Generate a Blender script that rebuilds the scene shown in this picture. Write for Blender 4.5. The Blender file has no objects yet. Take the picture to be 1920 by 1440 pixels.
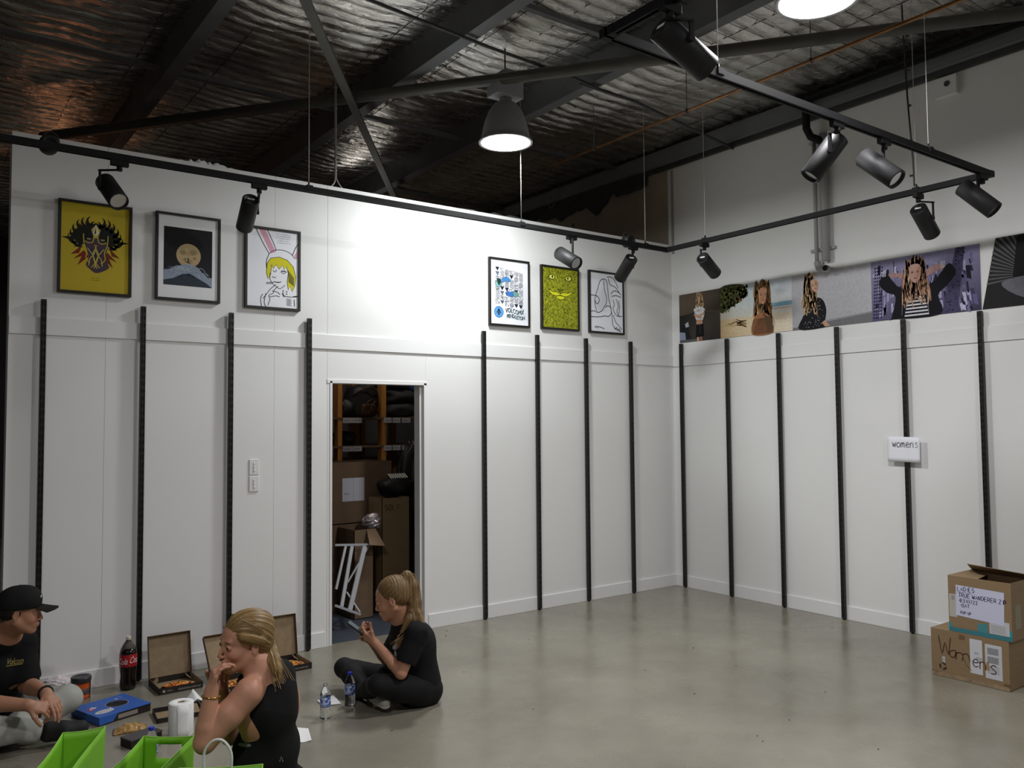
import bpy, bmesh, math, random
import numpy as np
from mathutils import Vector, Matrix, Euler
from mathutils.geometry import tessellate_polygon
from mathutils.bvhtree import BVHTree

random.seed(7)
rng = np.random.default_rng(7)
scene = bpy.context.scene
COL = scene.collection

# ------------------------------------------------------------------ camera
FPX, YAW, PITCH, ROLL = 1554.2, 0.63267, 0.048263, -0.008153
CAM = np.array([-6.538, -6.036, 1.7015])
_cy, _sy, _cp, _sp = math.cos(YAW), math.sin(YAW), math.cos(PITCH), math.sin(PITCH)
FW = np.array([_sy * _cp, _cy * _cp, _sp])
_r = np.array([_cy, -_sy, 0.0]); _u = np.cross(_r, FW)
RT = math.cos(ROLL) * _r + math.sin(ROLL) * _u
UPV = -math.sin(ROLL) * _r + math.cos(ROLL) * _u
cam_data = bpy.data.cameras.new('camera')
cam_data.sensor_width = 36.0
cam_data.lens = FPX / 1920 * 36.0
cam_data.clip_start = 0.05
cam = bpy.data.objects.new('camera', cam_data)
COL.objects.link(cam)
_m = Matrix(((RT[0], UPV[0], -FW[0], CAM[0]), (RT[1], UPV[1], -FW[1], CAM[1]), (RT[2], UPV[2], -FW[2], CAM[2]), (0, 0, 0, 1)))
cam.matrix_world = _m
scene.camera = cam


def at(px, py, axis, val):
    """point of the photograph's pixel on the plane axis = val"""
    d = FW + RT * (px - 960) / FPX + UPV * (720 - py) / FPX
    return CAM + d * (val - CAM[axis]) / d[axis]


def dp(px, py, depth):
    """point of the photograph's pixel at this distance along the view axis"""
    return CAM + depth * (FW + RT * (px - 960) / FPX + UPV * (720 - py) / FPX)


# ------------------------------------------------------------------ light, world, exposure
scene.view_settings.view_transform = 'Standard'
scene.view_settings.look = 'None'
scene.view_settings.gamma = 1.0
scene.view_settings.use_curve_mapping = False
scene.view_settings.exposure = 0.0
scene.cycles.use_denoising = True
scene.cycles.max_bounces = 8
scene.cycles.diffuse_bounces = 5
scene.cycles.glossy_bounces = 4
scene.cycles.transmission_bounces = 8
scene.cycles.transparent_max_bounces = 8
scene.cycles.sample_clamp_indirect = 6.0
world = bpy.data.worlds.new('world'); scene.world = world
world.use_nodes = True
world.node_tree.nodes['Background'].inputs['Color'].default_value = (0.55, 0.6, 0.7, 1)
world.node_tree.nodes['Background'].inputs['Strength'].default_value = 0.02

LAMP_SPOTS = [(-2.80, -0.88, 3.89), (-2.80, -3.62, 3.86), (-6.95, -5.0, 3.88), (-2.8, -6.4, 3.88)]
LAMP_POWER = [60.0, 70.0, 58.0, 46.0]
LAMP_TINT = [(0.96, 1.0, 1.0), (1.0, 0.98, 1.0), (1.0, 0.97, 0.98), (1.0, 0.96, 0.97)]


def add_light(name, kind, loc, power, color, rot=(0, 0, 0), **kw):
    l = bpy.data.lights.new(name, kind); l.energy = power; l.color = color
    for k, v in kw.items():
        setattr(l, k, v)
    o = bpy.data.objects.new(name, l); COL.objects.link(o); o.location = loc; o.rotation_euler = rot
    return o


for i, (p, w, t) in enumerate(zip(LAMP_SPOTS, LAMP_POWER, LAMP_TINT)):
    add_light('high_bay_light', 'AREA', (p[0], p[1], p[2] - 0.014), w, t, shape='DISK', size=0.37)
    add_light('neck_spill_light', 'POINT', (p[0], p[1], p[2] + 0.335), 6.0, t, shadow_soft_size=0.04)
# warm lamp of the rooms behind the partition, strip light of the storeroom
_g = at(128, 120, 2, 4.66); _d = (_g - CAM) * np.array([1, 1, -1]); _w = _g + _d * (4.66 - 3.3) / abs(_d[2])
add_light('warm_shop_light', 'POINT', tuple(_w), 3.8, (1.0, 0.42, 0.20), shadow_soft_size=0.10)
add_light('storeroom_light', 'AREA', (-3.2, 1.0, 3.2), 6.0, (1.0, 0.88, 0.75), shape='RECTANGLE', size=1.2, size_y=0.1)
add_light('rear_fill_light', 'POINT', (-2.2, 2.6, 3.9), 3.0, (1.0, 0.95, 0.88), shadow_soft_size=0.1)  # unseen fill light, added to brighten the bare wall behind the partition
add_light('back_room_light', 'AREA', (-5.0, 5.0, 4.1), 16.0, (0.95, 1.0, 1.0), shape='DISK', size=0.4)

# ------------------------------------------------------------------ materials
MATS = {}


def lin(c):
    if isinstance(c, str):
        c = c.lstrip('#'); c = [int(c[i:i + 2], 16) / 255 for i in (0, 2, 4)]
    return tuple((x / 12.92 if x <= 0.04045 else ((x + 0.055) / 1.055) ** 2.4) for x in c)


def mat(name, color, rough=0.6, metal=0.0, bump=0.0, scale=60.0, vary=0.0, vscale=8.0, spec=0.5, emit=None, trans=0.0,
        ior=1.45, attr=False, stretch=(1, 1, 1), alpha=1.0, coat=0.0):
    if name in MATS:
        return MATS[name]
    m = bpy.data.materials.new(name); m.use_nodes = True
    nt = m.node_tree; b = nt.nodes['Principled BSDF']; L = nt.links
    c = (*lin(color), 1) if isinstance(color, str) else (*color, 1)
    b.inputs['Base Color'].default_value = c
    b.inputs['Roughness'].default_value = rough
    b.inputs['Metallic'].default_value = metal
    b.inputs['Specular IOR Level'].default_value = spec
    b.inputs['IOR'].default_value = ior
    b.inputs['Transmission Weight'].default_value = trans
    b.inputs['Alpha'].default_value = alpha
    b.inputs['Coat Weight'].default_value = coat
    if emit:
        b.inputs['Emission Color'].default_value = (*emit[:3], 1); b.inputs['Emission Strength'].default_value = emit[3]
    tc = nt.nodes.new('ShaderNodeTexCoord'); mp = nt.nodes.new('ShaderNodeMapping')
    mp.inputs['Scale'].default_value = stretch
    L.new(tc.outputs['Object'], mp.inputs['Vector'])
    src = None
    if attr:
        a = nt.nodes.new('ShaderNodeAttribute'); a.attribute_name = 'Col'; src = a.outputs['Color']
        L.new(src, b.inputs['Base Color'])
    if vary:
        n = nt.nodes.new('ShaderNodeTexNoise'); n.inputs['Scale'].default_value = vscale; n.inputs['Detail'].default_value = 5
        L.new(mp.outputs[0], n.inputs['Vector'])
        r = nt.nodes.new('ShaderNodeMapRange'); r.inputs['From Min'].default_value = 0.3; r.inputs['From Max'].default_value = 0.7
        r.inputs['To Min'].default_value = 1 - vary; r.inputs['To Max'].default_value = 1 + vary
        L.new(n.outputs['Fac'], r.inputs['Value'])
        mx = nt.nodes.new('ShaderNodeVectorMath'); mx.operation = 'SCALE'
        if src is not None:
            L.new(src, mx.inputs[0])
        else:
            mx.inputs[0].default_value = c[:3]
        L.new(r.outputs[0], mx.inputs['Scale']); L.new(mx.outputs[0], b.inputs['Base Color'])
    if bump:
        n = nt.nodes.new('ShaderNodeTexNoise'); n.inputs['Scale'].default_value = scale; n.inputs['Detail'].default_value = 4
        L.new(mp.outputs[0], n.inputs['Vector'])
        bp = nt.nodes.new('ShaderNodeBump'); bp.inputs['Strength'].default_value = bump; bp.inputs['Distance'].default_value = 0.01
        L.new(n.outputs['Fac'], bp.inputs['Height']); L.new(bp.outputs[0], b.inputs['Normal'])
    MATS[name] = m
    return m


def M_(n):
    return MATS[n]


mat('wall_paint', (0.80, 0.80, 0.79), 0.55, bump=0.03, scale=220, vary=0.012, vscale=1.3)
mat('trim_paint', (0.80, 0.80, 0.80), 0.35, bump=0.02, scale=80)
mat('old_wall', (0.36, 0.30, 0.23), 0.8, bump=0.1, scale=30, vary=0.12, vscale=2)
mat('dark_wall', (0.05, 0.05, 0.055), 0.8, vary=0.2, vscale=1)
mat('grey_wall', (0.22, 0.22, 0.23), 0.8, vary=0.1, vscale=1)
mat('black_metal', (0.010, 0.010, 0.011), 0.62, spec=0.25, bump=0.03, scale=300)
mat('post_black', (0.016, 0.015, 0.014), 0.4, spec=0.4, bump=0.02, scale=200)
mat('post_hole', (0.002, 0.002, 0.002), 0.8)
mat('frame_black', (0.012, 0.011, 0.010), 0.45, bump=0.05, scale=90, stretch=(1, 1, 1))
mat('spot_black', (0.013, 0.013, 0.014), 0.55, spec=0.35, bump=0.02, scale=400, vary=0.1)
mat('steel', (0.42, 0.42, 0.42), 0.35, metal=1.0, bump=0.02)
mat('galv', (0.13, 0.135, 0.14), 0.5, metal=0.35, vary=0.18, vscale=3, bump=0.04, scale=40)
mat('beam_grey', (0.17, 0.18, 0.18), 0.7, vary=0.08, vscale=3)
mat('galv_dark', (0.06, 0.062, 0.065), 0.55, metal=0.3, vary=0.2, vscale=3)
mat('brace_grey', (0.12, 0.12, 0.105), 0.55, metal=0.2, vary=0.15, vscale=4)
mat('copper', (0.32, 0.17, 0.08), 0.45, metal=0.9, vary=0.3, vscale=6)
mat('wire_white', (0.7, 0.7, 0.68), 0.4)
mat('wire_dark', (0.06, 0.05, 0.045), 0.5, metal=0.5)
mat('pvc_grey', (0.36, 0.36, 0.35), 0.4)
mat('white_plastic', (0.78, 0.78, 0.76), 0.35)
mat('shade_grey', (0.32, 0.32, 0.33), 0.5, bump=0.04, scale=100)
mat('ballast_grey', (0.36, 0.37, 0.38), 0.5)
mat('lamp_glow', (1, 1, 1), 0.5, emit=(1.0, 0.99, 0.97, 14.0))
mat('lens_silver', (0.40, 0.40, 0.39), 0.22, metal=1.0)
mat('print', (1, 1, 1), 0.6, spec=0.3, attr=True)
mat('photo_print', (1, 1, 1), 0.6, spec=0.2, attr=True, vary=0.10, vscale=60)
mat('paper', (0.85, 0.86, 0.92), 0.7)
mat('mat_board', (0.80, 0.81, 0.83), 0.6)
mat('cardboard', '#8d7658', 0.75, bump=0.10, scale=50, vary=0.06, vscale=10, stretch=(1, 1, 6))
mat('cardboard_dark', '#6d5844', 0.8, bump=0.10, scale=60, vary=0.08, vscale=12)
mat('cardboard_in', '#8f7b60', 0.8, bump=0.06, scale=60, vary=0.12, vscale=20)
mat('box_black', '#231d19', 0.6)
mat('blue_print', '#2b5db0', 0.45, vary=0.03)
mat('timber', '#b87f3e', 0.6, bump=0.08, scale=30, vary=0.2, vscale=6, stretch=(8, 8, 0.6))
mat('black_fabric', (0.010, 0.010, 0.011), 0.9, spec=0.2, bump=0.3, scale=80)
mat('clear_plastic', (0.93, 0.96, 0.98), 0.05, trans=1.0, ior=1.2)
mat('blue_cap', '#2737b8', 0.35)
mat('tissue', (0.86, 0.86, 0.86), 0.9, bump=0.25, scale=160)
mat('green_bag', '#7fc22c', 0.55, bump=0.04, scale=300, vary=0.03, vscale=4)
mat('rope_white', (0.75, 0.76, 0.74), 0.6, bump=0.3, scale=200, stretch=(1, 1, 3))


# foil: bright metal with crinkles
def make_foil():
    m = bpy.data.materials.new('foil'); m.use_nodes = True; nt = m.node_tree; b = nt.nodes['Principled BSDF']; L = nt.links
    b.inputs['Metallic'].default_value = 1.0
    b.inputs['Base Color'].default_value = (0.62, 0.60, 0.57, 1)
    tc = nt.nodes.new('ShaderNodeTexCoord'); mp = nt.nodes.new('ShaderNodeMapping'); mp.inputs['Scale'].default_value = (1.0, 2.6, 1.0)
    L.new(tc.outputs['Object'], mp.inputs['Vector'])
    n1 = nt.nodes.new('ShaderNodeTexNoise'); n1.inputs['Scale'].default_value = 9; n1.inputs['Detail'].default_value = 6; n1.inputs['Roughness'].default_value = 0.6
    n1.inputs['Distortion'].default_value = 1.0
    L.new(mp.outputs[0], n1.inputs['Vector'])
    bp = nt.nodes.new('ShaderNodeBump'); bp.inputs['Strength'].default_value = 0.42; bp.inputs['Distance'].default_value = 0.03
    L.new(n1.outputs['Fac'], bp.inputs['Height']); L.new(bp.outputs[0], b.inputs['Normal'])
    n2 = nt.nodes.new('ShaderNodeTexNoise'); n2.inputs['Scale'].default_value = 3; n2.inputs['Detail'].default_value = 3
    L.new(mp.outputs[0], n2.inputs['Vector'])
    r = nt.nodes.new('ShaderNodeMapRange'); r.inputs['From Min'].default_value = 0.3; r.inputs['From Max'].default_value = 0.7
    r.inputs['To Min'].default_value = 0.16; r.inputs['To Max'].default_value = 0.36
    L.new(n2.outputs['Fac'], r.inputs['Value']); L.new(r.outputs[0], b.inputs['Roughness'])
    cr = nt.nodes.new('ShaderNodeMix'); cr.data_type = 'RGBA'
    cr.inputs['A'].default_value = (0.60, 0.55, 0.50, 1); cr.inputs['B'].default_value = (0.92, 0.92, 0.89, 1)
    L.new(n2.outputs['Fac'], cr.inputs['Factor']); L.new(cr.outputs['Result'], b.inputs['Base Color'])
    MATS['foil'] = m


make_foil()


def make_floor_mat():
    m = bpy.data.materials.new('polished_concrete'); m.use_nodes = True; nt = m.node_tree; b = nt.nodes['Principled BSDF']; L = nt.links
    tc = nt.nodes.new('ShaderNodeTexCoord')
    n1 = nt.nodes.new('ShaderNodeTexNoise'); n1.inputs['Scale'].default_value = 0.9; n1.inputs['Detail'].default_value = 6; n1.inputs['Roughness'].default_value = 0.62
    n2 = nt.nodes.new('ShaderNodeTexNoise'); n2.inputs['Scale'].default_value = 140; n2.inputs['Detail'].default_value = 2
    n3 = nt.nodes.new('ShaderNodeTexNoise'); n3.inputs['Scale'].default_value = 3.5; n3.inputs['Detail'].default_value = 5
    for n in (n1, n2, n3):
        L.new(tc.outputs['Object'], n.inputs['Vector'])
    cr = nt.nodes.new('ShaderNodeValToRGB'); e = cr.color_ramp.elements
    e[0].position = 0.34; e[0].color = (0.185, 0.168, 0.130, 1); e[1].position = 0.68; e[1].color = (0.292, 0.272, 0.218, 1)
    L.new(n1.outputs['Fac'], cr.inputs['Fac'])
    mul = nt.nodes.new('ShaderNodeMapRange'); mul.inputs['From Min'].default_value = 0.25; mul.inputs['From Max'].default_value = 0.75
    mul.inputs['To Min'].default_value = 0.88; mul.inputs['To Max'].default_value = 1.12
    L.new(n2.outputs['Fac'], mul.inputs['Value'])
    sc = nt.nodes.new('ShaderNodeVectorMath'); sc.operation = 'SCALE'
    L.new(cr.outputs['Color'], sc.inputs[0]); L.new(mul.outputs[0], sc.inputs['Scale']); L.new(sc.outputs[0], b.inputs['Base Color'])
    r = nt.nodes.new('ShaderNodeMapRange'); r.inputs['From Min'].default_value = 0.3; r.inputs['From Max'].default_value = 0.7
    r.inputs['To Min'].default_value = 0.17; r.inputs['To Max'].default_value = 0.32
    L.new(n3.outputs['Fac'], r.inputs['Value']); L.new(r.outputs[0], b.inputs['Roughness'])
    bp = nt.nodes.new('ShaderNodeBump'); bp.inputs['Strength'].default_value = 0.05; bp.inputs['Distance'].default_value = 0.01
    L.new(n3.outputs['Fac'], bp.inputs['Height']); L.new(bp.outputs[0], b.inputs['Normal'])
    b.inputs['Specular IOR Level'].default_value = 0.55
    MATS['polished_concrete'] = m


make_floor_mat()

# ------------------------------------------------------------------ object helpers
XF = {}      # object -> world matrix (things are only moved / turned about z)


def tag(o, label=None, cat=None, group=None, kind=None):
    if label: o['label'] = label
    if cat: o['category'] = cat
    if group: o['group'] = group
    if kind: o['kind'] = kind
    return o


def thing(name, label, cat, loc=(0, 0, 0), rotz=0.0, group=None):
    o = bpy.data.objects.new(name, None); COL.objects.link(o)
    o.empty_display_size = 0.1
    o.location = loc; o.rotation_euler = (0, 0, rotz)
    XF[o] = Matrix.Translation(Vector(loc)) @ Matrix.Rotation(rotz, 4, 'Z')
    return tag(o, label, cat, group)


def mw(o):
    return XF.get(o, Matrix.Identity(4))


class MB:
    """collects shapes, then builds one mesh object"""

    def __init__(s):
        s.v = []; s.f = []; s.sm = []; s.mi = []; s.c = []; s.cur = (1, 1, 1)

    def add(s, vs, fs, smooth=False, mi=0, cols=None):
        o = len(s.v); s.v += [tuple(map(float, p)) for p in vs]
        for f in fs:
            s.f.append([o + i for i in f]); s.sm.append(smooth); s.mi.append(mi)
        s.c += list(cols) if cols is not None else [s.cur] * len(vs)
        return s

    def box(s, lo, hi, rot=None, piv=None, mi=0):
        x0, y0, z0 = lo; x1, y1, z1 = hi
        vs = [(x0, y0, z0), (x1, y0, z0), (x1, y1, z0), (x0, y1, z0), (x0, y0, z1), (x1, y0, z1), (x1, y1, z1), (x0, y1, z1)]
        if rot is not None:
            p = Vector(piv if piv is not None else ((x0 + x1) / 2, (y0 + y1) / 2, (z0 + z1) / 2))
            vs = [tuple(p + rot @ (Vector(v) - p)) for v in vs]
        return s.add(vs, [(0, 3, 2, 1), (4, 5, 6, 7), (0, 1, 5, 4), (1, 2, 6, 5), (2, 3, 7, 6), (3, 0, 4, 7)], mi=mi)

    def bar(s, a, b, w, h, mi=0, up=(0, 0, 1)):
        """rectangular bar from a to b, w across, h along up"""
        a = Vector(a); b = Vector(b); d = (b - a).normalized(); u = Vector(up)
        x = d.cross(u)
        if x.length < 1e-4: x = d.cross(Vector((1, 0, 0)))
        x.normalize(); u = x.cross(d)
        vs = []
        for p in (a, b):
            for sx, su in ((-1, -1), (1, -1), (1, 1), (-1, 1)):
                vs.append(p + x * sx * w / 2 + u * su * h / 2)
        return s.add(vs, [(0, 1, 2, 3), (7, 6, 5, 4), (0, 4, 5, 1), (1, 5, 6, 2), (2, 6, 7, 3), (3, 7, 4, 0)], mi=mi)

    def tube(s, pts, r, n=10, mi=0, cap=True, smooth=True):
        pts = [Vector(p) for p in pts]; rs = r if isinstance(r, (list, tuple)) else [r] * len(pts)
        t = (pts[1] - pts[0]).normalized()
        x = t.cross(Vector((0, 0, 1)))
        if x.length < 1e-3: x = t.cross(Vector((1, 0, 0)))
        x.normalize(); vs = []
        for i, p in enumerate(pts):
            tt = (pts[min(i + 1, len(pts) - 1)] - pts[max(i - 1, 0)]).normalized()
            x = (x - tt * x.dot(tt)).normalized(); y = tt.cross(x)
            for k in range(n):
                a = 2 * math.pi * k / n
                vs.append(p + (x * math.cos(a) + y * math.sin(a)) * rs[i])
        fs = []
        for i in range(len(pts) - 1):
            for k in range(n):
                fs.append((i * n + k, i * n + (k + 1) % n, (i + 1) * n + (k + 1) % n, (i + 1) * n + k))
        s.add(vs, fs, smooth=smooth, mi=mi)
        if cap:
            o = len(s.v) - len(vs)
            for ring, rev in ((0, True), (len(pts) - 1, False)):
                idx = [o + ring * n + k for k in range(n)]
                s.f.append(idx[::-1] if rev else idx); s.sm.append(False); s.mi.append(mi)
        return s

    def lathe(s, prof, n=24, mi=0, M=None, smooth=True, cap=(True, True)):
        """prof: (r, z) pairs; M places it"""
        M = M or Matrix.Identity(4); vs = []
        for r, z in prof:
            for k in range(n):
                a = 2 * math.pi * k / n
                vs.append(M @ Vector((r * math.cos(a), r * math.sin(a), z)))
        fs = []
        for i in range(len(prof) - 1):
            for k in range(n):
                fs.append((i * n + k, i * n + (k + 1) % n, (i + 1) * n + (k + 1) % n, (i + 1) * n + k))
        s.add(vs, fs, smooth=smooth, mi=mi)
        o = len(s.v) - len(vs)
        for q_, (ring, rev) in enumerate(((0, True), (len(prof) - 1, False))):
            if cap[q_] and prof[ring][0] > 1e-5:
                idx = [o + ring * n + k for k in range(n)]
                s.f.append(idx[::-1] if rev else idx); s.sm.append(False); s.mi.append(mi)
        return s

    def ball(s, c, r, n=12, m=8, mi=0, R=None):
        rx, ry, rz = (r, r, r) if isinstance(r, (int, float)) else r
        vs = []; fs = []
        for i in range(m + 1):
            th = math.pi * i / m
            for k in range(n):
                a = 2 * math.pi * k / n
                p = Vector((rx * math.sin(th) * math.cos(a), ry * math.sin(th) * math.sin(a), rz * math.cos(th)))
                if R is not None: p = R @ p
                vs.append(Vector(c) + p)
        for i in range(m):
            for k in range(n):
                fs.append((i * n + k, (i + 1) * n + k, (i + 1) * n + (k + 1) % n, i * n + (k + 1) % n))
        return s.add(vs, fs, smooth=True, mi=mi)

    def sheet(s, fn, nu, nv, thick=0.0, mi=0, smooth=True):
        """fn(u,v)->point on a nu x nv grid"""
        vs = [fn(i / nu, j / nv) for j in range(nv + 1) for i in range(nu + 1)]
        W = nu + 1
        fs = [(j * W + i, j * W + i + 1, (j + 1) * W + i + 1, (j + 1) * W + i) for j in range(nv) for i in range(nu)]
        return s.add(vs, fs, smooth=smooth, mi=mi)

    def build(s, name, mats, parent=None, label=None, cat=None, group=None, kind=None, bevel=0.0, solid=0.0, col=False, sub=0):
        me = bpy.data.meshes.new(name)
        M = mw(parent).inverted() if parent is not None else None
        vs = [tuple(M @ Vector(p)) for p in s.v] if M is not None else s.v
        me.from_pydata(vs, [], s.f)
        for m in (mats if isinstance(mats, (list, tuple)) else [mats]):
            me.materials.append(MATS[m])
        me.polygons.foreach_set('use_smooth', s.sm)
        me.polygons.foreach_set('material_index', s.mi)
        if col:
            a = me.color_attributes.new('Col', 'FLOAT_COLOR', 'POINT')
            arr = np.ones((len(s.v), 4), dtype=np.float32); arr[:, :3] = np.array(s.c, dtype=np.float32)
            a.data.foreach_set('color', arr.ravel())
        me.validate(); me.update()
        o = bpy.data.objects.new(name, me); COL.objects.link(o)
        if parent is not None:
            o.parent = parent; XF[o] = mw(parent)
        if solid:
            md = o.modifiers.new('solid', 'SOLIDIFY'); md.thickness = solid; md.offset = 0
        if bevel:
            md = o.modifiers.new('bevel', 'BEVEL'); md.width = bevel; md.segments = 2; md.limit_method = 'ANGLE'
        if sub:
            md = o.modifiers.new('sub', 'SUBSURF'); md.levels = sub; md.render_levels = sub
        return tag(o, label, cat, group, kind)


def copy_tree(o, parent=None):
    c = o.copy(); COL.objects.link(c)
    if parent is not None:
        c.parent = parent
    for ch in list(o.children):
        copy_tree(ch, c)
    return c


def place(o, loc, rotz=0.0):
    o.location = loc; o.rotation_euler = (0, 0, rotz)


# ------------------------------------------------------------------ flat printing (posters, labels, lettering)
_TXT = {}


def text_geo(s):
    if s in _TXT: return _TXT[s]
    cu = bpy.data.curves.new('txt', 'FONT'); cu.body = s; cu.size = 1.0; cu.resolution_u = 2
    ob = bpy.data.objects.new('txt', cu); COL.objects.link(ob)
    me = bpy.data.meshes.new_from_object(ob)
    vs = np.array([v.co[:2] for v in me.vertices]) if len(me.vertices) else np.zeros((0, 2))
    fs = [tuple(p.vertices) for p in me.polygons]
    bpy.data.objects.remove(ob); bpy.data.curves.remove(cu); bpy.data.meshes.remove(me)
    if len(vs):
        vs = vs - vs.min(0)
    _TXT[s] = (vs, fs); return _TXT[s]


# single line letters for things written by hand
GL = {
    'A': ['0,0 .5,1 1,0', '.2,.4 .8,.4'], 'D': ['0,0 0,1 .6,.9 .9,.5 .6,.1 0,0'], 'E': ['.8,1 0,1 0,0 .8,0', '0,.5 .7,.5'],
    'I': ['.5,0 .5,1'], 'L': ['0,1 0,0 .8,0'], 'S': ['.9,.9 .5,1 .1,.8 .2,.55 .8,.42 .9,.2 .5,0 .05,.12'], 'T': ['0,1 1,1', '.5,1 .5,0'],
    'R': ['0,0 0,1 .7,.95 .8,.7 .6,.5 0,.45', '.4,.48 .9,0'], 'U': ['0,1 .05,.2 .4,0 .8,.2 .85,1'], 'W': ['0,1 .25,0 .5,.7 .75,0 1,1'],
    'N': ['0,0 0,1 .8,0 .8,1'], 'Z': ['0,1 .9,1 0,0 .9,0'], 'P': ['0,0 0,1 .7,.95 .8,.7 .6,.5 0,.45'],
    'B': ['0,0 0,1 .6,.95 .7,.75 .5,.55 0,.5', '.5,.55 .8,.3 .6,.05 0,0'], 'O': ['.5,1 .1,.8 0,.4 .3,0 .7,.05 .9,.5 .8,.85 .5,1'],
    'G': ['.9,.8 .5,1 .1,.7 .1,.25 .5,0 .9,.2 .9,.45 .55,.45'], 'Y': ['0,1 .45,.5 .9,1', '.45,.5 .4,0'], 'X': ['0,1 .9,0', '.9,1 0,0'],
    '1': ['.4,0 .4,1'], '2': ['.1,.8 .4,1 .8,.8 .7,.5 .1,0 .9,0'], '3': ['.1,.95 .7,1 .7,.65 .35,.5 .8,.4 .7,.05 .1,.05'],
    '7': ['.1,1 .9,1 .4,0'], '-': ['.1,.5 .8,.5'], '.': ['.2,0 .3,.05'], ' ': [],
    'w': ['0,.6 .2,0 .45,.5 .7,0 .95,.6'], 'o': ['.5,.6 .1,.45 .1,.1 .5,0 .85,.15 .8,.5 .5,.6'],
    'm': ['0,0 0,.6', '0,.45 .25,.6 .42,.45 .42,0', '.42,.45 .7,.6 .88,.45 .9,0'], 'e': ['.1,.3 .8,.35 .7,.58 .35,.6 .1,.35 .15,.08 .5,0 .85,.1'],
    'n': ['0,.6 0,0', '0,.4 .4,.6 .75,.45 .8,0'], 's': ['.75,.55 .4,.62 .15,.48 .7,.2 .5,0 .1,.05'],
    'a': ['.8,.6 .4,.6 .1,.35 .2,.05 .6,.05 .8,.35', '.8,.6 .85,0'],
    'y': ['0,.6 .4,.1', '.85,.6 .3,-.35'], 'l': ['.3,1 .3,0'],
}


class Art:
    """flat ink on a panel: u to the right, v up, both in metres from the lower left corner"""

    def __init__(s, origin, U, V, step=0.00005, lift=0.0003):
        s.o = Vector(origin); s.U = Vector(U).normalized(); s.V = Vector(V).normalized(); s.n = s.U.cross(s.V)
        s.mb = MB(); s.k = 0; s.step = step; s.lift = lift; s.sx = s.sy = 1.0

    def P(s, u, v):
        return s.o + s.U * (u * s.sx) + s.V * (v * s.sy) + s.n * (s.lift + s.k * s.step)

    def poly(s, pts, col, new=True, cols=None):
        if new: s.k += 1
        tri = tessellate_polygon([[Vector((p[0], p[1], 0)) for p in pts]])
        vs = [s.P(*p) for p in pts]; c = lin(col) if col else None
        fs = []
        for t in tri:
            a, b, d = (Vector(pts[i]) for i in t)
            if (b - a).cross(d - a) < 0: t = (t[0], t[2], t[1])
            fs.append(t)
        s.mb.add(vs, fs, cols=[lin(x) for x in cols] if cols else [c] * len(vs)); return s

    def rect(s, x0, y0, x1, y1, col, new=True, cols=None):
        return s.poly([(x0, y0), (x1, y0), (x1, y1), (x0, y1)], col, new, cols)

    def ell(s, cx, cy, rx, ry, col, n=24, rot=0.0, new=True):
        c, q = math.cos(rot), math.sin(rot)
        return s.poly([(cx + rx * math.cos(a) * c - ry * math.sin(a) * q, cy + rx * math.cos(a) * q + ry * math.sin(a) * c)
                       for a in [2 * math.pi * i / n for i in range(n)]], col, new)

    def line(s, pts, w, col, new=False, close=False, taper=False):
        if new: s.k += 1
        if close: pts = list(pts) + [pts[0]]
        c = lin(col); P = [Vector((p[0], p[1])) for p in pts]; n = len(P); vs = []
        for i, p in enumerate(P):
            t = (P[min(i + 1, n - 1)] - P[max(i - 1, 0)])
            if t.length < 1e-9: t = Vector((1, 0))
            t.normalize(); q = Vector((-t.y, t.x)); ww = w / 2 * ((1 - i / (n - 1)) ** .8 if taper == 'tip' else math.sin(math.pi * (i + 0.3) / (n - 0.4)) if taper else 1)
            vs += [s.P(*(p + q * ww)), s.P(*(p - q * ww))]
        s.mb.add(vs, [(2 * i, 2 * i + 1, 2 * i + 3, 2 * i + 2) for i in range(n - 1)], cols=[c] * len(vs)); return s

    def curve(s, pts, w, col, new=False, close=False, taper=False, k=6):
        return s.line(smooth_pts(pts, k, close), w, col, new, False, taper)

    def text(s, t, x, y, h, col, width=None, warp=None, shear=0.0, rot=0.0, new=True):
        if new: s.k += 1
        vs, fs = text_geo(t)
        if not len(vs): return s
        ext = vs.max(0); sc = h / 0.72; q = vs * sc
        if width: q[:, 0] *= width / (ext[0] * sc)
        q[:, 0] += q[:, 1] * shear
        if warp: q = np.array([warp(a, b) for a, b in q])
        c, z = math.cos(rot), math.sin(rot)
        q = np.stack([q[:, 0] * c - q[:, 1] * z, q[:, 0] * z + q[:, 1] * c], 1)
        s.mb.add([s.P(x + a, y + b) for a, b in q], fs, cols=[lin(col)] * len(q)); return s

    def hand(s, t, x, y, h, col, w=None, pitch=0.85, gw=0.62, jit=0.03, rot=0.0):
        s.k += 1; w = w or h * 0.09; cx = 0.0; c, z = math.cos(rot), math.sin(rot)
        for ch in t:
            for st in GL.get(ch, []):
                pts = [tuple(map(float, q.split(','))) for q in st.split()]
                pts = [(cx + a * gw * h + random.uniform(-jit, jit) * h, b * h + random.uniform(-jit, jit) * h) for a, b in pts]
                pts = [(x + a * c - b * z, y + a * z + b * c) for a, b in pts]
                if len(pts) > 3: pts = smooth_pts(pts, 3)
                s.line(pts, w, col)
            cx += h * pitch * (0.55 if ch in ' 1I.-' else 1)
        return s

    def build(s, name='print', parent=None, m='print', **kw):
        return s.mb.build(name, m, parent, col=True, **kw)


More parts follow.
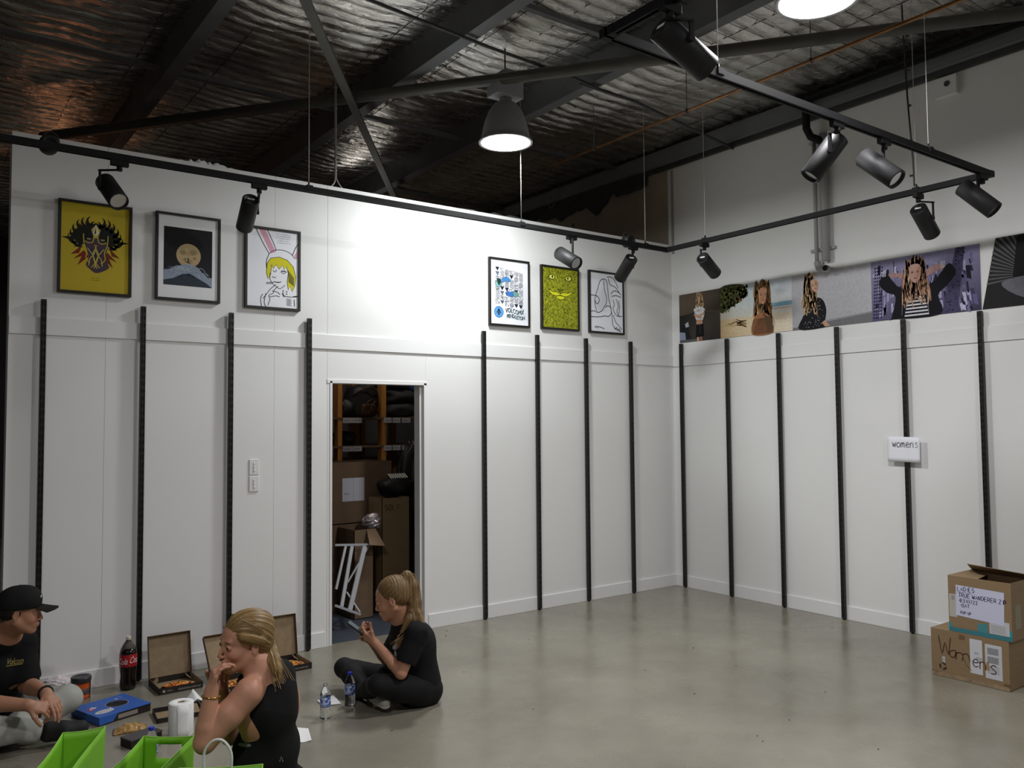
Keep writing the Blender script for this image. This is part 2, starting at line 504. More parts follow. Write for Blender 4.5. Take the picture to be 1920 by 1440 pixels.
def smooth_pts(pts, k=6, close=False):
    P = [np.array(p, float) for p in pts]; n = len(P)
    if n < 3: return [tuple(p) for p in P]
    out = []; rngi = range(n if close else n - 1)
    for i in rngi:
        p0 = P[(i - 1) % n] if close or i > 0 else P[0]; p1 = P[i]; p2 = P[(i + 1) % n]
        p3 = P[(i + 2) % n] if close or i + 2 < n else P[-1]
        for j in range(k):
            t = j / k
            out.append(tuple(0.5 * ((2 * p1) + (-p0 + p2) * t + (2 * p0 - 5 * p1 + 4 * p2 - p3) * t * t + (-p0 + 3 * p1 - 3 * p2 + p3) * t ** 3)))
    out.append(tuple(P[0] if close else P[-1])); return out
# ------------------------------------------------------------------ the setting
WY = 0.045           # face of the left partition (plane y), the uprights' face is y = 0
WX = 0.045           # face of the right wall (plane x)
PH = 3.60            # top of the partition
DX0, DX1, DH = -3.845, -2.985, 2.052      # doorway in the partition
XL = -6.02           # free end of the partition
PT = 0.12            # its thickness
ROOF = 4.72

b = MB(); b.box((-11, -10, -0.12), (0.3, WY + PT, 0.0)); b.box((-11, WY + PT, -0.12), (0.3, 9, 0.0))
b.build('floor', 'polished_concrete', kind='structure')

# partition: a core with sheets of board on it, 3 mm joints between the sheets
wl = thing('wall_left', 'white painted partition of tall sheets', None, (0, WY, 0)); wl['kind'] = 'structure'
c = MB(); c.box((XL, WY + 0.012, 0), (DX0, WY + PT, PH - 0.01)); c.box((DX1, WY + 0.012, 0), (WX, WY + PT, PH - 0.01))
c.box((DX0, WY + 0.012, DH), (DX1, WY + PT, PH - 0.01))
c.build('wall_core', 'wall_paint', wl)
J1, J2, J3 = -5.459, -4.298, -3.872
for x0, x1, z0 in ((XL, J1, 0), (J1, J2, 0), (J2, J3, 0), (DX1, WX, 0)):
    q = MB(); q.box((x0 + 0.0008, WY, z0), (x1 - 0.0008, WY + 0.0125, PH - (0.0 if x0 < -3 else 0.0)))
    if x0 == DX1:
        q = MB(); q.box((x0, WY, 0), (x1, WY + 0.0125, PH))
    q.build('wall_panel', 'wall_paint', wl)
q = MB(); q.box((J3 + 0.0015, WY, DH + 0.002), (DX1 - 0.001, WY + 0.0125, PH)); q.build('wall_panel', 'wall_paint', wl)
q = MB(); q.box((J3 + 0.0015, WY, 0), (DX0, WY + 0.0125, DH + 0.002)); q.build('wall_panel', 'wall_paint', wl)
# torn sheathing left along its top
for x0, x1, h, sg in ((-5.05, -4.55, 0.03, 3), (-3.0, -1.5, 0.022, 11)):
    e = MB(); n = 26
    random.seed(int(sg))
    top = [(x0 + (x1 - x0) * i / n, PH + max(0.002, h * (0.3 + random.random()) * math.sin(math.pi * i / n))) for i in range(n + 1)]
    vs = [(x, WY + 0.02 + 0.01 * random.random(), PH) for x, z in top] + [(x, WY + 0.02 + 0.012 * random.random(), z) for x, z in top]
    e.add(vs, [(i, i + 1, n + 2 + i, n + 1 + i) for i in range(n)])
    e.build('torn_edge', 'wall_paint' if sg == 3 else 'dark_wall', wl, solid=0.003)

b = MB(); b.box((WX, -10, 0), (WX + 0.15, 0.075, 4.42)); b.build('wall_right', 'wall_paint', kind='structure')
b = MB(); b.box((WX - 0.0, 0.075 + PT, 0), (WX + 0.15, 9, 4.9)); b.box((WX, -10, 4.42), (WX + 0.15, 0.075 + PT, 4.9)); b.box((WX + 0.002, 0.075, 0), (WX + 0.15, 0.075 + PT, 4.42))
b.build('wall_right_rear', 'old_wall', kind='structure')
b = MB(); b.box((-11, 9, 0), (0.3, 9.15, 4.9)); b.build('wall_back', 'dark_wall', kind='structure')
b = MB(); b.box((-11.15, -10, 0), (-11, 9.15, 4.9)); b.build('wall_far_left', 'grey_wall', kind='structure')
b = MB(); b.box((-11, -10.15, 0), (0.3, -10, 4.9)); b.build('wall_front', 'grey_wall', kind='structure')

# skirting boards
def skirt(name, lo, hi):
    q = MB(); q.box(lo, hi); q.build(name, 'trim_paint', kind='structure', bevel=0.003)
skirt('baseboard_left', (XL, WY - 0.013, 0), (DX0 - 0.045, WY, 0.118))
skirt('baseboard_left_2', (DX1 + 0.018, WY - 0.013, 0), (WX, WY, 0.118))
skirt('baseboard_right', (WX - 0.013, -9.9, 0), (WX, WY - 0.0135, 0.118))
# flat rails behind the uprights
q = MB(); q.box((XL + 0.001, WY - 0.013, 2.300), (WX, WY, 2.414)); q.build('trim_1', 'trim_paint', kind='structure', bevel=0.002)
q = MB(); q.box((WX - 0.013, -9.9, 2.292), (WX, WY - 0.0135, 2.408)); q.build('trim_2', 'trim_paint', kind='structure', bevel=0.002)
# door lining
dr = thing('door_1', 'white doorway lining in the partition', None, (DX0, WY, 0)); dr['kind'] = 'structure'
q = MB(); q.box((DX0 - 0.006, WY - 0.006, 0), (DX0 + 0.014, WY + PT + 0.006, DH)); q.build('jamb', 'trim_paint', dr, bevel=0.0015)
q = MB(); q.box((DX1 - 0.020, WY - 0.006, 0), (DX1 + 0.006, WY + PT + 0.006, DH)); q.box((DX1 - 0.040, WY + 0.035, 0), (DX1 - 0.020, WY + PT + 0.006, DH)); q.build('jamb', 'trim_paint', dr, bevel=0.0015)
q = MB(); q.box((DX0 - 0.03, WY - 0.006, DH - 0.018), (DX1 + 0.012, WY + PT + 0.006, DH + 0.012)); q.build('lintel', 'trim_paint', dr, bevel=0.0015)
# plasterboard cover strip where painted wall meets the bare wall
q = MB(); q.box((WX - 0.012, -0.006, 3.50), (WX, 0.022, 4.40)); q.build('trim_3', 'pvc_grey', kind='structure')

# ------------------------------------------------------------------ roof
ceil = thing('ceiling', 'wrinkled silver foil under the roof sheets', None, (0, 0, ROOF)); ceil['kind'] = 'structure'
PURX = [-9.45, -7.95, -6.45, -4.86, -3.30, -2.02]
nx, ny = 190, 1060
xs = np.linspace(-10.9, 0.28, nx); ys = np.linspace(-9.0, 8.9, ny)
X, Y = np.meshgrid(xs, ys)


def wob(a, b_, seed, n=6, f0=1.0):
    r = np.random.default_rng(seed); o = np.zeros_like(a)
    for i in range(n):
        f = f0 * (1.0 + i * 0.9) * r.uniform(0.8, 1.2); th = r.uniform(0, 6.28)
        o += np.sin(a * f * math.cos(th) + b_ * f * math.sin(th) + r.uniform(0, 6.28)) / (1 + i * 0.6)
    return o / 2.2


PURA = np.array(PURX)
dist = np.min(np.abs(X[..., None] - PURA[None, None, :]), axis=-1)
bay = np.clip(dist / 0.6, 0, 1)
phase = Y / 0.135 * math.pi + 0.7 * wob(X, Y * 1.2, 1, f0=1.1) + 0.3 * wob(X * 2, Y, 2, f0=2.2)
rib = np.abs(np.sin(phase)) ** 0.7
calm = np.where(X > -1.15, 0.35, 1.0)
amp = 0.034 * (0.75 + 0.5 * wob(X, Y, 5, f0=2.5)) * calm
Z = -rib * amp * (0.55 + 0.45 * bay) - 0.055 * np.sin(bay * math.pi / 2) + 0.012 * wob(X, Y, 3, f0=1.4) + 0.0045 * wob(X * 1.0, Y * 2.5, 4, n=8, f0=9) * calm
V = np.stack([X, Y, ROOF + Z], -1).reshape(-1, 3)
me = bpy.data.meshes.new('foil_sheet')
i = np.arange(nx * ny).reshape(ny, nx)
F = np.stack([i[:-1, :-1], i[1:, :-1], i[1:, 1:], i[:-1, 1:]], -1).reshape(-1, 4)
me.vertices.add(len(V)); me.vertices.foreach_set('co', (V - np.array([0, 0, ROOF])).astype(np.float32).ravel())
me.loops.add(F.size); me.loops.foreach_set('vertex_index', F.astype(np.int32).ravel())
me.polygons.add(len(F)); me.polygons.foreach_set('loop_start', np.arange(0, F.size, 4, dtype=np.int32)); me.polygons.foreach_set('loop_total', np.full(len(F), 4, dtype=np.int32))
me.polygons.foreach_set('use_smooth', np.ones(len(F), bool)); me.materials.append(MATS['foil']); me.update(); me.validate()
fo = bpy.data.objects.new('foil_sheet', me); COL.objects.link(fo); fo.parent = ceil
# closed roof deck above, so no light comes through
q = MB(); q.box((-11.15, -10.15, 4.88), (0.3, 9.15, 4.95)); q.build('roof_deck', 'dark_wall', ceil)
# safety mesh under the foil
w = MB(); wz = ROOF - 0.062
for k in range(38):
    x = -10.8 + k * 0.3
    if x < 0: w.bar((x, -9, wz), (x, 8.8, wz), 0.004, 0.004)
for k in range(118):
    y = -8.9 + k * 0.15
    w.bar((-10.9, y, wz + 0.004), (0.0, y, wz + 0.004), 0.003, 0.003)
w.build('safety_mesh', 'wire_dark', ceil, kind='stuff')

PB = 4.45
for x in PURX:
    q = MB(); zt = ROOF - 0.02
    q.box((x - 0.105, -9.9, PB), (x - 0.10, 8.95, zt))              # web
    q.box((x - 0.105, -9.9, PB - 0.005), (x, 8.95, PB))             # lower flange
    q.box((x - 0.18, -9.9, zt - 0.005), (x - 0.10, 8.95, zt))       # upper flange
    q.box((x - 0.005, -9.9, PB), (x, 8.95, PB + 0.02))              # lip
    q.build('purlin', 'galv', ceil)
# bridging channels between the purlins
def bridge(y, x0, x1, z, wd=0.05, m='galv'):
    q = MB(); q.bar((x0, y, z), (x1, y, z), wd, 0.012); q.bar((x0, y - wd / 2, z + 0.015), (x1, y - wd / 2, z + 0.015), 0.004, 0.03)
    q.build('bridging_channel', m, ceil)
for (x0, x1, y, z) in ((-10.0, -4.90, 0.78, 4.52), (-4.86, -3.42, 0.78, 4.52), (-3.30, -2.14, 0.78, 4.52), (-4.86, -3.42, -1.60, 4.62), (-3.30, -2.14, -1.52, 4.62),
                       (-2.02, -0.06, -1.5, 4.62), (-2.02, -0.06, 0.8, 4.60), (-2.02, -0.06, 3.0, 4.60), (-6.4, -4.98, -3.6, 4.6), (-3.30, -2.14, -4.4, 4.6)):
    bridge(y, x0, x1, z)

# beam along the right wall
q = MB(); q.box((WX - 0.03, -9.9, 4.425), (WX, 8.9, 4.49)); q.build('trim_6', 'galv_dark', kind='structure')
q = MB(); q.box((-0.035, -9.9, 4.48), (-0.025, 8.9, 4.62)); q.box((-0.035, -9.9, 4.475), (WX, 8.9, 4.482)); q.box((-0.05, -9.9, 4.62), (WX, 8.9, 4.626))
q.build('wall_beam', 'beam_grey', kind='structure', label='grey steel beam along the head of the right wall'); bpy.data.objects['wall_beam'].name = 'trim_4'

def rod(name, a, b_, r, m, label, cat, group=None, n=12):
    q = MB(); q.tube([a, b_], r, n=n); o = q.build(name, m); tag(o, label, cat, group); return o

a, b_ = at(130, 250, 2, 4.36), at(1900, 27, 2, 4.36)
d = (b_ - a); rod('roof_brace', a - d * 0.04, b_ + d * 0.10, 0.045, 'brace_grey', 'long grey tube brace crossing the roof behind the bell-shaped hanging lamp', 'brace')
a, b_ = at(572, 0, 2, 4.30), at(737, 365, 2, 4.30); d = b_ - a
q = MB(); q.bar(a - d * 0.5, b_ + d * 0.15, 0.065, 0.022); tag(q.build('roof_brace', 'brace_grey'), 'flat grey steel brace crossing steeply down behind the vertical cable conduit', 'brace')
# service cables across the underside of the purlins
def cable_run(px, label, r=0.012, m='galv_dark', z=4.42):
    q = MB(); q.tube([at(*p, 2, z) for p in px], r, n=8); tag(q.build('service_pipe', m), label, 'pipe')
cable_run([(640, -20), (693, 0), (913, 87), (1067, 142), (1135, 172)], 'thin dark pipe crossing under the roof above the centre lamp')
cable_run([(1088, 156), (1190, 190), (1290, 238), (1400, 290)], 'thin grey pipe running from the long brace towards the right wall beam', 0.014)
# copper pipe with its hangers
cz = 4.25
p0, p1 = at(1020, 310, 2, cz), at(1716, 45, 2, cz)
cx = (p0[0] + p1[0]) / 2
cp = thing('copper_pipe', 'long orange copper pipe slung under the roof near the right wall', 'pipe', (cx, p1[1], cz))
q = MB(); q.tube([(cx, p0[1], cz), (cx, p1[1] - 1.6, cz)], 0.013, n=12); q.build('pipe', 'copper', cp)
for px, py in ((1114, 284), (1288, 214), (1521, 124), (1835, 6)):
    yy = at(px, py, 0, cx)[1]
    q = MB(); q.tube([(cx, yy, cz + 0.01), (cx, yy, ROOF - 0.05)], 0.004, n=6); q.tube([(cx, yy - 0.008, cz), (cx, yy + 0.008, cz)], 0.02, n=12); q.build('hanger', 'galv', cp)
# black pipe on the beam, its elbow, and the grey pipes coming down the wall
bpz = 4.575
q = MB(); ye = -1.72
q.tube([(-0.09, -9.8, bpz + 0.0), (-0.09, ye + 0.10, bpz), (-0.09, ye + 0.04, bpz - 0.02), (-0.088, ye, bpz - 0.08), (-0.085, ye, 4.32), (-0.07, ye - 0.03, 4.24), (-0.03, ye - 0.09, 4.20), (0.0, ye - 0.10, 4.19)], 0.034, n=14)
tag(q.build('waste_pipe', 'black_metal'), 'thick black pipe along the wall beam with an elbow down to the wall', 'pipe')
q = MB()
for yy, r in ((-1.735, 0.018), (-1.83, 0.034)):
    q.tube([(0.0, yy, 4.26), (0.0, yy, 3.12)], r, n=12)
q.tube([(0.0, -1.735, 3.12), (0.0, -1.75, 3.07), (0.0, -1.83, 3.05), (-0.02, -1.85, 3.04), (-0.07, -1.86, 3.04)], 0.030, n=12)
q.tube([(0.0, -1.70, 4.19), (0.0, -1.735, 4.22), (0, -1.735, 4.27)], 0.022, n=10)
pv = q.build('wall_pipe', 'pvc_grey'); tag(pv, 'pair of pale grey pipes dropping down the right wall behind the track lights', 'pipe')
q = MB(); q.box((0.02, -1.90, 3.22), (WX, -1.66, 3.245)); q.build('pipe_clip', 'pvc_grey', pv)
q = MB(); q.tube([(-0.072, -1.86, 3.04), (-0.076, -1.86, 3.04)], 0.024, n=16); q.build('open_end', 'post_hole', pv)
jb = MB(); y0 = at(1768, 155, 0, 0.0)[1]; jb.box((0.0, y0 - 0.10, 4.25), (WX, y0 + 0.07, 4.40)); jo = jb.build('junction_box', 'wall_paint'); tag(jo, 'white square junction box high on the right wall under the beam', 'box')
jb = MB(); jb.tube([(0.001, y0 - 0.03, 4.34), (-0.006, y0 - 0.03, 4.34)], 0.022, n=14); jb.build('knockout', 'galv_dark', jo)
# ragged edge of insulation on the bare wall, behind the partition
q = MB(); random.seed(5); n = 34
yy = [0.35 + 3.2 * i / n for i in range(n + 1)]
lo_ = [4.40 - (0.02 + 0.10 * random.random() + (0.16 if i in (9, 16) else 0.06 if 6 < i < 19 else 0)) for i in range(n + 1)]
q.add([(WX - 0.02, y, 4.44) for y in yy] + [(WX - 0.02 - 0.03 * random.random(), y, z) for y, z in zip(yy, lo_)], [(i, i + 1, n + 2 + i, n + 1 + i) for i in range(n)])
q.build('trim_5', 'dark_wall', kind='structure', solid=0.01)
# old shelving frame seen over the partition
sf = thing('wire_rack', 'dark wire rack standing behind the partition below the beam', 'rack', (-0.5, 0.9, 0))
for (x, y) in ((-0.85, 0.6), (-0.85, 1.1), (-0.06, 0.6), (-0.06, 1.1)):
    q = MB(); q.tube([(x, y, 0), (x, y, 3.82)], 0.014, n=8); q.build('post', 'galv_dark', sf)
for z in (1.2, 2.4, 3.55, 3.72):
    q = MB()
    for y in (0.6, 1.1): q.tube([(-0.85, y, z), (-0.06, y, z)], 0.010, n=6)
    for x in np.linspace(-0.85, -0.06, 8): q.tube([(x, 0.6, z), (x, 1.1, z)], 0.006, n=6)
    q.build('shelf', 'galv_dark', sf)
lc = MB(); P0 = at(1045, 352, 0, -0.06)
lc.tube(smooth_pts([P0 + np.array(v) for v in ((0, 0, 0), (-.06, .03, -.05), (-.10, .06, -.16), (-.02, .1, -.24), (.05, .1, -.14), (0.06, .05, 0.0), (.1, 0, .12), (.2, 0, .16))], 5), 0.006, n=6)
tag(lc.build('loose_cable', 'pvc_grey'), 'loose grey loop of cable hanging from the beam over the partition', 'cable')
# conduit with cable dropping from the brace to the partition
q = MB(); t0 = at(631, 150, 1, 0.10); zt = t0[2]
xx = at(629, 330, 1, 0.10)[0]
q.tube([(xx, 0.10, PH + 0.09), (xx, 0.10, 4.60)], 0.011, n=8)
for k in range(6):
    zc = PH + 0.15 + k * 0.17; q.tube([(xx, 0.10, zc - 0.006), (xx, 0.10, zc + 0.006)], 0.015, n=8)
q.tube(smooth_pts([(xx, 0.10, PH + 0.10), (xx - 0.01, 0.10, PH + 0.05), (xx - 0.05, 0.10, PH + 0.0)], 4), 0.007, n=6)
q.tube(smooth_pts([(xx, 0.10, PH + 0.10), (xx + 0.02, 0.09, PH + 0.05), (xx + 0.06, 0.09, PH + 0.0)], 4), 0.006, n=6)
tag(q.build('cable_conduit', 'pvc_grey'), 'thin white conduit dropping from the roof brace to the partition top', 'conduit')
# the next room, left of the free end of the partition
b = MB(); b.box((-9.0, 3.2, 0), (-6.15, 3.3, 2.95)); b.build('wall_inner', 'grey_wall', kind='structure')
b = MB(); b.box((-6.9, 0.9, 0), (-6.12, 0.98, 1.9)); tag(b.build('display_board', 'dark_wall', bevel=0.01), 'dark board standing in the gloom left of the partition end', 'board')
# ------------------------------------------------------------------ slotted shelf uprights
def make_upright():
    t = thing('shelf_upright', 'x', 'upright', (0, 0, 0))
    W, D, H0, H1 = 0.032, 0.029, 0.012, 2.527
    m = MB()
    # faces: back, sides, top, bottom; the front is built around two columns of slots
    x0, x1, y0, y1 = -W / 2, W / 2, 0.0, D
    m.add([(x0, y1, H0), (x1, y1, H0), (x1, y1, H1), (x0, y1, H1)], [(1, 0, 3, 2)])
    m.add([(x0, y0, H0), (x0, y1, H0), (x0, y1, H1), (x0, y0, H1)], [(0, 3, 2, 1)])
    m.add([(x1, y0, H0), (x1, y1, H0), (x1, y1, H1), (x1, y0, H1)], [(0, 1, 2, 3)])
    m.add([(x0, y0, H1), (x1, y0, H1), (x1, y1, H1), (x0, y1, H1)], [(0, 1, 2, 3)])
    m.add([(x0, y0, H0), (x1, y0, H0), (x1, y1, H0), (x0, y1, H0)], [(3, 2, 1, 0)])
    cols = [(x0, x0 + 0.006), (x0 + 0.011, x1 - 0.011), (x1 - 0.006, x1)]
    for a, b_ in cols:
        m.add([(a, y0, H0), (b_, y0, H0), (b_, y0, H1), (a, y0, H1)], [(0, 1, 2, 3)])
    z = H0
    while z < H1:
        zs = min(z + 0.020, H1); ze = min(z + 0.050, H1)
        for a, b_ in ((x0 + 0.006, x0 + 0.011), (x1 - 0.011, x1 - 0.006)):
            m.add([(a, y0, z), (b_, y0, z), (b_, y0, zs), (a, y0, zs)], [(0, 1, 2, 3)])
        z = ze
    m.add([(x0 + 0.006, 0.006, H0), (x1 - 0.006, 0.006, H0), (x1 - 0.006, 0.006, H1), (x0 + 0.006, 0.006, H1)], [(0, 1, 2, 3)], mi=1)
    m.build('channel', ['post_black', 'post_hole'], t)
    f = MB(); f.tube([(0, 0.014, 0.0), (0, 0.014, 0.014)], 0.011, n=10); f.build('foot', 'black_metal', t)
    return t


SC = 1.053
LXL = [-(3.8311 + 0.5687 * i) * SC for i in (3, 2, 1, 0)]
LXR = [-(0.5747 + 0.5706 * i) * SC for i in (3, 2, 1, 0)]
RYS = [-(0.0954 + 0.5691 * i) * SC for i in range(7)]
up = make_upright(); first = True
LAB_L = ['leftmost black slotted upright on the left partition, below the yellow mask poster', 'black slotted upright standing behind the cola bottle, below the moon poster',
         'black slotted upright just left of the light switches, below the rabbit ears poster', 'black slotted upright between the light switches and the doorway']
LAB_R = ['first black slotted upright right of the doorway, left of the patterned blue poster', 'black slotted upright below the gap between the patterned and yellow cat posters',
         'black slotted upright below the gap between yellow cat and line drawing posters', 'black slotted upright on the partition nearest the room corner, below the line drawing poster']
LAB_W = ['black slotted upright on the right wall tight in the room corner', 'second black slotted upright from the corner, where the first two photographs meet',
         'third black slotted upright from the corner, under the fishnet top photograph', 'fourth black slotted upright from the corner, under the polka dot blouse photograph',
         'fifth upright from the corner, black slotted, with the handwritten paper taped on it', 'black slotted upright on the right wall rising behind the cardboard boxes',
         'last black slotted upright on the right wall, beyond the cardboard boxes']
for xs_, labs, g in ((LXL, LAB_L, 'uprights left of the doorway'), (LXR, LAB_R, 'uprights right of the doorway')):
    for x, l in zip(xs_, labs):
        o = up if first else copy_tree(up); first = False
        place(o, (x, 0, 0)); tag(o, l, 'upright', g)
for y, l in zip(RYS[:6], LAB_W):
    o = copy_tree(up); place(o, (0, y, 0), -math.pi / 2); tag(o, l, 'upright', 'uprights on the right wall')

# ------------------------------------------------------------------ lighting tracks
ZT = 3.30
TY1, TX2, TY3, TX4 = -0.755, -0.875, -3.585, -4.24


def track(a, b_, label, name='lighting_track', grey=False):
    a = Vector(a); b_ = Vector(b_); d = (b_ - a).normalized(); sx = Vector((-d.y, d.x, 0))
    t = thing(name, label, 'track', tuple(a))
    m = MB(); hw, hh = 0.019, 0.019
    prof = [(-hw, hh), (hw, hh), (hw, -hh), (0.008, -hh), (0.008, -hh + 0.012), (-0.008, -hh + 0.012), (-0.008, -hh), (-hw, -hh)]
    vs = [a + sx * x + Vector((0, 0, z)) for x, z in prof] + [b_ + sx * x + Vector((0, 0, z)) for x, z in prof]
    n = len(prof); m.add(vs, [(i, (i + 1) % n, n + (i + 1) % n, n + i) for i in range(n)] + [tuple(range(n))[::-1], tuple(range(n, 2 * n))])
    m.build('rail', 'black_metal', t)
    for p in (a, b_):
        q = MB(); q.box(tuple(p - Vector((0.024, 0.024, 0.020))), tuple(p + Vector((0.024, 0.024, 0.020)))); q.build('end_connector', 'black_metal', t, bevel=0.002)
    return t


def hanger(t, x, y, wire='wire_white', name='suspension_wire', top=ROOF - 0.06):
    q = MB(); q.tube([(x, y, ZT + 0.03), (x, y, top)], 0.0022, n=6); q.build(name, wire, t)
    q = MB(); q.box((x - 0.022, y - 0.022, ZT - 0.004), (x + 0.022, y + 0.022, ZT + 0.026)); q.tube([(x, y, ZT + 0.02), (x, y, ZT + 0.05)], 0.006, n=8); q.build('track_clip', 'black_metal', t)


t1 = track((-6.25, TY1, ZT), (TX2, TY1, ZT), 'long black lighting track hanging in front of the left partition')
for x in (-4.36, -2.56, -1.155): hanger(t1, x, TY1)
t2 = track((TX2, TY1 - 0.03, ZT), (TX2, TY3 + 0.03, ZT), 'black lighting track running beside the right wall above the photographs')
for y in (-1.21, -3.105): hanger(t2, TX2, y)
t3 = track((TX4, TY3, ZT), (TX2, TY3, ZT), 'black lighting track crossing the upper right in front of the two big spotlights')
for x in (-3.55, -1.65): hanger(t3, x, TY3)
t4 = track((TX4, TY3 - 0.03, ZT), (TX4, -6.4, ZT), 'black lighting track running out of the top of the picture over the nearest spotlight')
hanger(t4, TX4, -5.2)
# feed cable down to the track over the right wall
q = MB(); fx, fy = TX2, -3.09
q.tube(smooth_pts([(fx, fy, ZT + 0.04), (fx + 0.01, fy + 0.01, ZT + 0.25), (fx + 0.0, fy + 0.03, ZT + 0.7), (fx, fy + 0.05, ROOF - 0.05)], 5), 0.006, n=8)
for k in range(5):
    zc = ZT + 0.12 + k * 0.25; q.tube([(fx + 0.004, fy + 0.02, zc - 0.005), (fx + 0.004, fy + 0.02, zc + 0.005)], 0.014, n=8)
tag(q.build('feed_cable', 'wire_dark'), 'grey feed cable with cable ties dropping to the track beside the right wall', 'cable')

# ------------------------------------------------------------------ spotlights
SL, SR = 0.262, 0.057


def spotlight(tr, rear, front, d, sgn, label, lens=True, down=0.0):
    """tr: point on the track; rear, front: pixels of the two ends of the can; sgn: +1 front end farther than rear"""
    tr = Vector(tr)
    r = Vector(dp(*rear, d)); best = None
    for k in range(-60, 61):
        f = Vector(dp(*front, d + k * 0.005))
        e = abs((f - r).length - SL) + (0 if k * sgn >= 0 else 1)
        if best is None or e < best[0]: best = (e, f)
    f = best[1]; ax = (f - r).normalized(); f = r + ax * SL
    t = thing('track_spotlight', label, 'spotlight', tuple(tr - Vector((0, 0, 0.02))))
    z = ax; x = z.cross(Vector((0, 0, 1))).normalized(); y = z.cross(x)
    M = Matrix(((x.x, y.x, z.x, r.x), (x.y, y.y, z.y, r.y), (x.z, y.z, z.z, r.z), (0, 0, 0, 1)))
    m = MB(); m.lathe([(0.0, 0.004), (SR * 0.72, 0.004), (SR * 0.74, 0.0), (SR - 0.004, 0.0), (SR, 0.004), (SR, SL - 0.002), (SR - 0.004, SL), (SR - 0.009, SL), (SR - 0.010, SL - 0.03)], n=36, M=M, cap=(True, False))
    can = m.build('can', 'spot_black', t)
    q = MB(); q.lathe([(SR - 0.010, SL - 0.012), (SR * 0.55, SL - 0.035), (SR * 0.22, SL - 0.06), (0.0, SL - 0.06)], n=28, M=M); q.build('reflector', 'lens_silver', can)
    q = MB(); q.box(tuple(r + ax * 0.0 - Vector((0.0, 0.0, 0.0)) - x * 0.012 - y * 0.004 - ax * 0.001), tuple(r + x * 0.012 + y * 0.004))
    # white maker's sticker on the closed end
    s_ = MB(); vs = [M @ Vector(v) for v in ((-0.022, -0.012, -0.0006), (0.022, -0.012, -0.0006), (0.022, 0.004, -0.0006), (-0.022, 0.004, -0.0006))]
    s_.add(vs, [(3, 2, 1, 0)]); s_.build('sticker', 'white_plastic', can)
    # adapter box under the track, stem and side arm
    a = MB(); a.box(tuple(tr - Vector((0.05, 0.016, 0.052))), tuple(tr + Vector((0.05, 0.016, -0.016)))); a.build('track_adapter', 'black_metal', t, bevel=0.003)
    mid = r + ax * SL * 0.42
    side = x if (tr - mid).dot(x) >= 0 else -x
    side = (side - Vector((0, 0, side.z))).normalized() if abs(side.z) < 0.9 else side
    j = mid + side * (SR + 0.008)
    b_ = MB(); tp = tr - Vector((0, 0, 0.05)); k2 = Vector((j.x, j.y, tp.z - 0.012))
    b_.tube([tp, tp - Vector((0, 0, 0.03))], 0.016, n=14)
    b_.bar(tp - Vector((0, 0, 0.024)), k2 + (k2 - tp).normalized() * 0.006 if (k2 - tp).length > 0.01 else k2, 0.018, 0.008)
    b_.bar(k2 + Vector((0, 0, 0.004)), j - Vector((0, 0, 0.012)), 0.020, 0.008, up=tuple(side))
    b_.tube([j - side * 0.012, j + side * 0.006], 0.013, n=14)
    b_.build('arm', 'black_metal', t)
    return t


def onx(px, py): p = at(px, py, 2, ZT); return p
g1 = 'spotlights on the track before the left partition'
spotlight((-5.54, TY1, ZT), (197, 341), (223, 378), 5.06, -1, 'black track spotlight with a visible silver lens over the yellow mask poster')
spotlight((-4.70, TY1, ZT), (471, 374), (458, 427), 5.54, 1, 'black track spotlight turned away over the rabbit ears poster')
spotlight((-2.03, TY1, ZT), (1049, 474.5), (1081.5, 494.5), 6.95, -1, 'grey-lit black spotlight pointing right over the yellow cat poster')
spotlight((-1.31, TY1, ZT), (1184.5, 484), (1162, 522), 7.40, 1, 'black track spotlight pointing down left over the line drawing poster')
spotlight((TX2, -1.20, ZT), (1317, 483), (1341, 513), 7.25, 1, 'small black track spotlight just right of the room corner')
spotlight((TX2, -3.115, ZT), (1721, 391), (1748, 440), 5.83, 1, 'black track spotlight above the photograph with raised arms')
spotlight((-2.60, TY3, ZT), (1573, 258), (1518, 332), 4.46, 1, 'black track spotlight in front of the grey wall pipes, pointing down left')
spotlight((-2.14, TY3, ZT), (1619, 294), (1682, 337), 4.72, -1, 'black track spotlight with its round lens showing, second of the three on the crossing track')
spotlight((-0.975, TY3, ZT), (1804, 350), (1865, 395), 5.33, -1, 'black track spotlight at the far right end of the crossing track')
spotlight((TX4, -3.93, ZT), (1238, 50), (1327, 130), 3.18, 1, 'very large looking black spotlight at the top, nearest to the camera')
# two heads seen end on above the long track
for (px, py, lab) in ((93, 270, 'round black spotlight head above the track at the left end of the partition'), (1180, 452, 'round black spotlight head above the track near the room corner')):
    c = Vector(at(px, py, 1, TY1 + 0.02)); t = thing('spotlight_head', lab, 'spotlight', (c.x, c.y, ZT + 0.017))
    M = Matrix.Translation(c + Vector((0, 0.06, 0))) @ Matrix.Rotation(math.radians(90), 4, 'X')
    m = MB(); m.lathe([(0, 0.0), (0.040, 0.0), (0.052, 0.01), (0.054, 0.06), (0.050, 0.085), (0.030, 0.088), (0.028, 0.08), (0, 0.08)], n=28, M=M); m.build('can', 'spot_black', t)
    m = MB(); m.tube([(c.x, c.y, ZT + 0.01), (c.x, c.y, c.z)], 0.012, n=10); m.build('stem', 'black_metal', t)
    m = MB(); m.tube(smooth_pts([(c.x - 0.03, c.y + 0.05, c.z + 0.05), (c.x, c.y + 0.06, c.z + 0.09), (c.x + 0.05, c.y + 0.06, c.z + 0.07), (c.x + 0.06, c.y + 0.07, c.z + 0.0)], 5), 0.003, n=6); m.build('lead', 'wire_dark', t)

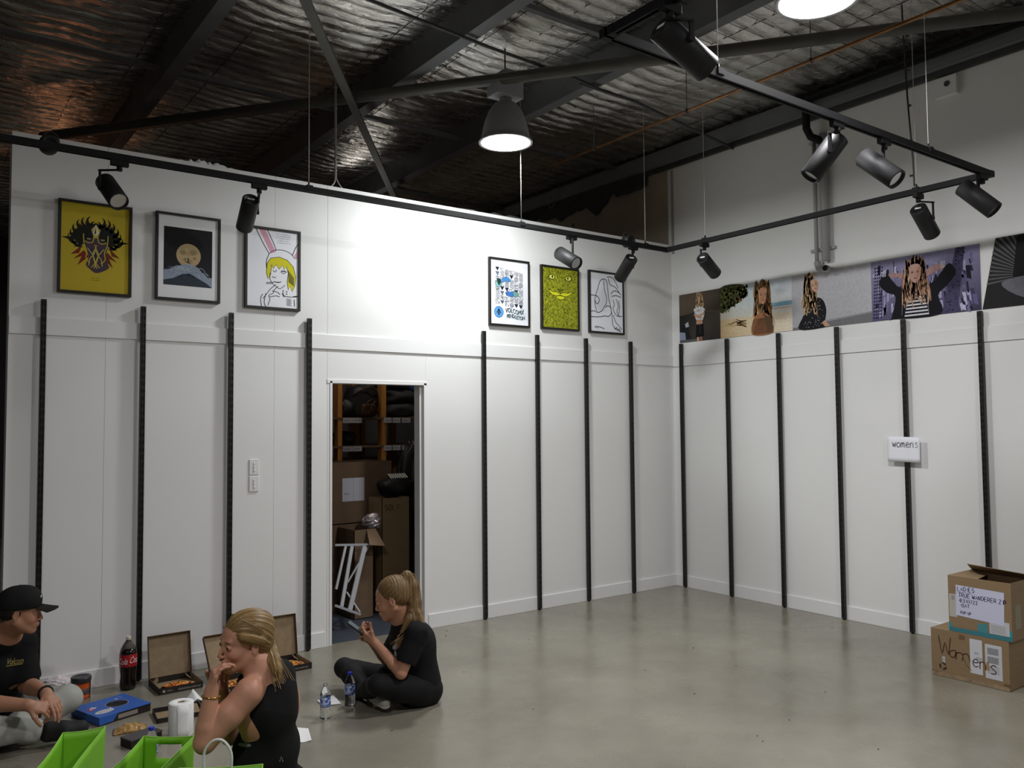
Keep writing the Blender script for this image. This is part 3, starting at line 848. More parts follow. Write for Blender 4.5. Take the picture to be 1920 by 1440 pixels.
# ------------------------------------------------------------------ high bay lamps
LAMP_LAB = ['grey bell-shaped high bay lamp glowing white at the centre of the roof', 'round high bay lamp cut off by the top edge at the upper right',
            'high bay lamp hanging behind the photographer on the left', 'high bay lamp hanging behind the photographer near the right wall']
for (x, y, z), lab in zip(LAMP_SPOTS, LAMP_LAB):
    t = thing('high_bay_lamp', lab, 'lamp', (x, y, z), group=None)
    M = Matrix.Translation((x, y, z))
    R = 0.205
    m = MB(); m.lathe([(R + 0.006, 0.0), (R + 0.006, 0.012), (R - 0.012, 0.022), (R - 0.018, 0.06), (R - 0.04, 0.16), (R - 0.075, 0.25), (R - 0.115, 0.305), (0.055, 0.325), (0.05, 0.32), (0.10, 0.27), (0.15, 0.12), (R - 0.012, 0.0), (R + 0.006, 0.0)], n=48, M=M, cap=(False, False))
    m.build('shade', 'shade_grey', t)
    m = MB(); m.lathe([(0.0, 0.008), (R - 0.013, 0.008), (R - 0.013, 0.002), (R * .8, -0.004), (0.0, -0.009)], n=48, M=M); m.build('diffuser', 'lamp_glow', t)
    m = MB(); m.tube([(x, y, z + 0.31), (x, y, z + 0.36)], 0.05, n=16); m.build('neck', 'steel', t)
    m = MB(); m.box((x - 0.125, y - 0.075, z + 0.355), (x + 0.125, y + 0.075, z + 0.50)); m.box((x - 0.055, y - 0.085, z + 0.50), (x + 0.055, y + 0.06, z + 0.56))
    m.build('ballast_box', 'ballast_grey', t, bevel=0.006)
    m = MB(); m.tube([(x, y, z + 0.55), (x, y, ROOF - 0.03)], 0.006, n=8); m.build('hanging_rod', 'wire_dark', t)

# ------------------------------------------------------------------ wall fittings
sw = thing('light_switch', 'upper white three-gang light switch plate on the left partition', 'switch', (-4.449, WY, 1.40))
def switch_plate(t):
    x, y, z = t.location
    m = MB(); m.box((x - 0.036, y - 0.009, z - 0.058), (x + 0.036, y, z + 0.058)); m.build('plate', 'white_plastic', t, bevel=0.004)
    for k in (-1, 0, 1):
        m = MB(); m.box((x - 0.006, y - 0.015, z + k * 0.024 - 0.008), (x + 0.006, y - 0.007, z + k * 0.024 + 0.008)); m.build('rocker', 'white_plastic', t, bevel=0.002)
switch_plate(sw)
s2 = copy_tree(sw); s2.location = (-4.449, WY, 1.277); tag(s2, 'lower white three-gang light switch plate on the left partition', 'switch')

# handwritten paper on the fifth upright
pa, pb = at(1663, 818, 0, -0.006), at(1726, 868, 0, -0.006)
y_l, y_r = pa[1], pb[1]; zt_, zb_ = 1.575, 1.372
pp = thing('paper_sign', 'white paper handwritten womens, taped to an upright on the right wall', 'sign', (-0.003, y_l, zb_))
m = MB(); m.sheet(lambda u, v: (-0.004 - 0.012 * (u - 0.5) ** 2 * 4 * 0 - 0.010 * max(0, (u - 0.6)) ** 1.5 * 2, y_l + (y_r - y_l) * u, zb_ + (zt_ - zb_) * v - 0.006 * u), 10, 6)
m.build('sheet', 'paper', pp, solid=0.0006)
A = Art((-0.0075, y_l, zb_), (0, -1, 0), (0, 0, 1), lift=0.0006)
A.hand('womens', 0.045, 0.118, 0.062, '#3a3a40', w=0.0042, pitch=0.60, gw=0.50, rot=-0.02); A.build('writing', pp)
# ------------------------------------------------------------------ framed posters on the partition
def framed(px, rect_lab, label, matw=0.0, paper='paper', group=None):
    """px: outer corners of the frame in the photograph (left, top, right, bottom) as pairs"""
    (l, t, r, b_) = rect_lab
    yf = 0.016
    o = thing('framed_poster', label, 'poster', ((l + r) / 2, WY, b_), group=group)
    fw = 0.017
    m = MB(); m.box((l, yf, b_), (l + fw, WY, t)); m.box((r - fw, yf, b_), (r, WY, t)); m.box((l + fw, yf, b_), (r - fw, WY, b_ + fw)); m.box((l + fw, yf, t - fw), (r - fw, WY, t))
    m.build('frame', 'frame_black', o, bevel=0.0012)
    m = MB(); m.box((l + fw, yf + 0.010, b_ + fw), (r - fw, yf + 0.014, t - fw)); m.build('sheet', paper, o)
    return o, Art((l + fw, yf + 0.010, b_ + fw), (1, 0, 0), (0, 0, 1)), r - l - 2 * fw, t - b_ - 2 * fw


mat('paper_yellow', '#bfa91c', 0.6); mat('paper_lime', '#979c20', 0.6)


def frame_rect(tl, tr, bl, br):
    ps = [at(*p, 1, 0.016) for p in (tl, tr, bl, br)]
    return ((ps[0][0] + ps[2][0]) / 2, (ps[0][2] + ps[1][2]) / 2, (ps[1][0] + ps[3][0]) / 2, (ps[2][2] + ps[3][2]) / 2)


# 1: yellow mask
o, A, w, h = framed(None, frame_rect((107.5, 372), (246.5, 387), (110, 549.5), (249, 555)), 'framed yellow poster of a wild-maned dark mask, leftmost on the partition', paper='paper_yellow')
A.sx = w; A.sy = w; H = h / w
dk = '#10140c'
cx, cy = 0.5, H * 0.57


def mirror(pts): return [(1 - x, y) for x, y in pts]


mane = [(0.47, H * .62), (0.43, H * .72), (0.53, H * .80), (0.40, H * .77), (0.33, H * .80), (0.36, H * .755), (0.30, H * .745), (0.25, H * .78), (0.26, H * .73), (0.20, H * .70), (0.17, H * .735), (0.17, H * .66), (0.10, H * .64),
        (0.18, H * .615), (0.0, H * .60), (0.14, H * .57), (0.22, H * .575), (0.14, H * .535), (0.25, H * .545), (0.18, H * .49), (0.33, H * .54), (0.42, H * .52), (0.5, H * .54)]
sm = lambda p, k=3: smooth_pts(p, k, True)
A.poly(mane, dk); A.poly(mirror(mane)[::-1], dk)
# hooked curls of the mane
for fx in (0, 1):
    for (x, y, a0, L_) in ((.42, .76, 150, .17), (.36, .74, 160, .18), (.30, .71, 165, .18), (.25, .66, 172, .18), (.24, .60, 182, .20), (.22, .55, 188, .20), (.30, .52, 200, .20), (.46, .74, 140, .12)):
        pts = [(x, H * y)]; a = math.radians(a0)
        for i in range(12):
            pts.append((pts[-1][0] + L_ / 11 * math.cos(a), pts[-1][1] + L_ / 11 * math.sin(a))); a -= math.radians(11)
        if fx: pts = mirror(pts)
        A.line(pts, 0.060, dk, taper='tip')
for pts in ([(0.33, H * .47), (0.18, H * .36), (0.30, H * .40), (0.24, H * .29), (0.40, H * .40)], [(0.30, H * .52), (0.14, H * .41), (0.26, H * .43)]):
    A.poly(pts, '#7a2416'); A.poly(mirror(pts)[::-1], '#6d3014')
body = [(0.34, H * .56), (0.40, H * .40), (0.36, H * .31), (0.42, H * .26), (0.50, H * .22), (0.60, H * .24), (0.70, H * .29), (0.68, H * .34), (0.64, H * .42), (0.68, H * .56), (0.5, H * .62)]
A.poly(sm(body), '#4a3a46'); A.poly(sm([(0.42, H * .50), (0.50, H * .47), (0.58, H * .50), (0.55, H * .40), (0.45, H * .40)]), '#2b2e5e')
A.poly([(0.50, H * .78), (0.45, H * .68), (0.50, H * .64), (0.55, H * .68)], '#d8d4c0'); A.poly([(0.50, H * .75), (0.475, H * .68), (0.50, H * .66)], '#222222')
yl = '#c9b64a'
for fx in (0, 1):
    M2 = mirror if fx else (lambda p: p)
    A.ell(*(M2([(0.39, H * .60)])[0]), 0.055, 0.022, dk); A.ell(*(M2([(0.40, H * .605)])[0]), 0.035, 0.013, '#8e9170')
    for pts in ([(0.47, H * .66), (0.46, H * .58), (0.40, H * .56), (0.34, H * .58)], [(0.32, H * .66), (0.33, H * .55), (0.37, H * .46), (0.36, H * .38), (0.42, H * .33)], [(0.50, H * .53), (0.48, H * .44), (0.42, H * .38), (0.40, H * .30)],
                [(0.38, H * .50), (0.46, H * .42), (0.50, H * .34), (0.56, H * .28)], [(0.50, H * .50), (0.54, H * .44), (0.52, H * .36), (0.48, H * .27)]):
        A.curve(M2(pts), 0.013, yl, new=True)
A.ell(0.5, H * .535, 0.03, 0.012, '#b5763a')
for k, t in enumerate(('Ryan Lovelin', 'Reconnected', '')):
    if t: A.text(t, 0.44, H * (.155 - k * .022), 0.012, dk, width=0.12)
A.build('print', o)

# 2: moon and wave
o, A, w, h = framed(None, frame_rect((294.5, 394.5), (416, 411), (290, 561), (411.5, 568)), 'framed poster of a moon over a pale wave on black, second from the left', paper='mat_board')
A.sx = w; A.sy = w; H = h / w
x0, x1, y0, y1 = 0.09, 0.90, H * .155, H * .86
A.rect(x0, y0, x1, y1, '#0d0e12'); A.rect(x0, y0, x1, y0 + (y1 - y0) * .5, None, cols=['#20242c', '#23262c', '#101116', '#101116'])
A.ell(0.50, H * .53, 0.205, 0.205, '#b79f78', n=40)
for (x, y, r, c) in ((.40, .56, .05, '#9a8562'), (.58, .57, .06, '#a08a66'), (.52, .46, .05, '#a48d68'), (.44, .48, .03, '#8d795a'), (.60, .50, .03, '#927d5c'), (.47, .60, .035, '#c4ae88')):
    A.ell(x, H * y, r, r * .8, c, n=14)
wave = [(x0, H * .33), (.20, H * .35), (.30, H * .385), (.42, H * .42), (.55, H * .425), (.66, H * .39), (.74, H * .33), (.84, H * .275), (x1, H * .28), (x1, y0), (x0, y0)]
A.poly(wave, '#8f9bac'); A.poly([(x0, y0), (x1, y0), (.80, H * .21), (.66, H * .26), (.52, H * .31), (.40, H * .30), (.25, H * .24), (x0, H * .21)], '#2e3844')
for k in range(26):
    x = random.uniform(.12, .80); y = random.uniform(.30, .40)
    y = min(y, .36 + .06 * math.sin((x - .1) * 3))
    A.curve([(x - .04, H * (y - .02)), (x, H * y), (x + .05, H * (y - .015)), (x + .08, H * (y - .045))], 0.006, random.choice(['#b5bfcc', '#6d7a8c', '#c6ccd6']))
A.line([(.485, H * .50), (.50, H * .475), (.49, H * .455), (.505, H * .44)], 0.018, '#1a1612', new=True); A.line([(.44, H * .455), (.53, H * .435)], 0.012, '#1a1612')
A.build('print', o)

# 3: rabbit ears
o, A, w, h = framed(None, frame_rect((470, 421), (566, 435), (450, 574), (562, 584.5)), 'framed black and white poster of a smoking girl with pink rabbit ears and yellow hair')
l3, t3_, r3, b3 = frame_rect((470, 421), (566, 435), (450, 574), (562, 584.5))
A.sx = w; A.sy = w; H = h / w; ink = '#14141a'
ear = [(.22, H), (.34, H), (.55, H * .72), (.45, H * .70)]
A.poly(ear, '#d9a0b4'); A.curve([(.16, H), (.30, H * .82), (.42, H * .69)], .014, ink, new=True); A.curve([(.38, H), (.50, H * .84), (.56, H * .74)], .014, ink)
A.poly([(.92, H * .70), (.99, H * .78), (.99, H * .66), (.94, H * .66)], '#d9a0b4'); A.curve([(.88, H * .70), (.94, H * .80), (.995, H * .86)], .014, ink)
A.curve([(.42, H * .69), (.52, H * .74), (.70, H * .755), (.85, H * .72), (.93, H * .66)], .012, ink); A.curve([(.42, H * .69), (.37, H * .60), (.37, H * .50)], .014, ink)
hair = [(.38, H * .56), (.45, H * .635), (.62, H * .66), (.78, H * .63), (.90, H * .55), (.95, H * .42), (.93, H * .30), (.88, H * .22), (.84, H * .30), (.80, H * .24), (.78, H * .34), (.80, H * .46), (.76, H * .55), (.72, H * .50), (.68, H * .56), (.62, H * .50), (.56, H * .56), (.50, H * .50), (.47, H * .55), (.45, H * .42), (.40, H * .36), (.37, H * .44)]
A.poly(hair, '#d8cf1f'); A.line(hair, .011, ink, close=True, new=True)
for k in range(10): A.line([(.80 + k * .012, H * (.50 - k * .01)), (.81 + k * .011, H * (.34 - k * .005))], .008, ink)
for pts in ([(.44, H * .44), (.44, H * .36), (.50, H * .30), (.56, H * .27), (.64, H * .25), (.74, H * .30)], [(.49, H * .48), (.54, H * .46), (.57, H * .49)], [(.65, H * .47), (.71, H * .45), (.77, H * .48)], [(.48, H * .40), (.52, H * .385), (.56, H * .395)],
            [(.52, H * .335), (.60, H * .325), (.66, H * .34)], [(.36, H * .31), (.50, H * .325), (.66, H * .335)], [(.37, H * .295), (.50, H * .31)], [(.56, H * .30), (.46, H * .24), (.38, H * .17), (.30, H * .10)],
            [(.60, H * .28), (.52, H * .22), (.50, H * .18), (.42, H * .15), (.44, H * .10), (.40, H * .02)], [(.48, H * .21), (.58, H * .20), (.64, H * .17)], [(.30, H * .16), (.26, H * .10), (.28, H * .0)], [(.36, H * .17), (.33, H * .06), (.36, H * .0)], [(.44, H * .13), (.56, H * .15), (.63, H * .14)],
            [(.70, H * .24), (.71, H * .165), (.82, H * .15), (.99, H * .16)], [(.68, H * .19), (.72, H * .14)], [(.99, H * .17), (.9, H * .16)]):
    A.curve(pts, .011, ink, new=True)
for x, y in ((.77, .215), (.77, .185)): A.ell(x, H * y, .012, .012, ink, n=10)
A.rect(.66, H * .475, .75, H * .487, ink)
for r_ in range(5):
    A.hand('lie te smo we onls ea no'[r_:r_ + 16], .56, H * (.955 - r_ * .028), .026, '#55525c', w=.0022, pitch=.78)
for r_ in range(6): A.hand('sonay me', .76 + (r_ % 2) * .02, H * (.115 - r_ * .016), .02, ink, w=.003, pitch=.6)
A.line([(.92, H * .12), (.93, H * .03)], .010, ink)
A.build('print', o)

# 4: patterned blue poster with lettering
o, A, w, h = framed(None, frame_rect((918.5, 480.5), (994.5, 491), (918, 609), (993, 614.5)), 'framed white poster of dense black and blue patterns over lettering and a round badge')
A.sx = w; A.sy = w; H = h / w; ink = '#1c2430'
random.seed(4)
for r_ in range(8):
    for c_ in range(6):
        x = .13 + c_ * .125; y = H * (.885 - r_ * .072) - c_ * .018
        k = random.random(); s_ = .052
        A.k = 1
        if k < .25:
            A.poly([(x, y), (x + .1, y), (x + .05, y - .08)], ink if random.random() < .5 else '#5a6a78', new=False); A.line([(x, y), (x + .1, y), (x + .05, y - .08)], .010, ink, close=True)
        elif k < .5:
            for q_ in (1.0, .65, .3): A.line([(x + s_ + s_ * q_ * math.cos(a), y - s_ + s_ * q_ * math.sin(a)) for a in [i * .7 for i in range(10)]], .010, ink)
        elif k < .75:
            for q_ in range(4): A.curve([(x, y - q_ * .024), (x + .03, y - q_ * .024 + .012), (x + .07, y - q_ * .024 - .012), (x + .11, y - q_ * .024)], .010, ink, k=3)
        else:
            A.line([(x, y), (x + .1, y), (x + .1, y - .09), (x, y - .09)], .010, ink, close=True); A.line([(x, y), (x + .1, y - .09)], .008, ink); A.line([(x + .05, y), (x + .02, y - .09)], .008, ink)
        A.line([(x + random.random() * .1, y - random.random() * .1), (x + random.random() * .12, y - random.random() * .1)], .008, ink)
A.k = 3
for pts, c in (([(.30, H * .70), (.38, H * .74), (.50, H * .72), (.52, H * .67), (.40, H * .68), (.33, H * .65)], '#3f86c8'), ([(.12, H * .66), (.22, H * .64), (.31, H * .65), (.26, H * .59), (.14, H * .58)], '#7fb0a8'),
               ([(.16, H * .70), (.28, H * .69), (.22, H * .60)], '#1c3a34'), ([(.42, H * .53), (.52, H * .51), (.62, H * .53), (.60, H * .45), (.50, H * .44), (.44, H * .46)], '#3f72c0'), ([(.60, H * .53), (.72, H * .51), (.74, H * .46), (.62, H * .44)], '#6f9f96')):
    A.poly(smooth_pts(pts, 3, True), c); A.line(smooth_pts(pts, 3, True), .008, '#24466e', new=True)
A.ell(.21, H * .185, .125, .125, '#2f6fb8', n=30); A.ell(.21, H * .185, .108, .108, '#5f9fd8', n=30)
A.poly([(.21, H * .185 + .085), (.27, H * .185 - .01), (.21, H * .185 - .08), (.15, H * .185 - .01)], '#16263e')
A.line([(.19, H * .185 + .02), (.185, H * .185 - .05)], .012, '#5f9fd8', new=True); A.line([(.23, H * .185 + .02), (.235, H * .185 - .05)], .012, '#5f9fd8')
wv = lambda a, b_: (a, b_ + .018 * math.sin(a * 13))
for dx, cc in ((.010, '#2f7f88'), (.004, '#141c26'), (0, '#141c26')):
    A.text('VOLCOMX', .38 + dx, H * .178 - dx, .105, cc, width=.50, warp=wv); A.text('PENDLETON', .42 + dx, H * .098 - dx, .085, cc, width=.48, warp=wv)
A.build('print', o)

# 5: yellow furry cat
o, A, w, h = framed(None, frame_rect((1014.5, 495), (1085.5, 504.5), (1017, 617), (1088, 620)), 'framed poster filled with a furry yellow cat face', paper='paper_lime')
A.sx = w; A.sy = w; H = h / w; random.seed(9)
tri = MB(); A.k = 1
for k in range(2300):
    x = random.uniform(.0, 1); y = random.uniform(0, H); cyy = H * .62
    ang = math.atan2(y - cyy, (x - .5) * .8) + random.uniform(-.35, .35)
    if y < H * .55: ang = -math.pi / 2 + (x - .5) * 1.3 + random.uniform(-.5, .5)
    L_ = random.uniform(.03, .07); wd = random.uniform(.003, .007)
    c = random.choice(['#2c2f0a', '#4b4e10', '#6d7012', '#d6d63a', '#c9cc2c', '#1c1d08'])
    e = (min(max(x + L_ * math.cos(ang), 0), 1), min(max(y + L_ * math.sin(ang), 0), H))
    n_ = (-math.sin(ang) * wd, math.cos(ang) * wd)
    A.k = 1 + (k % 5)
    A.mb.add([A.P(x - n_[0], y - n_[1]), A.P(*e), A.P(x + n_[0], y + n_[1])], [(0, 1, 2)], cols=[lin(c)] * 3)
A.k = 8; yb = '#dfe02c'
for fx in (0, 1):
    M2 = mirror if fx else (lambda p: p)
    A.ell(*(M2([(.26, H * .845)])[0]), .10, .062, '#22240a', n=18); A.ell(*(M2([(.265, H * .845)])[0]), .078, .046, '#dfe268', n=18); A.ell(*(M2([(.28, H * .85)])[0]), .022, .030, '#14150a', n=12)
    ch = [(.5, H * .575), (.40, H * .60), (.28, H * .595), (.16, H * .635), (.20, H * .585), (.28, H * .545), (.40, H * .535), (.5, H * .555)]
    A.poly(M2(ch)[::(-1 if fx else 1)], yb); A.line(M2(ch), .010, '#1c1d08', new=True)
lip = [(.38, H * .53), (.5, H * .545), (.62, H * .53), (.60, H * .49), (.5, H * .475), (.40, H * .495)]
A.poly(lip, yb); A.line(lip, .010, '#1c1d08', close=True, new=True)
A.curve([(.42, H * .655), (.5, H * .635), (.58, H * .655)], .012, '#1c1d08', new=True); A.curve([(.42, H * .655), (.5, H * .61), (.58, H * .655)], .010, '#1c1d08'); A.line([(.5, H * .61), (.5, H * .565)], .010, '#1c1d08')
A.build('print', o)

# 6: line drawing
o, A, w, h = framed(None, frame_rect((1104.5, 506), (1168.5, 513), (1106.5, 625), (1173, 626)), 'framed white poster with a black line drawing of a reclining figure, rightmost on the partition')
A.sx = w; A.sy = w; H = h / w; ink = '#1a1a22'
for pts in ([(0, H * .61), (.22, H * .60)], [(.22, H * .70), (.30, H * .85), (.40, H * .90), (.50, H * .88), (.54, H * .75), (.56, H * .60), (.62, H * .45), (.66, H * .30), (.68, H * .15), (.74, H * .08), (.86, H * .04), (.94, H * .02)],
            [(.42, H * .88), (.44, H * .72), (.50, H * .58), (.48, H * .48), (.42, H * .42), (.36, H * .36), (.24, H * .32), (.12, H * .34), (.02, H * .33)], [(.02, H * .24), (.14, H * .24), (.30, H * .25), (.44, H * .27), (.56, H * .27), (.64, H * .33), (.62, H * .42), (.54, H * .45), (.46, H * .42)],
            [(.22, H * .70), (.16, H * .60), (.14, H * .50), (.16, H * .40), (.20, H * .34)], [(.18, H * .60), (.24, H * .58), (.28, H * .54), (.24, H * .48), (.18, H * .47), (.15, H * .52)], [(.56, H * .92), (.62, H * .82), (.72, H * .80), (.82, H * .76), (.92, H * .68)],
            [(.52, H * .94), (.66, H * .95), (.78, H * .88), (.86, H * .78)], [(.64, H * .66), (.74, H * .72), (.88, H * .70), (.96, H * .66)], [(.66, H * .62), (.80, H * .64), (.96, H * .62)], [(.70, H * .56), (.74, H * .48), (.70, H * .42), (.74, H * .34), (.80, H * .30)],
            [(.80, H * .58), (.86, H * .46), (.82, H * .36), (.90, H * .27)], [(.88, H * .56), (.90, H * .44), (.88, H * .32)], [(.80, H * .29), (.98, H * .29)], [(.70, H * .30), (.78, H * .18), (.88, H * .12), (.97, H * .06)],
            [(.72, H * .10), (.76, H * .06), (.80, H * .09), (.84, H * .04), (.88, H * .07), (.92, H * .03)], [(.12, H * .085), (.16, H * .06), (.19, H * .09), (.22, H * .055), (.26, H * .08), (.42, H * .05)]):
    A.curve(pts, .017, ink)
A.build('print', o)

# ------------------------------------------------------------------ photographs on the right wall
def photo(y0, y1, z0, z1, label, pts=None):
    o = thing('photo_panel', label, 'photograph', (WX, (y0 + y1) / 2, z0))
    T = 0.006
    m = MB()
    if pts is None:
        m.box((WX - T, y1, z0), (WX, y0, z1))
    else:
        vs = [(WX - T, y0 - u, z0 + v) for u, v in pts]; n = len(vs); vs += [(WX, v[1], v[2]) for v in vs]
        m.add(vs, [tuple(range(n)), tuple(range(2 * n - 1, n - 1, -1))] + [(i, n + i, n + (i + 1) % n, (i + 1) % n) for i in range(n)])
    m.build('board', 'galv', o)
    A = Art((WX - T, y0, z0), (0, -1, 0), (0, 0, 1))
    return o, A, y0 - y1, z1 - z0


PZ0, PZ1 = 2.540, 3.045
ys_ = [at(x, y, 0, WX - 0.006)[1] for x, y in ((1274, 596), (1350.5, 588), (1485, 567), (1634, 545), (1838, 520))]
blonde, blonde_d, skin_, skin_d = '#c9a77c', '#8f6c48', '#c89a7e', '#9a6c54'
random.seed(21)


def strands(A, cx, cy, rx, L, n, cols, w, spread=.25, wave=.012):
    A.k += 1
    for k in range(n):
        t = random.uniform(-1, 1); x = cx + rx * t; y = cy + random.uniform(-.02, .04) - abs(t) * rx * .5
        l_ = L * random.uniform(.7, 1.05); x2 = x + spread * .45 * t * l_
        A.curve([(x, y), (x + random.uniform(-wave, wave) + (x2 - x) * .35, y - l_ * .35), (x + (x2 - x) * .7 + random.uniform(-wave, wave), y - l_ * .7), (x2, y - l_)], w * random.uniform(.6, 1.3), random.choice(cols), k=3)


def face(A, cx, cy, r, tilt=0.0, sc='#c99e82', dark='#9a6e56', lip='#a3564e', prof=0):
    """painted head: r is half its height"""
    R_ = lambda x, y: (cx + (x * math.cos(tilt) - y * math.sin(tilt)) * r, cy + (x * math.sin(tilt) + y * math.cos(tilt)) * r)
    A.poly([R_(*p) for p in smooth_pts([(0, 1), (.5, .85), (.68, .35), (.62, -.2), (.38, -.75), (0, -1), (-.38, -.75), (-.62, -.2), (-.68, .35), (-.5, .85)], 3, True)], sc)
    A.poly([R_(*p) for p in smooth_pts([(.25, .7), (.6, .35), (.6, -.2), (.36, -.72), (.1, -.9), (.3, -.3), (.25, .1)], 3, True)], dark if prof else '#bb8f74')
    for s in (-1, 1):
        A.poly([R_(s * .28 + .17 * math.cos(a), .12 + .07 * math.sin(a)) for a in [i * .785 for i in range(8)]], '#8a6350')
        A.poly([R_(s * .28 + .10 * math.cos(a), .11 + .045 * math.sin(a)) for a in [i * .785 for i in range(8)]], '#2c2420')
        A.line([R_(s * .12, .26), R_(s * .30, .31), R_(s * .46, .24)], .05 * r, '#6d4c38', new=True)
    A.line([R_(.03, .15), R_(.09, -.15), R_(.10, -.24), R_(-.08, -.26)], .05 * r, '#a0745c', new=True)
    A.poly([R_(*p) for p in ((-.22, -.48), (-.06, -.42), (0, -.44), (.06, -.42), (.22, -.48), (.08, -.57), (-.08, -.57))], lip)


# A: girl in a cropped sport tee
o, A, w, h = photo(ys_[0], ys_[1], PZ0, PZ1, 'photograph of a blonde person in a cropped tee and black skirt, tight in the corner')
A.rect(0, 0, w, h, None, cols=['#4a4440', '#38322e', '#5e5348', '#6b5f52'])
A.rect(0, h * .58, w, h, None, cols=['#5b5046', '#3c332c', '#4a4038', '#6a5c4c'])
A.poly([(0, 0), (w, 0), (w, h * .52), (w * .5, h * .60), (0, h * .56)], None, cols=['#35312f', '#3a3430', '#4c443c', '#2c2724', '#242220'])
A.poly([(0, 0), (w * .30, 0), (w * .22, h * .34), (0, h * .38)], '#1e1f24'); A.poly([(w * .0, 0), (w * .16, 0), (w * .14, h * .20), (0, h * .22)], '#8d95ac'); A.poly([(w * .16, h * .30), (w * .24, h * .32), (w * .22, h * .42), (w * .14, h * .38)], '#b9bdc8')
A.rect(0, 0, w * .5, h * .05, '#5c5c60')
cx = w * .50
strands(A, cx + .004, h * .94, .036, .17, 34, [blonde, '#d8ba8e', '#b08a5e', '#e0c69c'], .006, .15)
A.rect(cx - .036, 0, cx - .008, h * .10, skin_); A.rect(cx + .004, 0, cx + .034, h * .10, skin_d)
A.poly([(cx - .052, h * .08), (cx + .060, h * .08), (cx + .055, h * .34), (cx - .040, h * .36)], '#101114')
A.rect(cx - .040, h * .34, cx + .040, h * .45, skin_)
A.poly([(cx - .075, h * .66), (cx - .03, h * .70), (cx + .03, h * .70), (cx + .078, h * .63), (cx + .062, h * .50), (cx + .045, h * .42), (cx - .045, h * .44), (cx - .062, h * .54)], '#d9d9dc')
for q_ in (-.078, .058): A.rect(cx + q_, h * .57, cx + q_ + .022, h * .585, '#16181e'); A.rect(cx + q_, h * .60, cx + q_ + .022, h * .612, '#16181e')
A.text('PRESS', cx - .04, h * .60, .017, '#9a2f3a', width=.075)
for a_, b_ in (((cx - .07, h * .55), (cx + .03, h * .46)), ((cx + .068, h * .55), (cx - .03, h * .49))): A.line([a_, b_], .024, skin_, new=True)
face(A, cx + .004, h * .83, .035, prof=1); strands(A, cx - .026, h * .93, .006, .14, 9, [blonde, '#e0c69c'], .005); strands(A, cx + .034, h * .93, .005, .13, 8, [blonde, '#b08a5e'], .005)
for k in range(4): A.ell(cx + .004, h * (.31 - k * .05), .003, .003, '#b8b4a8', n=6)
A.build('print', o, 'photo_print')

# B: beach
o, A, w, h = photo(ys_[1], ys_[2], PZ0, PZ1, 'photograph of a long-haired person in a net top on a sandy beach with palms')
A.rect(0, 0, w, h, None, cols=['#d9c19a', '#dcd2c0', '#c9d4dc', '#b9ccd8'])
A.rect(0, 0, w, h * .36, None, cols=['#cdb184', '#e4d8c2', '#e2d6c0', '#d2ba90'])
A.rect(w * .62, h * .48, w, h * .56, '#7fa6bc'); A.rect(w * .62, h * .40, w, h * .48, '#cfcac0'); A.rect(w * .66, h * .44, w, h * .455, '#a89a90')
A.poly([(w * .70, h), (w, h), (w, h * .72), (w * .84, h * .80)], '#d4dbe2')
A.poly(smooth_pts([(0, h), (w * .34, h), (w * .36, h * .80), (w * .26, h * .66), (w * .12, h * .56), (0, h * .52)], 4, True), '#3a4220')
for k in range(260):
    x = random.uniform(.012, w * .40); y = random.uniform(h * (.50 + .9 * max(0, x / w - .1)), h * .975)
    A.k = 9; A.ell(x, y, random.uniform(.006, .022), random.uniform(.004, .012), random.choice(['#3f4a22', '#2c3318', '#5d6a30', '#7d8248', '#8a5c3a', '#23281a']), n=6, rot=random.random() * 3, new=False)
A.k = 10
for k in range(14): A.curve([(random.uniform(0, w * .35), h * random.uniform(.2, .3)), (w * .25, h * random.uniform(.2, .34)), (w * .38, h * random.uniform(.15, .3))], .006, '#b79a68')
cx = w * .60
strands(A, cx + .015, h * .965, .062, .36, 70, ['#a97c4c', '#c49a68', '#8c6238', '#d4ae7c', '#6e4c2e'], .009, .30, .02)
A.poly(smooth_pts([(cx - .115, 0), (cx - .10, h * .28), (cx - .04, h * .40), (cx + .05, h * .38), (cx + .10, h * .24), (cx + .115, 0)], 4, True), '#a06e4c')
for k in range(20):
    u_ = -.11 + k * .0116; A.curve([(cx + u_, 0), (cx + u_ + .03, h * .14), (cx + u_ * .7 + .05, h * .30)], .0035, '#3c2416', new=(k == 0), k=3); A.curve([(cx + u_ + .02, 0), (cx + u_ - .01, h * .14), (cx + u_ * .7 - .02, h * .30)], .0035, '#3c2416', k=3)
A.poly([(cx + .02, h * .36), (cx + .09, h * .30), (cx + .13, h * .10), (cx + .06, 0)], '#5c4630')
face(A, cx + .018, h * .72, .082, -.05, '#b88668', '#8e5f46'); strands(A, cx - .060, h * .95, .008, .34, 12, ['#a97c4c', '#c49a68', '#7e5632'], .008, .3, .02); strands(A, cx + .082, h * .94, .006, .32, 10, ['#a97c4c', '#6e4c2e', '#d4ae7c'], .007, .5, .02); strands(A, cx + .01, h * .965, .045, .045, 18, ['#b58a58', '#8c6238'], .008, .5)
A.build('print', o, 'photo_print')

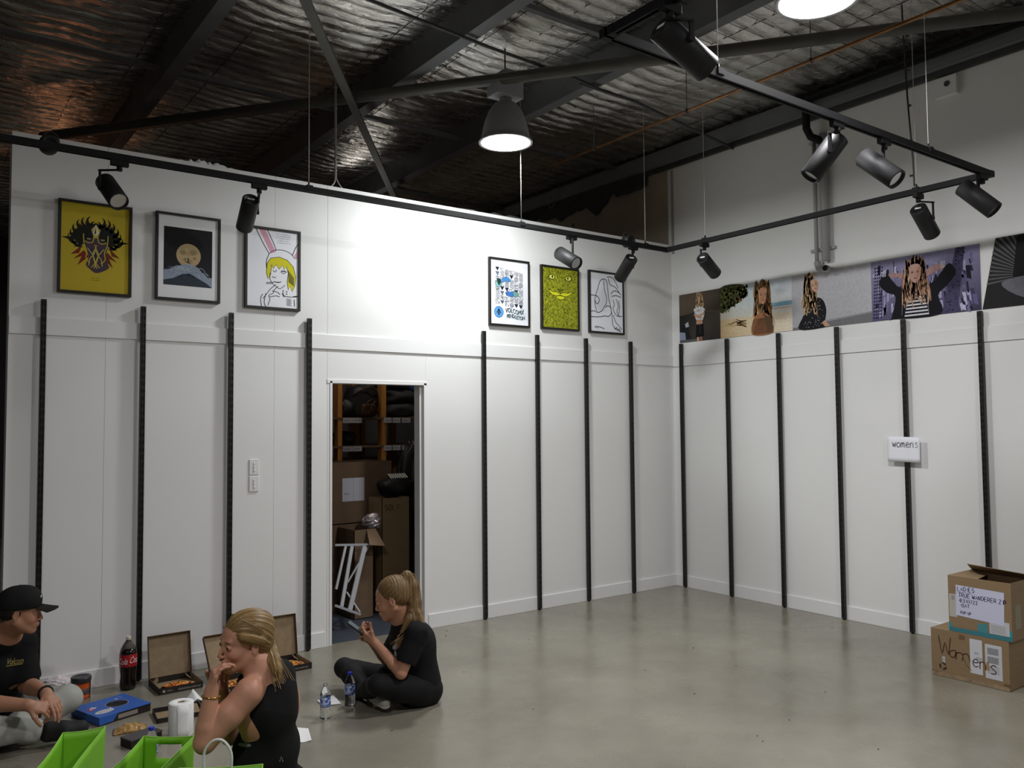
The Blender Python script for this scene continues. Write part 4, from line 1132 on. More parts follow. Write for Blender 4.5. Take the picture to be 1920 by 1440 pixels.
# C: polka dot blouse on a pale wall
o, A, w, h = photo(ys_[2], ys_[3], PZ0, PZ1, 'photograph of a person in a dark dotted blouse looking up, against pale wall')
A.rect(0, 0, w, h, None, cols=['#a8a8ac', '#b6b6bc', '#cfcfd6', '#c0bfc4'])
A.poly([(0, 0), (w, 0), (w, h * .16), (w * .5, h * .10), (0, h * .04)], '#77777a'); A.line([(w * .45, h * .11), (w, h * .17)], .004, '#5c5c5e', new=True)
cx = w * .27
A.poly(smooth_pts([(cx - .14, 0), (cx - .09, h * .26), (cx - .06, h * .50), (cx + .02, h * .54), (cx + .10, h * .50), (cx + .14, h * .30), (cx + .12, h * .05), (cx + .15, 0)], 4, True), '#16161a')
A.k += 1
for k in range(70):
    x = random.uniform(-.11, .12); y = random.uniform(.02, .48)
    A.ell(cx + x * (1 - y * .3), h * y, .0028, .0028, '#d8d8dc', n=6, new=False)
A.poly([(cx - .005, h * .52), (cx + .045, h * .54), (cx + .028, h * .36)], skin_); A.poly([(cx + .12, h * .12), (cx + .17, h * .02), (cx + .13, 0), (cx + .09, h * .08)], skin_)
A.poly([(cx - .01, h * .66), (cx + .05, h * .64), (cx + .05, h * .50), (cx, h * .50)], skin_d)
strands(A, cx - .03, h * .95, .042, .34, 50, ['#d6b48c', '#e4caa4', '#b48c60', '#c49c74', '#a07448'], .008, .25, .02)
face(A, cx + .028, h * .76, .060, .28, '#d2a88e', '#b78870', prof=0); strands(A, cx - .032, h * .95, .012, .22, 16, ['#dcbc94', '#b48c60', '#ecd6b4'], .007, .3); A.curve([(cx - .03, h * .92), (cx + .02, h * .97), (cx + .05, h * .93)], .016, '#c9a47c', new=True)
A.build('print', o, 'photo_print')

# D: city, arms raised
o, A, w, h = photo(ys_[3], ys_[4], PZ0, PZ1, 'large photograph of a person in a striped top with raised arms over a city street')
A.rect(0, 0, w, h, None, cols=['#5d5878', '#3c3852', '#8a86a8', '#9a96b8'])
for k in range(150):
    x = random.uniform(.01, w - .05); y = random.uniform(0, h * .78); a_ = .25 if x < w * .35 else (-.4 if x > w * .65 else 0)
    ww, hh = random.uniform(.006, .035), random.uniform(.02, .10); c = random.choice(['#2a2740', '#463f62', '#7a74a0', '#a8a2c6', '#c6c2de', '#1b192c', '#6a6490'])
    A.k = 2 + k % 6; A.poly([(x, y), (x + ww, y + a_ * ww), (x + ww + a_ * .02, y + hh), (x + a_ * .02, y + hh)], c, new=False)
A.k = 9
for k in range(16):
    for j in range(4): A.rect(.012 + j * .020 + k * .0015, h * (.04 + k * .055), .024 + j * .020 + k * .0015, h * (.07 + k * .055), '#201d33', new=False)
A.poly([(w * .66, 0), (w * .80, h), (w * .88, h), (w * .80, 0)], '#4a4564')
for k in range(40):
    y = random.random(); A.k = 10; x = w * (.69 + y * .12 + random.uniform(0, .08)); A.rect(x, h * y, x + .010, h * y + .006, random.choice(['#d8d6e8', '#15131f', '#8c88a8']), new=False)
A.k = 11; cx = w * .42
for pts in ([(cx + .05, h * .70), (cx + .19, h * .80), (cx + .30, h * .72), (cx + .31, h * .64), (cx + .20, h * .70), (cx + .10, h * .62)], [(cx - .04, h * .70), (cx - .16, h * .76), (cx - .25, h * .74), (cx - .26, h * .66), (cx - .15, h * .69), (cx - .08, h * .62)]):
    A.poly(pts, '#b08a86')
jk = '#12121a'
A.poly(smooth_pts([(cx - .24, h * .78), (cx - .30, h * .62), (cx - .24, h * .46), (cx - .16, h * .36), (cx - .20, h * .02), (cx - .19, 0), (cx + .20, 0), (cx + .19, h * .30), (cx + .26, h * .44), (cx + .33, h * .62), (cx + .28, h * .78), (cx + .20, h * .62), (cx + .12, h * .50), (cx - .10, h * .50), (cx - .17, h * .60)], 4, True), jk)
for s, x in ((-1, cx - .215), (1, cx + .245)):
    for k in range(3): A.line([(x - .03 + k * .012 * s, h * .72), (x - .02 + k * .012 * s, h * .83)], .006, '#d8d8e2', new=(k == 0))
st = [(cx - .09, 0), (cx + .12, 0), (cx + .10, h * .30), (cx + .04, h * .46), (cx - .03, h * .46), (cx - .08, h * .30)]
A.poly(st, '#17171f'); A.k += 1
for k in range(8):
    y = h * (.02 + k * .055); ww = .10 - .006 * k - (.02 if k > 5 else 0)
    A.rect(cx + .012 - ww, y, cx + .012 + ww, y + h * .026, '#dcdce4', new=False)
for s in (-1, 1): A.line([(cx + s * .10, h * .44), (cx + s * .11, h * .05)], .003, '#9a9aa8')
A.poly([(cx - .03, h * .55), (cx + .045, h * .55), (cx + .03, h * .42), (cx - .01, h * .42)], '#a87e74')
strands(A, cx + .008, h * .93, .066, .34, 70, ['#b58a72', '#caa284', '#8e6654', '#d8b69a', '#a67a5c'], .009, .35, .025)
face(A, cx + .008, h * .70, .078, .03, '#c49c90', '#a67c70', '#94544e'); strands(A, cx - .062, h * .88, .008, .34, 12, ['#c29a7e', '#8e6654', '#dcbca0'], .008, .3, .02); strands(A, cx + .074, h * .88, .008, .34, 12, ['#b58a72', '#caa284', '#8e6654'], .008, .45, .02)
A.build('print', o, 'photo_print')

# E: dark pattern in a slanted frame
yL, yR = at(1843, 580, 0, WX)[1], at(1843, 580, 0, WX)[1] - 1.1
H5 = PZ1 - PZ0 + 0.02
o, A, w, h = photo(yL, yR, PZ0, PZ0 + H5, 'dark slanted photo panel of black and grey rays, cut by the right edge', pts=[(0, 0), (1.1, 0), (1.1, H5), (0.11, H5)])
A.poly([(0, 0), (1.1, 0), (1.1, h), (.11, h)], '#262628'); A.k += 1
for k in range(15):
    a0 = 1.75 + k * .105; a1 = a0 + .05; O = (.36, h * .42)
    q0 = (O[0] + .14 * math.cos(a0), O[1] + .14 * math.sin(a0)); q1 = (O[0] + .14 * math.cos(a1), O[1] + .14 * math.sin(a1))
    def clip(a):
        t = 2.0
        for i in range(200):
            t_ = .14 + i * .003; x = O[0] + t_ * math.cos(a); y = O[1] + t_ * math.sin(a)
            if y > h or y < 0 or x < .11 * y / h: return (x, min(max(y, 0), h))
        return (x, y)
    A.poly([q0, clip(a0), clip(a1), q1], '#5a5a5c', new=False)
A.poly(smooth_pts([(.14, h * .35), (.40, h * .42), (.80, h * .40), (1.09, h * .45), (1.09, h * .08), (.60, .02), (.30, h * .10)], 4, True), '#6e6e74')
A.poly([(.26, h), (1.1, h), (1.1, h * .45), (.40, h * .42), (.22, h * .40)], '#141416')
A.build('print', o, 'photo_print')
# ------------------------------------------------------------------ cardboard cartons at the right wall
bx0, by0, by1, bz = -0.92, -3.128, -3.618, 0.306
lo_box = thing('cardboard_box', 'brown carton marked Womens with torn bottom edge, lower of the two at the right', 'box', (bx0, (by0 + by1) / 2, 0), group=None)
D1 = 0.36
m = MB(); T = 0.004
m.box((bx0, by1, 0.004), (bx0 + T, by0, bz)); m.box((bx0 + D1 - T, by1, 0.004), (bx0 + D1, by0, bz)); m.box((bx0 + T, by0 - T, 0.004), (bx0 + D1 - T, by0, bz)); m.box((bx0 + T, by1, 0.004), (bx0 + D1 - T, by1 + T, bz)); m.box((bx0 + T, by1 + T, 0.004), (bx0 + D1 - T, by0 - T, 0.008))
m.build('carton', 'cardboard', lo_box, bevel=0.0012)
for x0_, x1_ in ((bx0, bx0 + D1 / 2 - 0.002), (bx0 + D1 / 2 + 0.002, bx0 + D1)):
    m = MB(); m.box((x0_, by1, bz), (x1_, by0, bz + 0.004)); m.build('flap', 'cardboard', lo_box)
# torn strip along the foot
random.seed(2); m = MB(); n = 40
ty = [by0 + (by1 - by0) * i / n for i in range(n + 1)]
m.add([(bx0 - 0.0015 - .004 * random.random(), y, 0.002) for y in ty] + [(bx0 - 0.0012, y, 0.018 + 0.014 * random.random()) for y in ty], [(i, i + 1, n + 2 + i, n + 1 + i) for i in range(n)])
m.build('torn_tape', 'cardboard_in', lo_box, solid=0.0008)
A = Art((bx0, by0, 0.004), (0, -1, 0), (0, 0, 1), lift=0.0006)
W_, H_ = by0 - by1, bz
A.rect(.252, .062, .330, .282, '#cfd0d6'); A.build('paper_label', lo_box)
A = Art((bx0, by0, 0.004), (0, -1, 0), (0, 0, 1), lift=0.0006)
A.rect(.346, .052, .448, .268, '#c9cad0'); A.build('shipping_label', lo_box)
A = Art((bx0, by0, 0.004), (0, -1, 0), (0, 0, 1), lift=0.0009)
A.rect(.330, .06, .346, .27, '#8f7556'); A.poly([(.346, .10), (.372, .10), (.368, .16), (.352, .15)], '#a5845e')
for x0_, y0_ in ((.362, .205), (.362, .150)):
    for k in range(22): A.rect(x0_ + .003 * k + .0006 * (k % 3), y0_, x0_ + .003 * k + .0020, y0_ + .042, '#55565a', new=(k == 0))
A.text('6/6', .282, .188, .014, '#777880'); A.text('5201', .292, .155, .016, '#777880')
for k in range(5): A.rect(.36, .128 - k * .010, .43, .131 - k * .010, '#9fa0a8', new=(k == 0))
A.hand('W', .050, .150, .110, '#4a2e1a', w=.0055, gw=.75); A.hand('a', .118, .135, .080, '#4a2e1a', w=.0055, gw=.7); A.hand('m', .165, .128, .085, '#42281a', w=.0055, gw=1.1)
A.hand('e', .268, .108, .080, '#42222a', w=.0055, gw=.5); A.hand('n', .312, .100, .085, '#42222a', w=.0055, gw=.55); A.hand('s', .372, .085, .085, '#42281a', w=.0055, gw=.65)
A.line([(.205, .16), (.225, .11), (.262, .075)], .003, '#6a4c30', new=True)
A.rect(.072, .128, .092, .062 + .018, '#d0d0d4'); [A.rect(.075 + .004 * k, .085, .0765 + .004 * k, .122, '#444448', new=(k == 0)) for k in range(4)]
for k in range(3):
    a0 = k * 2.09 + .5; A.line([(.076 + .020 * math.cos(a0 + t * .35), .066 + .020 * math.sin(a0 + t * .35)) for t in range(5)], .009, '#2a211a', new=(k == 0))
for x0_, y0_ in ((.185, .285), (.005, .02), (.455, .035)): [A.rect(x0_ + k * .010, y0_ - .02, x0_ + k * .010 + .005, y0_ + .016 - .02 + .012, '#6d5134', new=(k == 0)) for k in range(4)]
for k in range(9): A.rect(.17 + k * .024 + random.random() * .01, .006, .182 + k * .024, .012 + random.random() * .005, '#3b3128', new=(k == 0))
A.build('markings', lo_box, kind='stuff')

ux0, uy0, uy1, uz0, uz1 = -0.915, -3.250, -3.640, 0.3115, 0.675
D2 = 0.34
hi_box = thing('cardboard_box', 'open brown carton with a taped white handwritten LADIES label, upper of the two', 'box', (ux0, (uy0 + uy1) / 2, uz0))
m = MB()
m.box((ux0, uy1, uz0), (ux0 + T, uy0, uz1)); m.box((ux0 + D2 - T, uy1, uz0), (ux0 + D2, uy0, uz1)); m.box((ux0 + T, uy0 - T, uz0), (ux0 + D2 - T, uy0, uz1)); m.box((ux0 + T, uy1, uz0), (ux0 + D2 - T, uy1 + T, uz1)); m.box((ux0 + T, uy1 + T, uz0), (ux0 + D2 - T, uy0 - T, uz0 + 0.004))
m.build('carton', 'cardboard', hi_box, bevel=0.0012)
# left flap folded inward, back flap standing proud, right flap folded
m = MB(); m.add([(ux0 + .002, uy0 - .002, uz1), (ux0 + D2, uy0 - .002, uz1), (ux0 + D2 * .93, uy0 - .11, uz1 - .02), (ux0 + .012, uy0 - .17, uz1 - .015)], [(0, 1, 2, 3)]); m.build('flap', 'cardboard', hi_box, solid=0.004)
m = MB(); m.add([(ux0 + D2, uy0, uz1), (ux0 + D2, uy1, uz1), (ux0 + D2 - .10, uy1 - .02, uz1 + .030), (ux0 + D2 - .13, uy0 - .03, uz1 + .055)], [(0, 1, 2, 3)]); m.build('flap', 'cardboard_in', hi_box, solid=0.004)
m = MB(); m.add([(ux0 + .01, uy1 + .002, uz1), (ux0 + D2 - .01, uy1 + .002, uz1), (ux0 + D2 - .04, uy1 + .02, uz1 - .16), (ux0 + .04, uy1 + .02, uz1 - .16)], [(0, 1, 2, 3)]); m.build('flap', 'cardboard_dark', hi_box, solid=0.004)
A = Art((ux0, uy0, uz0), (0, -1, 0), (0, 0, 1), lift=0.0006)
A.rect(0, .0, .39, .028, '#3f7c88'); A.poly([(0, .028), (.02, .03), (.014, .055), (0, .06)], '#2f98a0'); A.poly([(.18, .028), (.245, .028), (.24, .085), (.185, .08)], '#4a8a92'); A.poly([(.36, .028), (.39, .028), (.39, .07), (.37, .06)], '#2f98a0')
A.rect(.006, .095, .055, .245, '#b9b4ac'); [A.rect(.022 + .004 * k, .205, .0235 + .004 * k, .235, '#4a4a4c', new=(k == 0)) for k in range(5)]
A.rect(.255, .030, .375, .115, '#c4c5ca'); [A.rect(.262, .04 + k * .010, .35, .0425 + k * .010, '#77787e', new=(k == 0)) for k in range(5)]
A.build('tape_marks', hi_box, kind='stuff')
A = Art((ux0, uy0, uz0), (0, -1, 0), (0, 0, 1), lift=0.0016)
A.poly([(.048, .110), (.345, .092), (.350, .300), (.052, .308)], '#cdcfe6')
ik = '#20224a'
A.hand('LADIES', .062, .272, .026, ik, w=.0040, pitch=.78, gw=.6); A.line([(.060, .264), (.155, .262)], .0024, ik, new=True)
A.hand('TRUE WANDERER ZIP', .068, .232, .025, ik, w=.0040, pitch=.76, gw=.60, rot=-.02)
A.hand('-B3111722', .068, .198, .022, ik, w=.0038, pitch=.78, gw=.6); A.hand('-OAT', .078, .168, .022, ik, w=.0038, pitch=.8, gw=.6); A.hand('POP UP', .078, .124, .016, ik, w=.0034, pitch=.80, gw=.6)
A.build('written_label', hi_box)
A = Art((ux0, uy1, uz0), (1, 0, 0), (0, 0, 1), lift=0.0006)
A.rect(.05, .07, .13, .22, '#8f8b78'); A.rect(.22, .06, .30, .14, '#c9a23a'); A.rect(.22, .14, .30, .20, '#b3392a'); A.rect(.22, .20, .30, .30, '#cf8a2c'); A.build('stickers', hi_box, kind='stuff')

# ------------------------------------------------------------------ pizza boxes and the meal on the floor
mat('pizza', (1, 1, 1), 0.5, attr=True, bump=0.4, scale=90)


def pizza(parent, c, r, a0, a1, z, seed):
    """what is left of a pizza: a sector with crust and topping"""
    random.seed(seed); m = MB(); n = 26; rings = 6
    cols = ['#b4491c', '#c96a24', '#d98a34', '#8a2c12', '#c2a04a', '#a83c18']
    vs = [(c[0], c[1], z + .008)]; cc = [lin('#c4602a')]
    for j in range(1, rings + 1):
        for i in range(n + 1):
            a = a0 + (a1 - a0) * i / n; rr = r * j / rings * (1 + .04 * random.uniform(-1, 1))
            h = .008 + .006 * random.random() + (.008 if j == rings - 1 else 0) - (.014 if j == rings else 0)
            vs.append((c[0] + rr * math.cos(a), c[1] + rr * math.sin(a), z + max(h, .001))); cc.append(lin('#b98a50' if j >= rings - 1 else random.choice(cols)))
    fs = [(0, 1 + i, 2 + i) for i in range(n)]
    for j in range(rings - 1):
        for i in range(n):
            b0 = 1 + j * (n + 1) + i; fs.append((b0, b0 + n + 1, b0 + n + 2, b0 + 1))
    m.add(vs, fs, smooth=True, cols=cc); o = m.build('pizza', 'pizza', None, col=True, solid=0.004)
    m = MB()
    for k in range(34):
        a = random.uniform(a0, a1); rr = r * .82 * math.sqrt(random.random()); m.cur = lin(random.choice(['#e07a34', '#7a1c10', '#e3c06a', '#5c6a20', '#f0a050', '#962410']))
        m.ball((c[0] + rr * math.cos(a), c[1] + rr * math.sin(a), z + .016), (random.uniform(.006, .014), random.uniform(.006, .012), .005), n=7, m=4)
    t = m.build('topping', 'pizza', o, col=True, kind='stuff')
    return o


def pizza_box(loc, rz, lid_tilt, label, size=0.29, has_pizza=None, lid_print=None, front_text=True, seed=0):
    t = thing('pizza_box', label, 'box', loc, rz); R = Matrix.Translation(Vector(loc)) @ Matrix.Rotation(rz, 4, 'Z')
    s = size; h = 0.042; T = 0.002
    def W(p): return R @ Vector(p)
    def pbox(mb, lo, hi, mi=0):
        k = MB(); k.box(lo, hi); mb.add([W(v) for v in k.v], k.f, mi=mi)
    # local: x 0..s across, y 0 (front) .. s (hinge)
    m = MB(); pbox(m, (0, 0, 0.001), (s, s, 0.003)); m.build('base', 'cardboard_in', t)
    m = MB()
    pbox(m, (0, 0, .001), (s, T, h)); pbox(m, (0, 0, .001), (T, s, h)); pbox(m, (s - T, 0, .001), (s, s, h)); pbox(m, (0, s - T, .001), (s, s, h)); m.build('tray_wall', 'box_black', t)
    m = MB()
    pbox(m, (T, T, .003), (s - T, 2 * T, h - .001)); pbox(m, (T, T, .003), (2 * T, s - T, h - .001)); pbox(m, (s - 2 * T, T, .003), (s - T, s - T, h - .001)); m.build('tray_lining', 'cardboard_in', t)
    for x_, sg in ((2 * T, 1), (s - 2 * T, -1)):
        m = MB(); m.add([W(p) for p in ((x_, s * .72, .004), (x_, s - 2 * T, .004), (x_ + sg * .045, s - .03, .055), (x_ + sg * .04, s * .74, .035))], [(0, 1, 2, 3)]); m.build('side_tab', 'cardboard_in', t, solid=0.0015)
    # lid hinged along the back
    L = Matrix.Translation((0, s, h)) @ Matrix.Rotation(lid_tilt, 4, 'X')      # tilt 0 = flat back, 90 deg = upright
    def lbox(mb, lo, hi):
        k = MB(); k.box(lo, hi); mb.add([R @ L @ Vector(v) for v in k.v], k.f)
    m = MB(); lbox(m, (0, 0, 0), (s, s, .002)); m.build('lid', 'cardboard_in', t)
    m = MB(); lbox(m, (0, s - .002, .001), (s, s, .036)); lbox(m, (0, 0, .001), (.002, s, .030)); lbox(m, (s - .002, 0, .001), (s, s, .030)); m.build('lid_edge', 'cardboard_dark', t)
    m = MB(); lbox(m, (0, 0, -.0015), (s, s, 0.0)); m.build('lid_print', 'box_black', t)
    if front_text:
        o = R @ Vector((0, -.0002, 0)); A = Art(o, R.to_3x3() @ Vector((1, 0, 0)), (0, 0, 1), lift=.0004)
        A.text('dominos.com.au', .115, .013, .016, '#a8a29a', width=.14); A.rect(.02, .014, .034, .028, '#b8b2aa'); A.rect(.045, .016, .085, .019, '#8a847c'); A.rect(.045, .023, .075, .026, '#8a847c'); A.build('lettering', t)
    if has_pizza:
        a0, a1, r, dx, dy = has_pizza; c = R @ Vector((dx, dy, 0)); pz = pizza(None, c, r, a0 + rz, a1 + rz, loc[2] + .004, seed); return t, pz
    return t, None


p1 = at(299, 1304, 2, 0); p2 = at(377, 1291, 2, 0)
_, pz = pizza_box((-5.195, -.400, 0), .02, math.radians(80), 'open pizza box leaning on the wall beside the cola bottle', size=.27, has_pizza=(.1, 2.6, .12, .135, .06), seed=3)
tag(pz, 'orange topped half pizza in the open box beside the cola bottle', 'pizza')
_, pz = pizza_box((-4.475, -.430, 0), .0, math.radians(80), 'open pizza box standing behind the blonde woman, near the doorway', size=.285, has_pizza=(-.2, 3.0, .13, .15, .10), seed=5)
tag(pz, 'browned pizza half in the open box near the doorway', 'pizza')
_, pz = pizza_box((-4.860, -.640, 0), .03, math.radians(52), 'open pizza box half hidden behind the hand and face of the blonde woman', size=.28, has_pizza=(-.4, 3.4, .12, .14, .11), seed=8)
tag(pz, 'pizza pieces in the box hidden behind the blonde woman', 'pizza')
# low dark tray with wrappers in front of the roll
t = thing('food_tray', 'low dark open box behind the paper towel roll', 'box', (-5.33, -.92, 0), -.1)
R = mw(t)
for lo, hi, mt in (((0, 0, .001), (.26, .20, .004), 'cardboard_in'), ((0, .196, .001), (.26, .20, .030), 'box_black'), ((0, 0, .001), (.26, .004, .028), 'box_black'), ((0, 0, .001), (.004, .2, .028), 'box_black'), ((.256, 0, .001), (.26, .2, .028), 'box_black')):
    m = MB(); m.box(lo, hi); m.v = [tuple(R @ Vector(v)) for v in m.v]; m.build('side' if mt == 'box_black' else 'base', mt, t)
m = MB(); m.box((.10, .02, .005), (.24, .14, .03), rot=Matrix.Rotation(.15, 3, 'X')); m.v = [tuple(R @ Vector(v)) for v in m.v]; m.build('insert', 'cardboard_in', t)

# closed blue pizza box
q = [at(147, 1325, 2, .05), at(243, 1291, 2, .05), at(272, 1322, 2, .05), at(172, 1352, 2, .05)]
c = sum(q) / 4; ux = Vector(q[2] - q[3]); ux.z = 0; ux.normalize(); rz = math.atan2(ux.y, ux.x)
bl = thing('pizza_box', 'closed pizza box with a bright blue lid, speech bubble and black circle', 'box', (c[0], c[1], 0), rz); R = mw(bl)
sw_, sd = .32, .31
def rb(lo, hi, name, mt, parent=bl, bevel=0.0, rot=None):
    k = MB(); k.box(lo, hi, rot=rot); k.v = [tuple(R @ Vector(v)) for v in k.v]; return k.build(name, mt, parent, bevel=bevel)
rb((-sw_ / 2 + .004, -sd / 2 + .004, .001), (sw_ / 2 - .004, sd / 2 - .004, .045), 'base', 'box_black')
rb((-sw_ / 2, -sd / 2, .045), (sw_ / 2, sd / 2, .048), 'lid', 'blue_print')
rb((-sw_ / 2, sd / 2 - .004, .008), (sw_ / 2, sd / 2, .045), 'lid_flap', 'blue_print'); rb((-sw_ / 2 - .001, -sd / 2, .006), (-sw_ / 2 + .003, sd / 2, .045), 'lid_flap', 'blue_print')
k = MB(); k.add([R @ Vector(p) for p in ((-sw_ / 2, -sd / 2 - .001, .047), (-sw_ / 2 + .11, -sd / 2 - .001, .047), (-sw_ / 2 + .08, -sd / 2 - .004, .010), (-sw_ / 2, -sd / 2 - .004, .006))], [(0, 1, 2, 3)]); k.build('lid_flap', 'blue_print', bl, solid=.002)
A = Art(R @ Vector((-sw_ / 2, -sd / 2, .048)), R.to_3x3() @ Vector((1, 0, 0)), R.to_3x3() @ Vector((0, 1, 0)), lift=.0004)
A.sx, A.sy = 1.05, .86
A.ell(.185, .185, .062, .070, '#9c9aa0', n=40); A.ell(.185, .185, .058, .066, '#1d1b20', n=40)
for pts in ([(.15, .21), (.165, .235), (.185, .225), (.18, .20)], [(.185, .215), (.19, .185), (.20, .165)], [(.20, .165), (.215, .145), (.235, .155), (.23, .18)], [(.15, .21), (.14, .225)]): A.curve(pts, .004, '#b9b6ba')
A.ell(.075, .10, .055, .036, '#c9c7cf', n=30, rot=.15); A.poly([(.105, .125), (.135, .150), (.118, .112)], '#c9c7cf')
A.text('LOVE AT', .045, .103, .014, '#8a7064', width=.06, rot=.1); A.text('FIRST BITE', .038, .082, .014, '#8a7064', width=.07, rot=.1)
A.poly([(.018, .20), (.042, .225), (.064, .20), (.042, .176)], '#b8313a'); A.poly([(.042, .225), (.064, .248), (.086, .225), (.064, .20)], '#c9cbd8'); A.ell(.042, .20, .006, .006, '#e8e4ea', n=10)
for x_, y_ in ((.056, .225), (.072, .225)): A.ell(x_, y_, .005, .005, '#2b5db0', n=10)
A.rect(.215, .272, .235, .292, '#aab4dc'); A.text('dominos.com.au', .252, .335, .010, '#9fb0e0', width=.085, rot=-1.57)
A.build('print', bl)
A = Art(R @ Vector((-sw_ / 2, -sd / 2 + .004, .001)), R.to_3x3() @ Vector((1, 0, 0)), (0, 0, 1), lift=.0006)
A.rect(.115, .010, .235, .034, '#8d857c'); A.build('side_label', bl)

# bottles
def M_at(x, y, z=0.0): return Matrix.Translation((x, y, z))
def water_bottle(x, y, label, cap=True, fill=.13, h=.205):
    t = thing('water_bottle', label, 'bottle', (x, y, 0)); M = M_at(x, y, .0015); r = .0315
    m = MB(); m.lathe([(0, .004), (.018, .0), (r, .008), (r, .03), (r * .95, .036), (r, .042), (r * .96, .056), (r, .062), (r, .070), (r * .985, .072), (r * .985, .125), (r, .128), (r * .98, .140), (r * .72, .165), (.0125, .182), (.0115, .186), (.0115, .200)], n=28, M=M)
    body = m.build('bottle', 'clear_plastic', t)
    m = MB(); m.lathe([(r * .99, .073), (r * .995, .074), (r * .995, .124), (r * .99, .125)], n=28, M=M, cap=(False, False)); m.build('wrap', 'label_water', t)
    a = Art((0, 0, 0), (1, 0, 0), (0, 0, 1)); 
    if cap:
        m = MB(); m.tube([(x, y, .188), (x, y, .204)], .0145, n=18); m.build('cap', 'blue_cap', t, bevel=.001)
    return t


def label_material():
    m = bpy.data.materials.new('label_water'); m.use_nodes = True; nt = m.node_tree; b = nt.nodes['Principled BSDF']; L = nt.links
    tc = nt.nodes.new('ShaderNodeTexCoord'); sp = nt.nodes.new('ShaderNodeSeparateXYZ'); L.new(tc.outputs['Object'], sp.inputs[0])
    cr = nt.nodes.new('ShaderNodeValToRGB'); cr.color_ramp.interpolation = 'CONSTANT'; e = cr.color_ramp.elements
    mr = nt.nodes.new('ShaderNodeMapRange'); mr.inputs['From Min'].default_value = .073; mr.inputs['From Max'].default_value = .125; L.new(sp.outputs['Z'], mr.inputs['Value'])
    e[0].position = 0; e[0].color = (.02, .04, .22, 1); e[1].position = .14; e[1].color = (.55, .62, .80, 1)
    for p, c in ((.22, (.04, .09, .35, 1)), (.30, (.50, .58, .78, 1)), (.86, (.7, .75, .85, 1))):
        q = e.new(p); q.color = c
    L.new(mr.outputs[0], cr.inputs['Fac'])
    n = nt.nodes.new('ShaderNodeTexNoise'); n.inputs['Scale'].default_value = 55; L.new(tc.outputs['Object'], n.inputs['Vector'])
    mx = nt.nodes.new('ShaderNodeMix'); mx.data_type = 'RGBA'; mx.inputs['B'].default_value = (.05, .10, .45, 1)
    th = nt.nodes.new('ShaderNodeMapRange'); th.inputs['From Min'].default_value = .52; th.inputs['From Max'].default_value = .56; L.new(n.outputs['Fac'], th.inputs['Value'])
    L.new(th.outputs[0], mx.inputs['Factor']); L.new(cr.outputs['Color'], mx.inputs['A']); L.new(mx.outputs['Result'], b.inputs['Base Color']); b.inputs['Roughness'].default_value = .3
    MATS['label_water'] = m


label_material()
w1 = at(610, 1348, 2, 0); w2 = at(656, 1324, 2, 0)
water_bottle(w1[0], w1[1], 'uncapped clear water bottle with a blue label, nearer of the two by the sitting girl', cap=False)
water_bottle(w2[0], w2[1], 'clear water bottle with a blue cap beside the knee of the sitting girl')
bt = at(284, 1368, 2, .19)
water_bottle(bt[0], bt[1], 'water bottle of which mainly the blue cap shows behind the green bag')
w3 = at(76, 1290, 2, 0)
water_bottle(w3[0], w3[1] + .02, 'blue-capped bottle standing behind the arm of the man in the cap', h=.2)

# cola bottle
mat('cola', (0.008, 0.004, 0.003), 0.08, spec=0.6); mat('cola_neck', (0.25, 0.22, 0.20), 0.05, trans=0.8, ior=1.3); mat('cola_label', '#a3191f', 0.35); mat('cap_cream', '#d8cdb8', 0.5)
cx_, cy_ = -5.325, -.125
t = thing('cola_bottle', 'large cola bottle with a red label and pale cap by the wall', 'bottle', (cx_, cy_, 0)); M = M_at(cx_, cy_, .001); r = .052
prof = [(0, .006), (.030, 0), (.046, .004), (.050, .02), (.050, .05), (.046, .085), (.049, .115), (r, .145), (r, .150), (r * .98, .151), (r * .98, .225), (r, .226), (r, .235), (.044, .265)]
m = MB(); m.lathe(prof + [(0, .265)], n=36, M=M); m.build('cola', 'cola', t)
m = MB(); m.lathe([(.044, .2655), (.030, .290), (.017, .308), (.0135, .315), (.0135, .322)], n=32, M=M); m.build('neck', 'cola_neck', t)
m = MB(); m.lathe([(r + .0005, .150), (r + .001, .151), (r + .001, .226), (r + .0005, .227)], n=36, M=M); lb = m.build('red_label', 'cola_label', t)
m = MB(); m.tube([(cx_, cy_, .318), (cx_, cy_, .338)], .0155, n=20); m.build('cap', 'cap_cream', t, bevel=.001)
# white script on the label, wrapped around it
A = Art((0, 0, 0), (1, 0, 0), (0, 0, 1)); A.text('Coca-Cola', 0, 0, .040, '#e6dede', width=.15, shear=.25, warp=lambda a, b_: (a, b_ + .004 * math.sin(a * 40))); A.line([(.0, -.008), (.05, -.002), (.10, -.012), (.15, -.004)], .004, '#e6dede')
a_mid = math.atan2(CAM[1] - cy_, CAM[0] - cx_)
for sh in (-1.55, 1.55):
    k = MB(); k.f = A.mb.f; k.sm = A.mb.sm; k.mi = A.mb.mi; k.c = A.mb.c
    k.v = [(cx_ + (r + .0016) * math.cos(a_mid + sh + (v[0] - .075) / r), cy_ + (r + .0016) * math.sin(a_mid + sh + (v[0] - .075) / r), .172 + v[2]) for v in A.mb.v]
    k.build('script', 'print', lb, col=True)

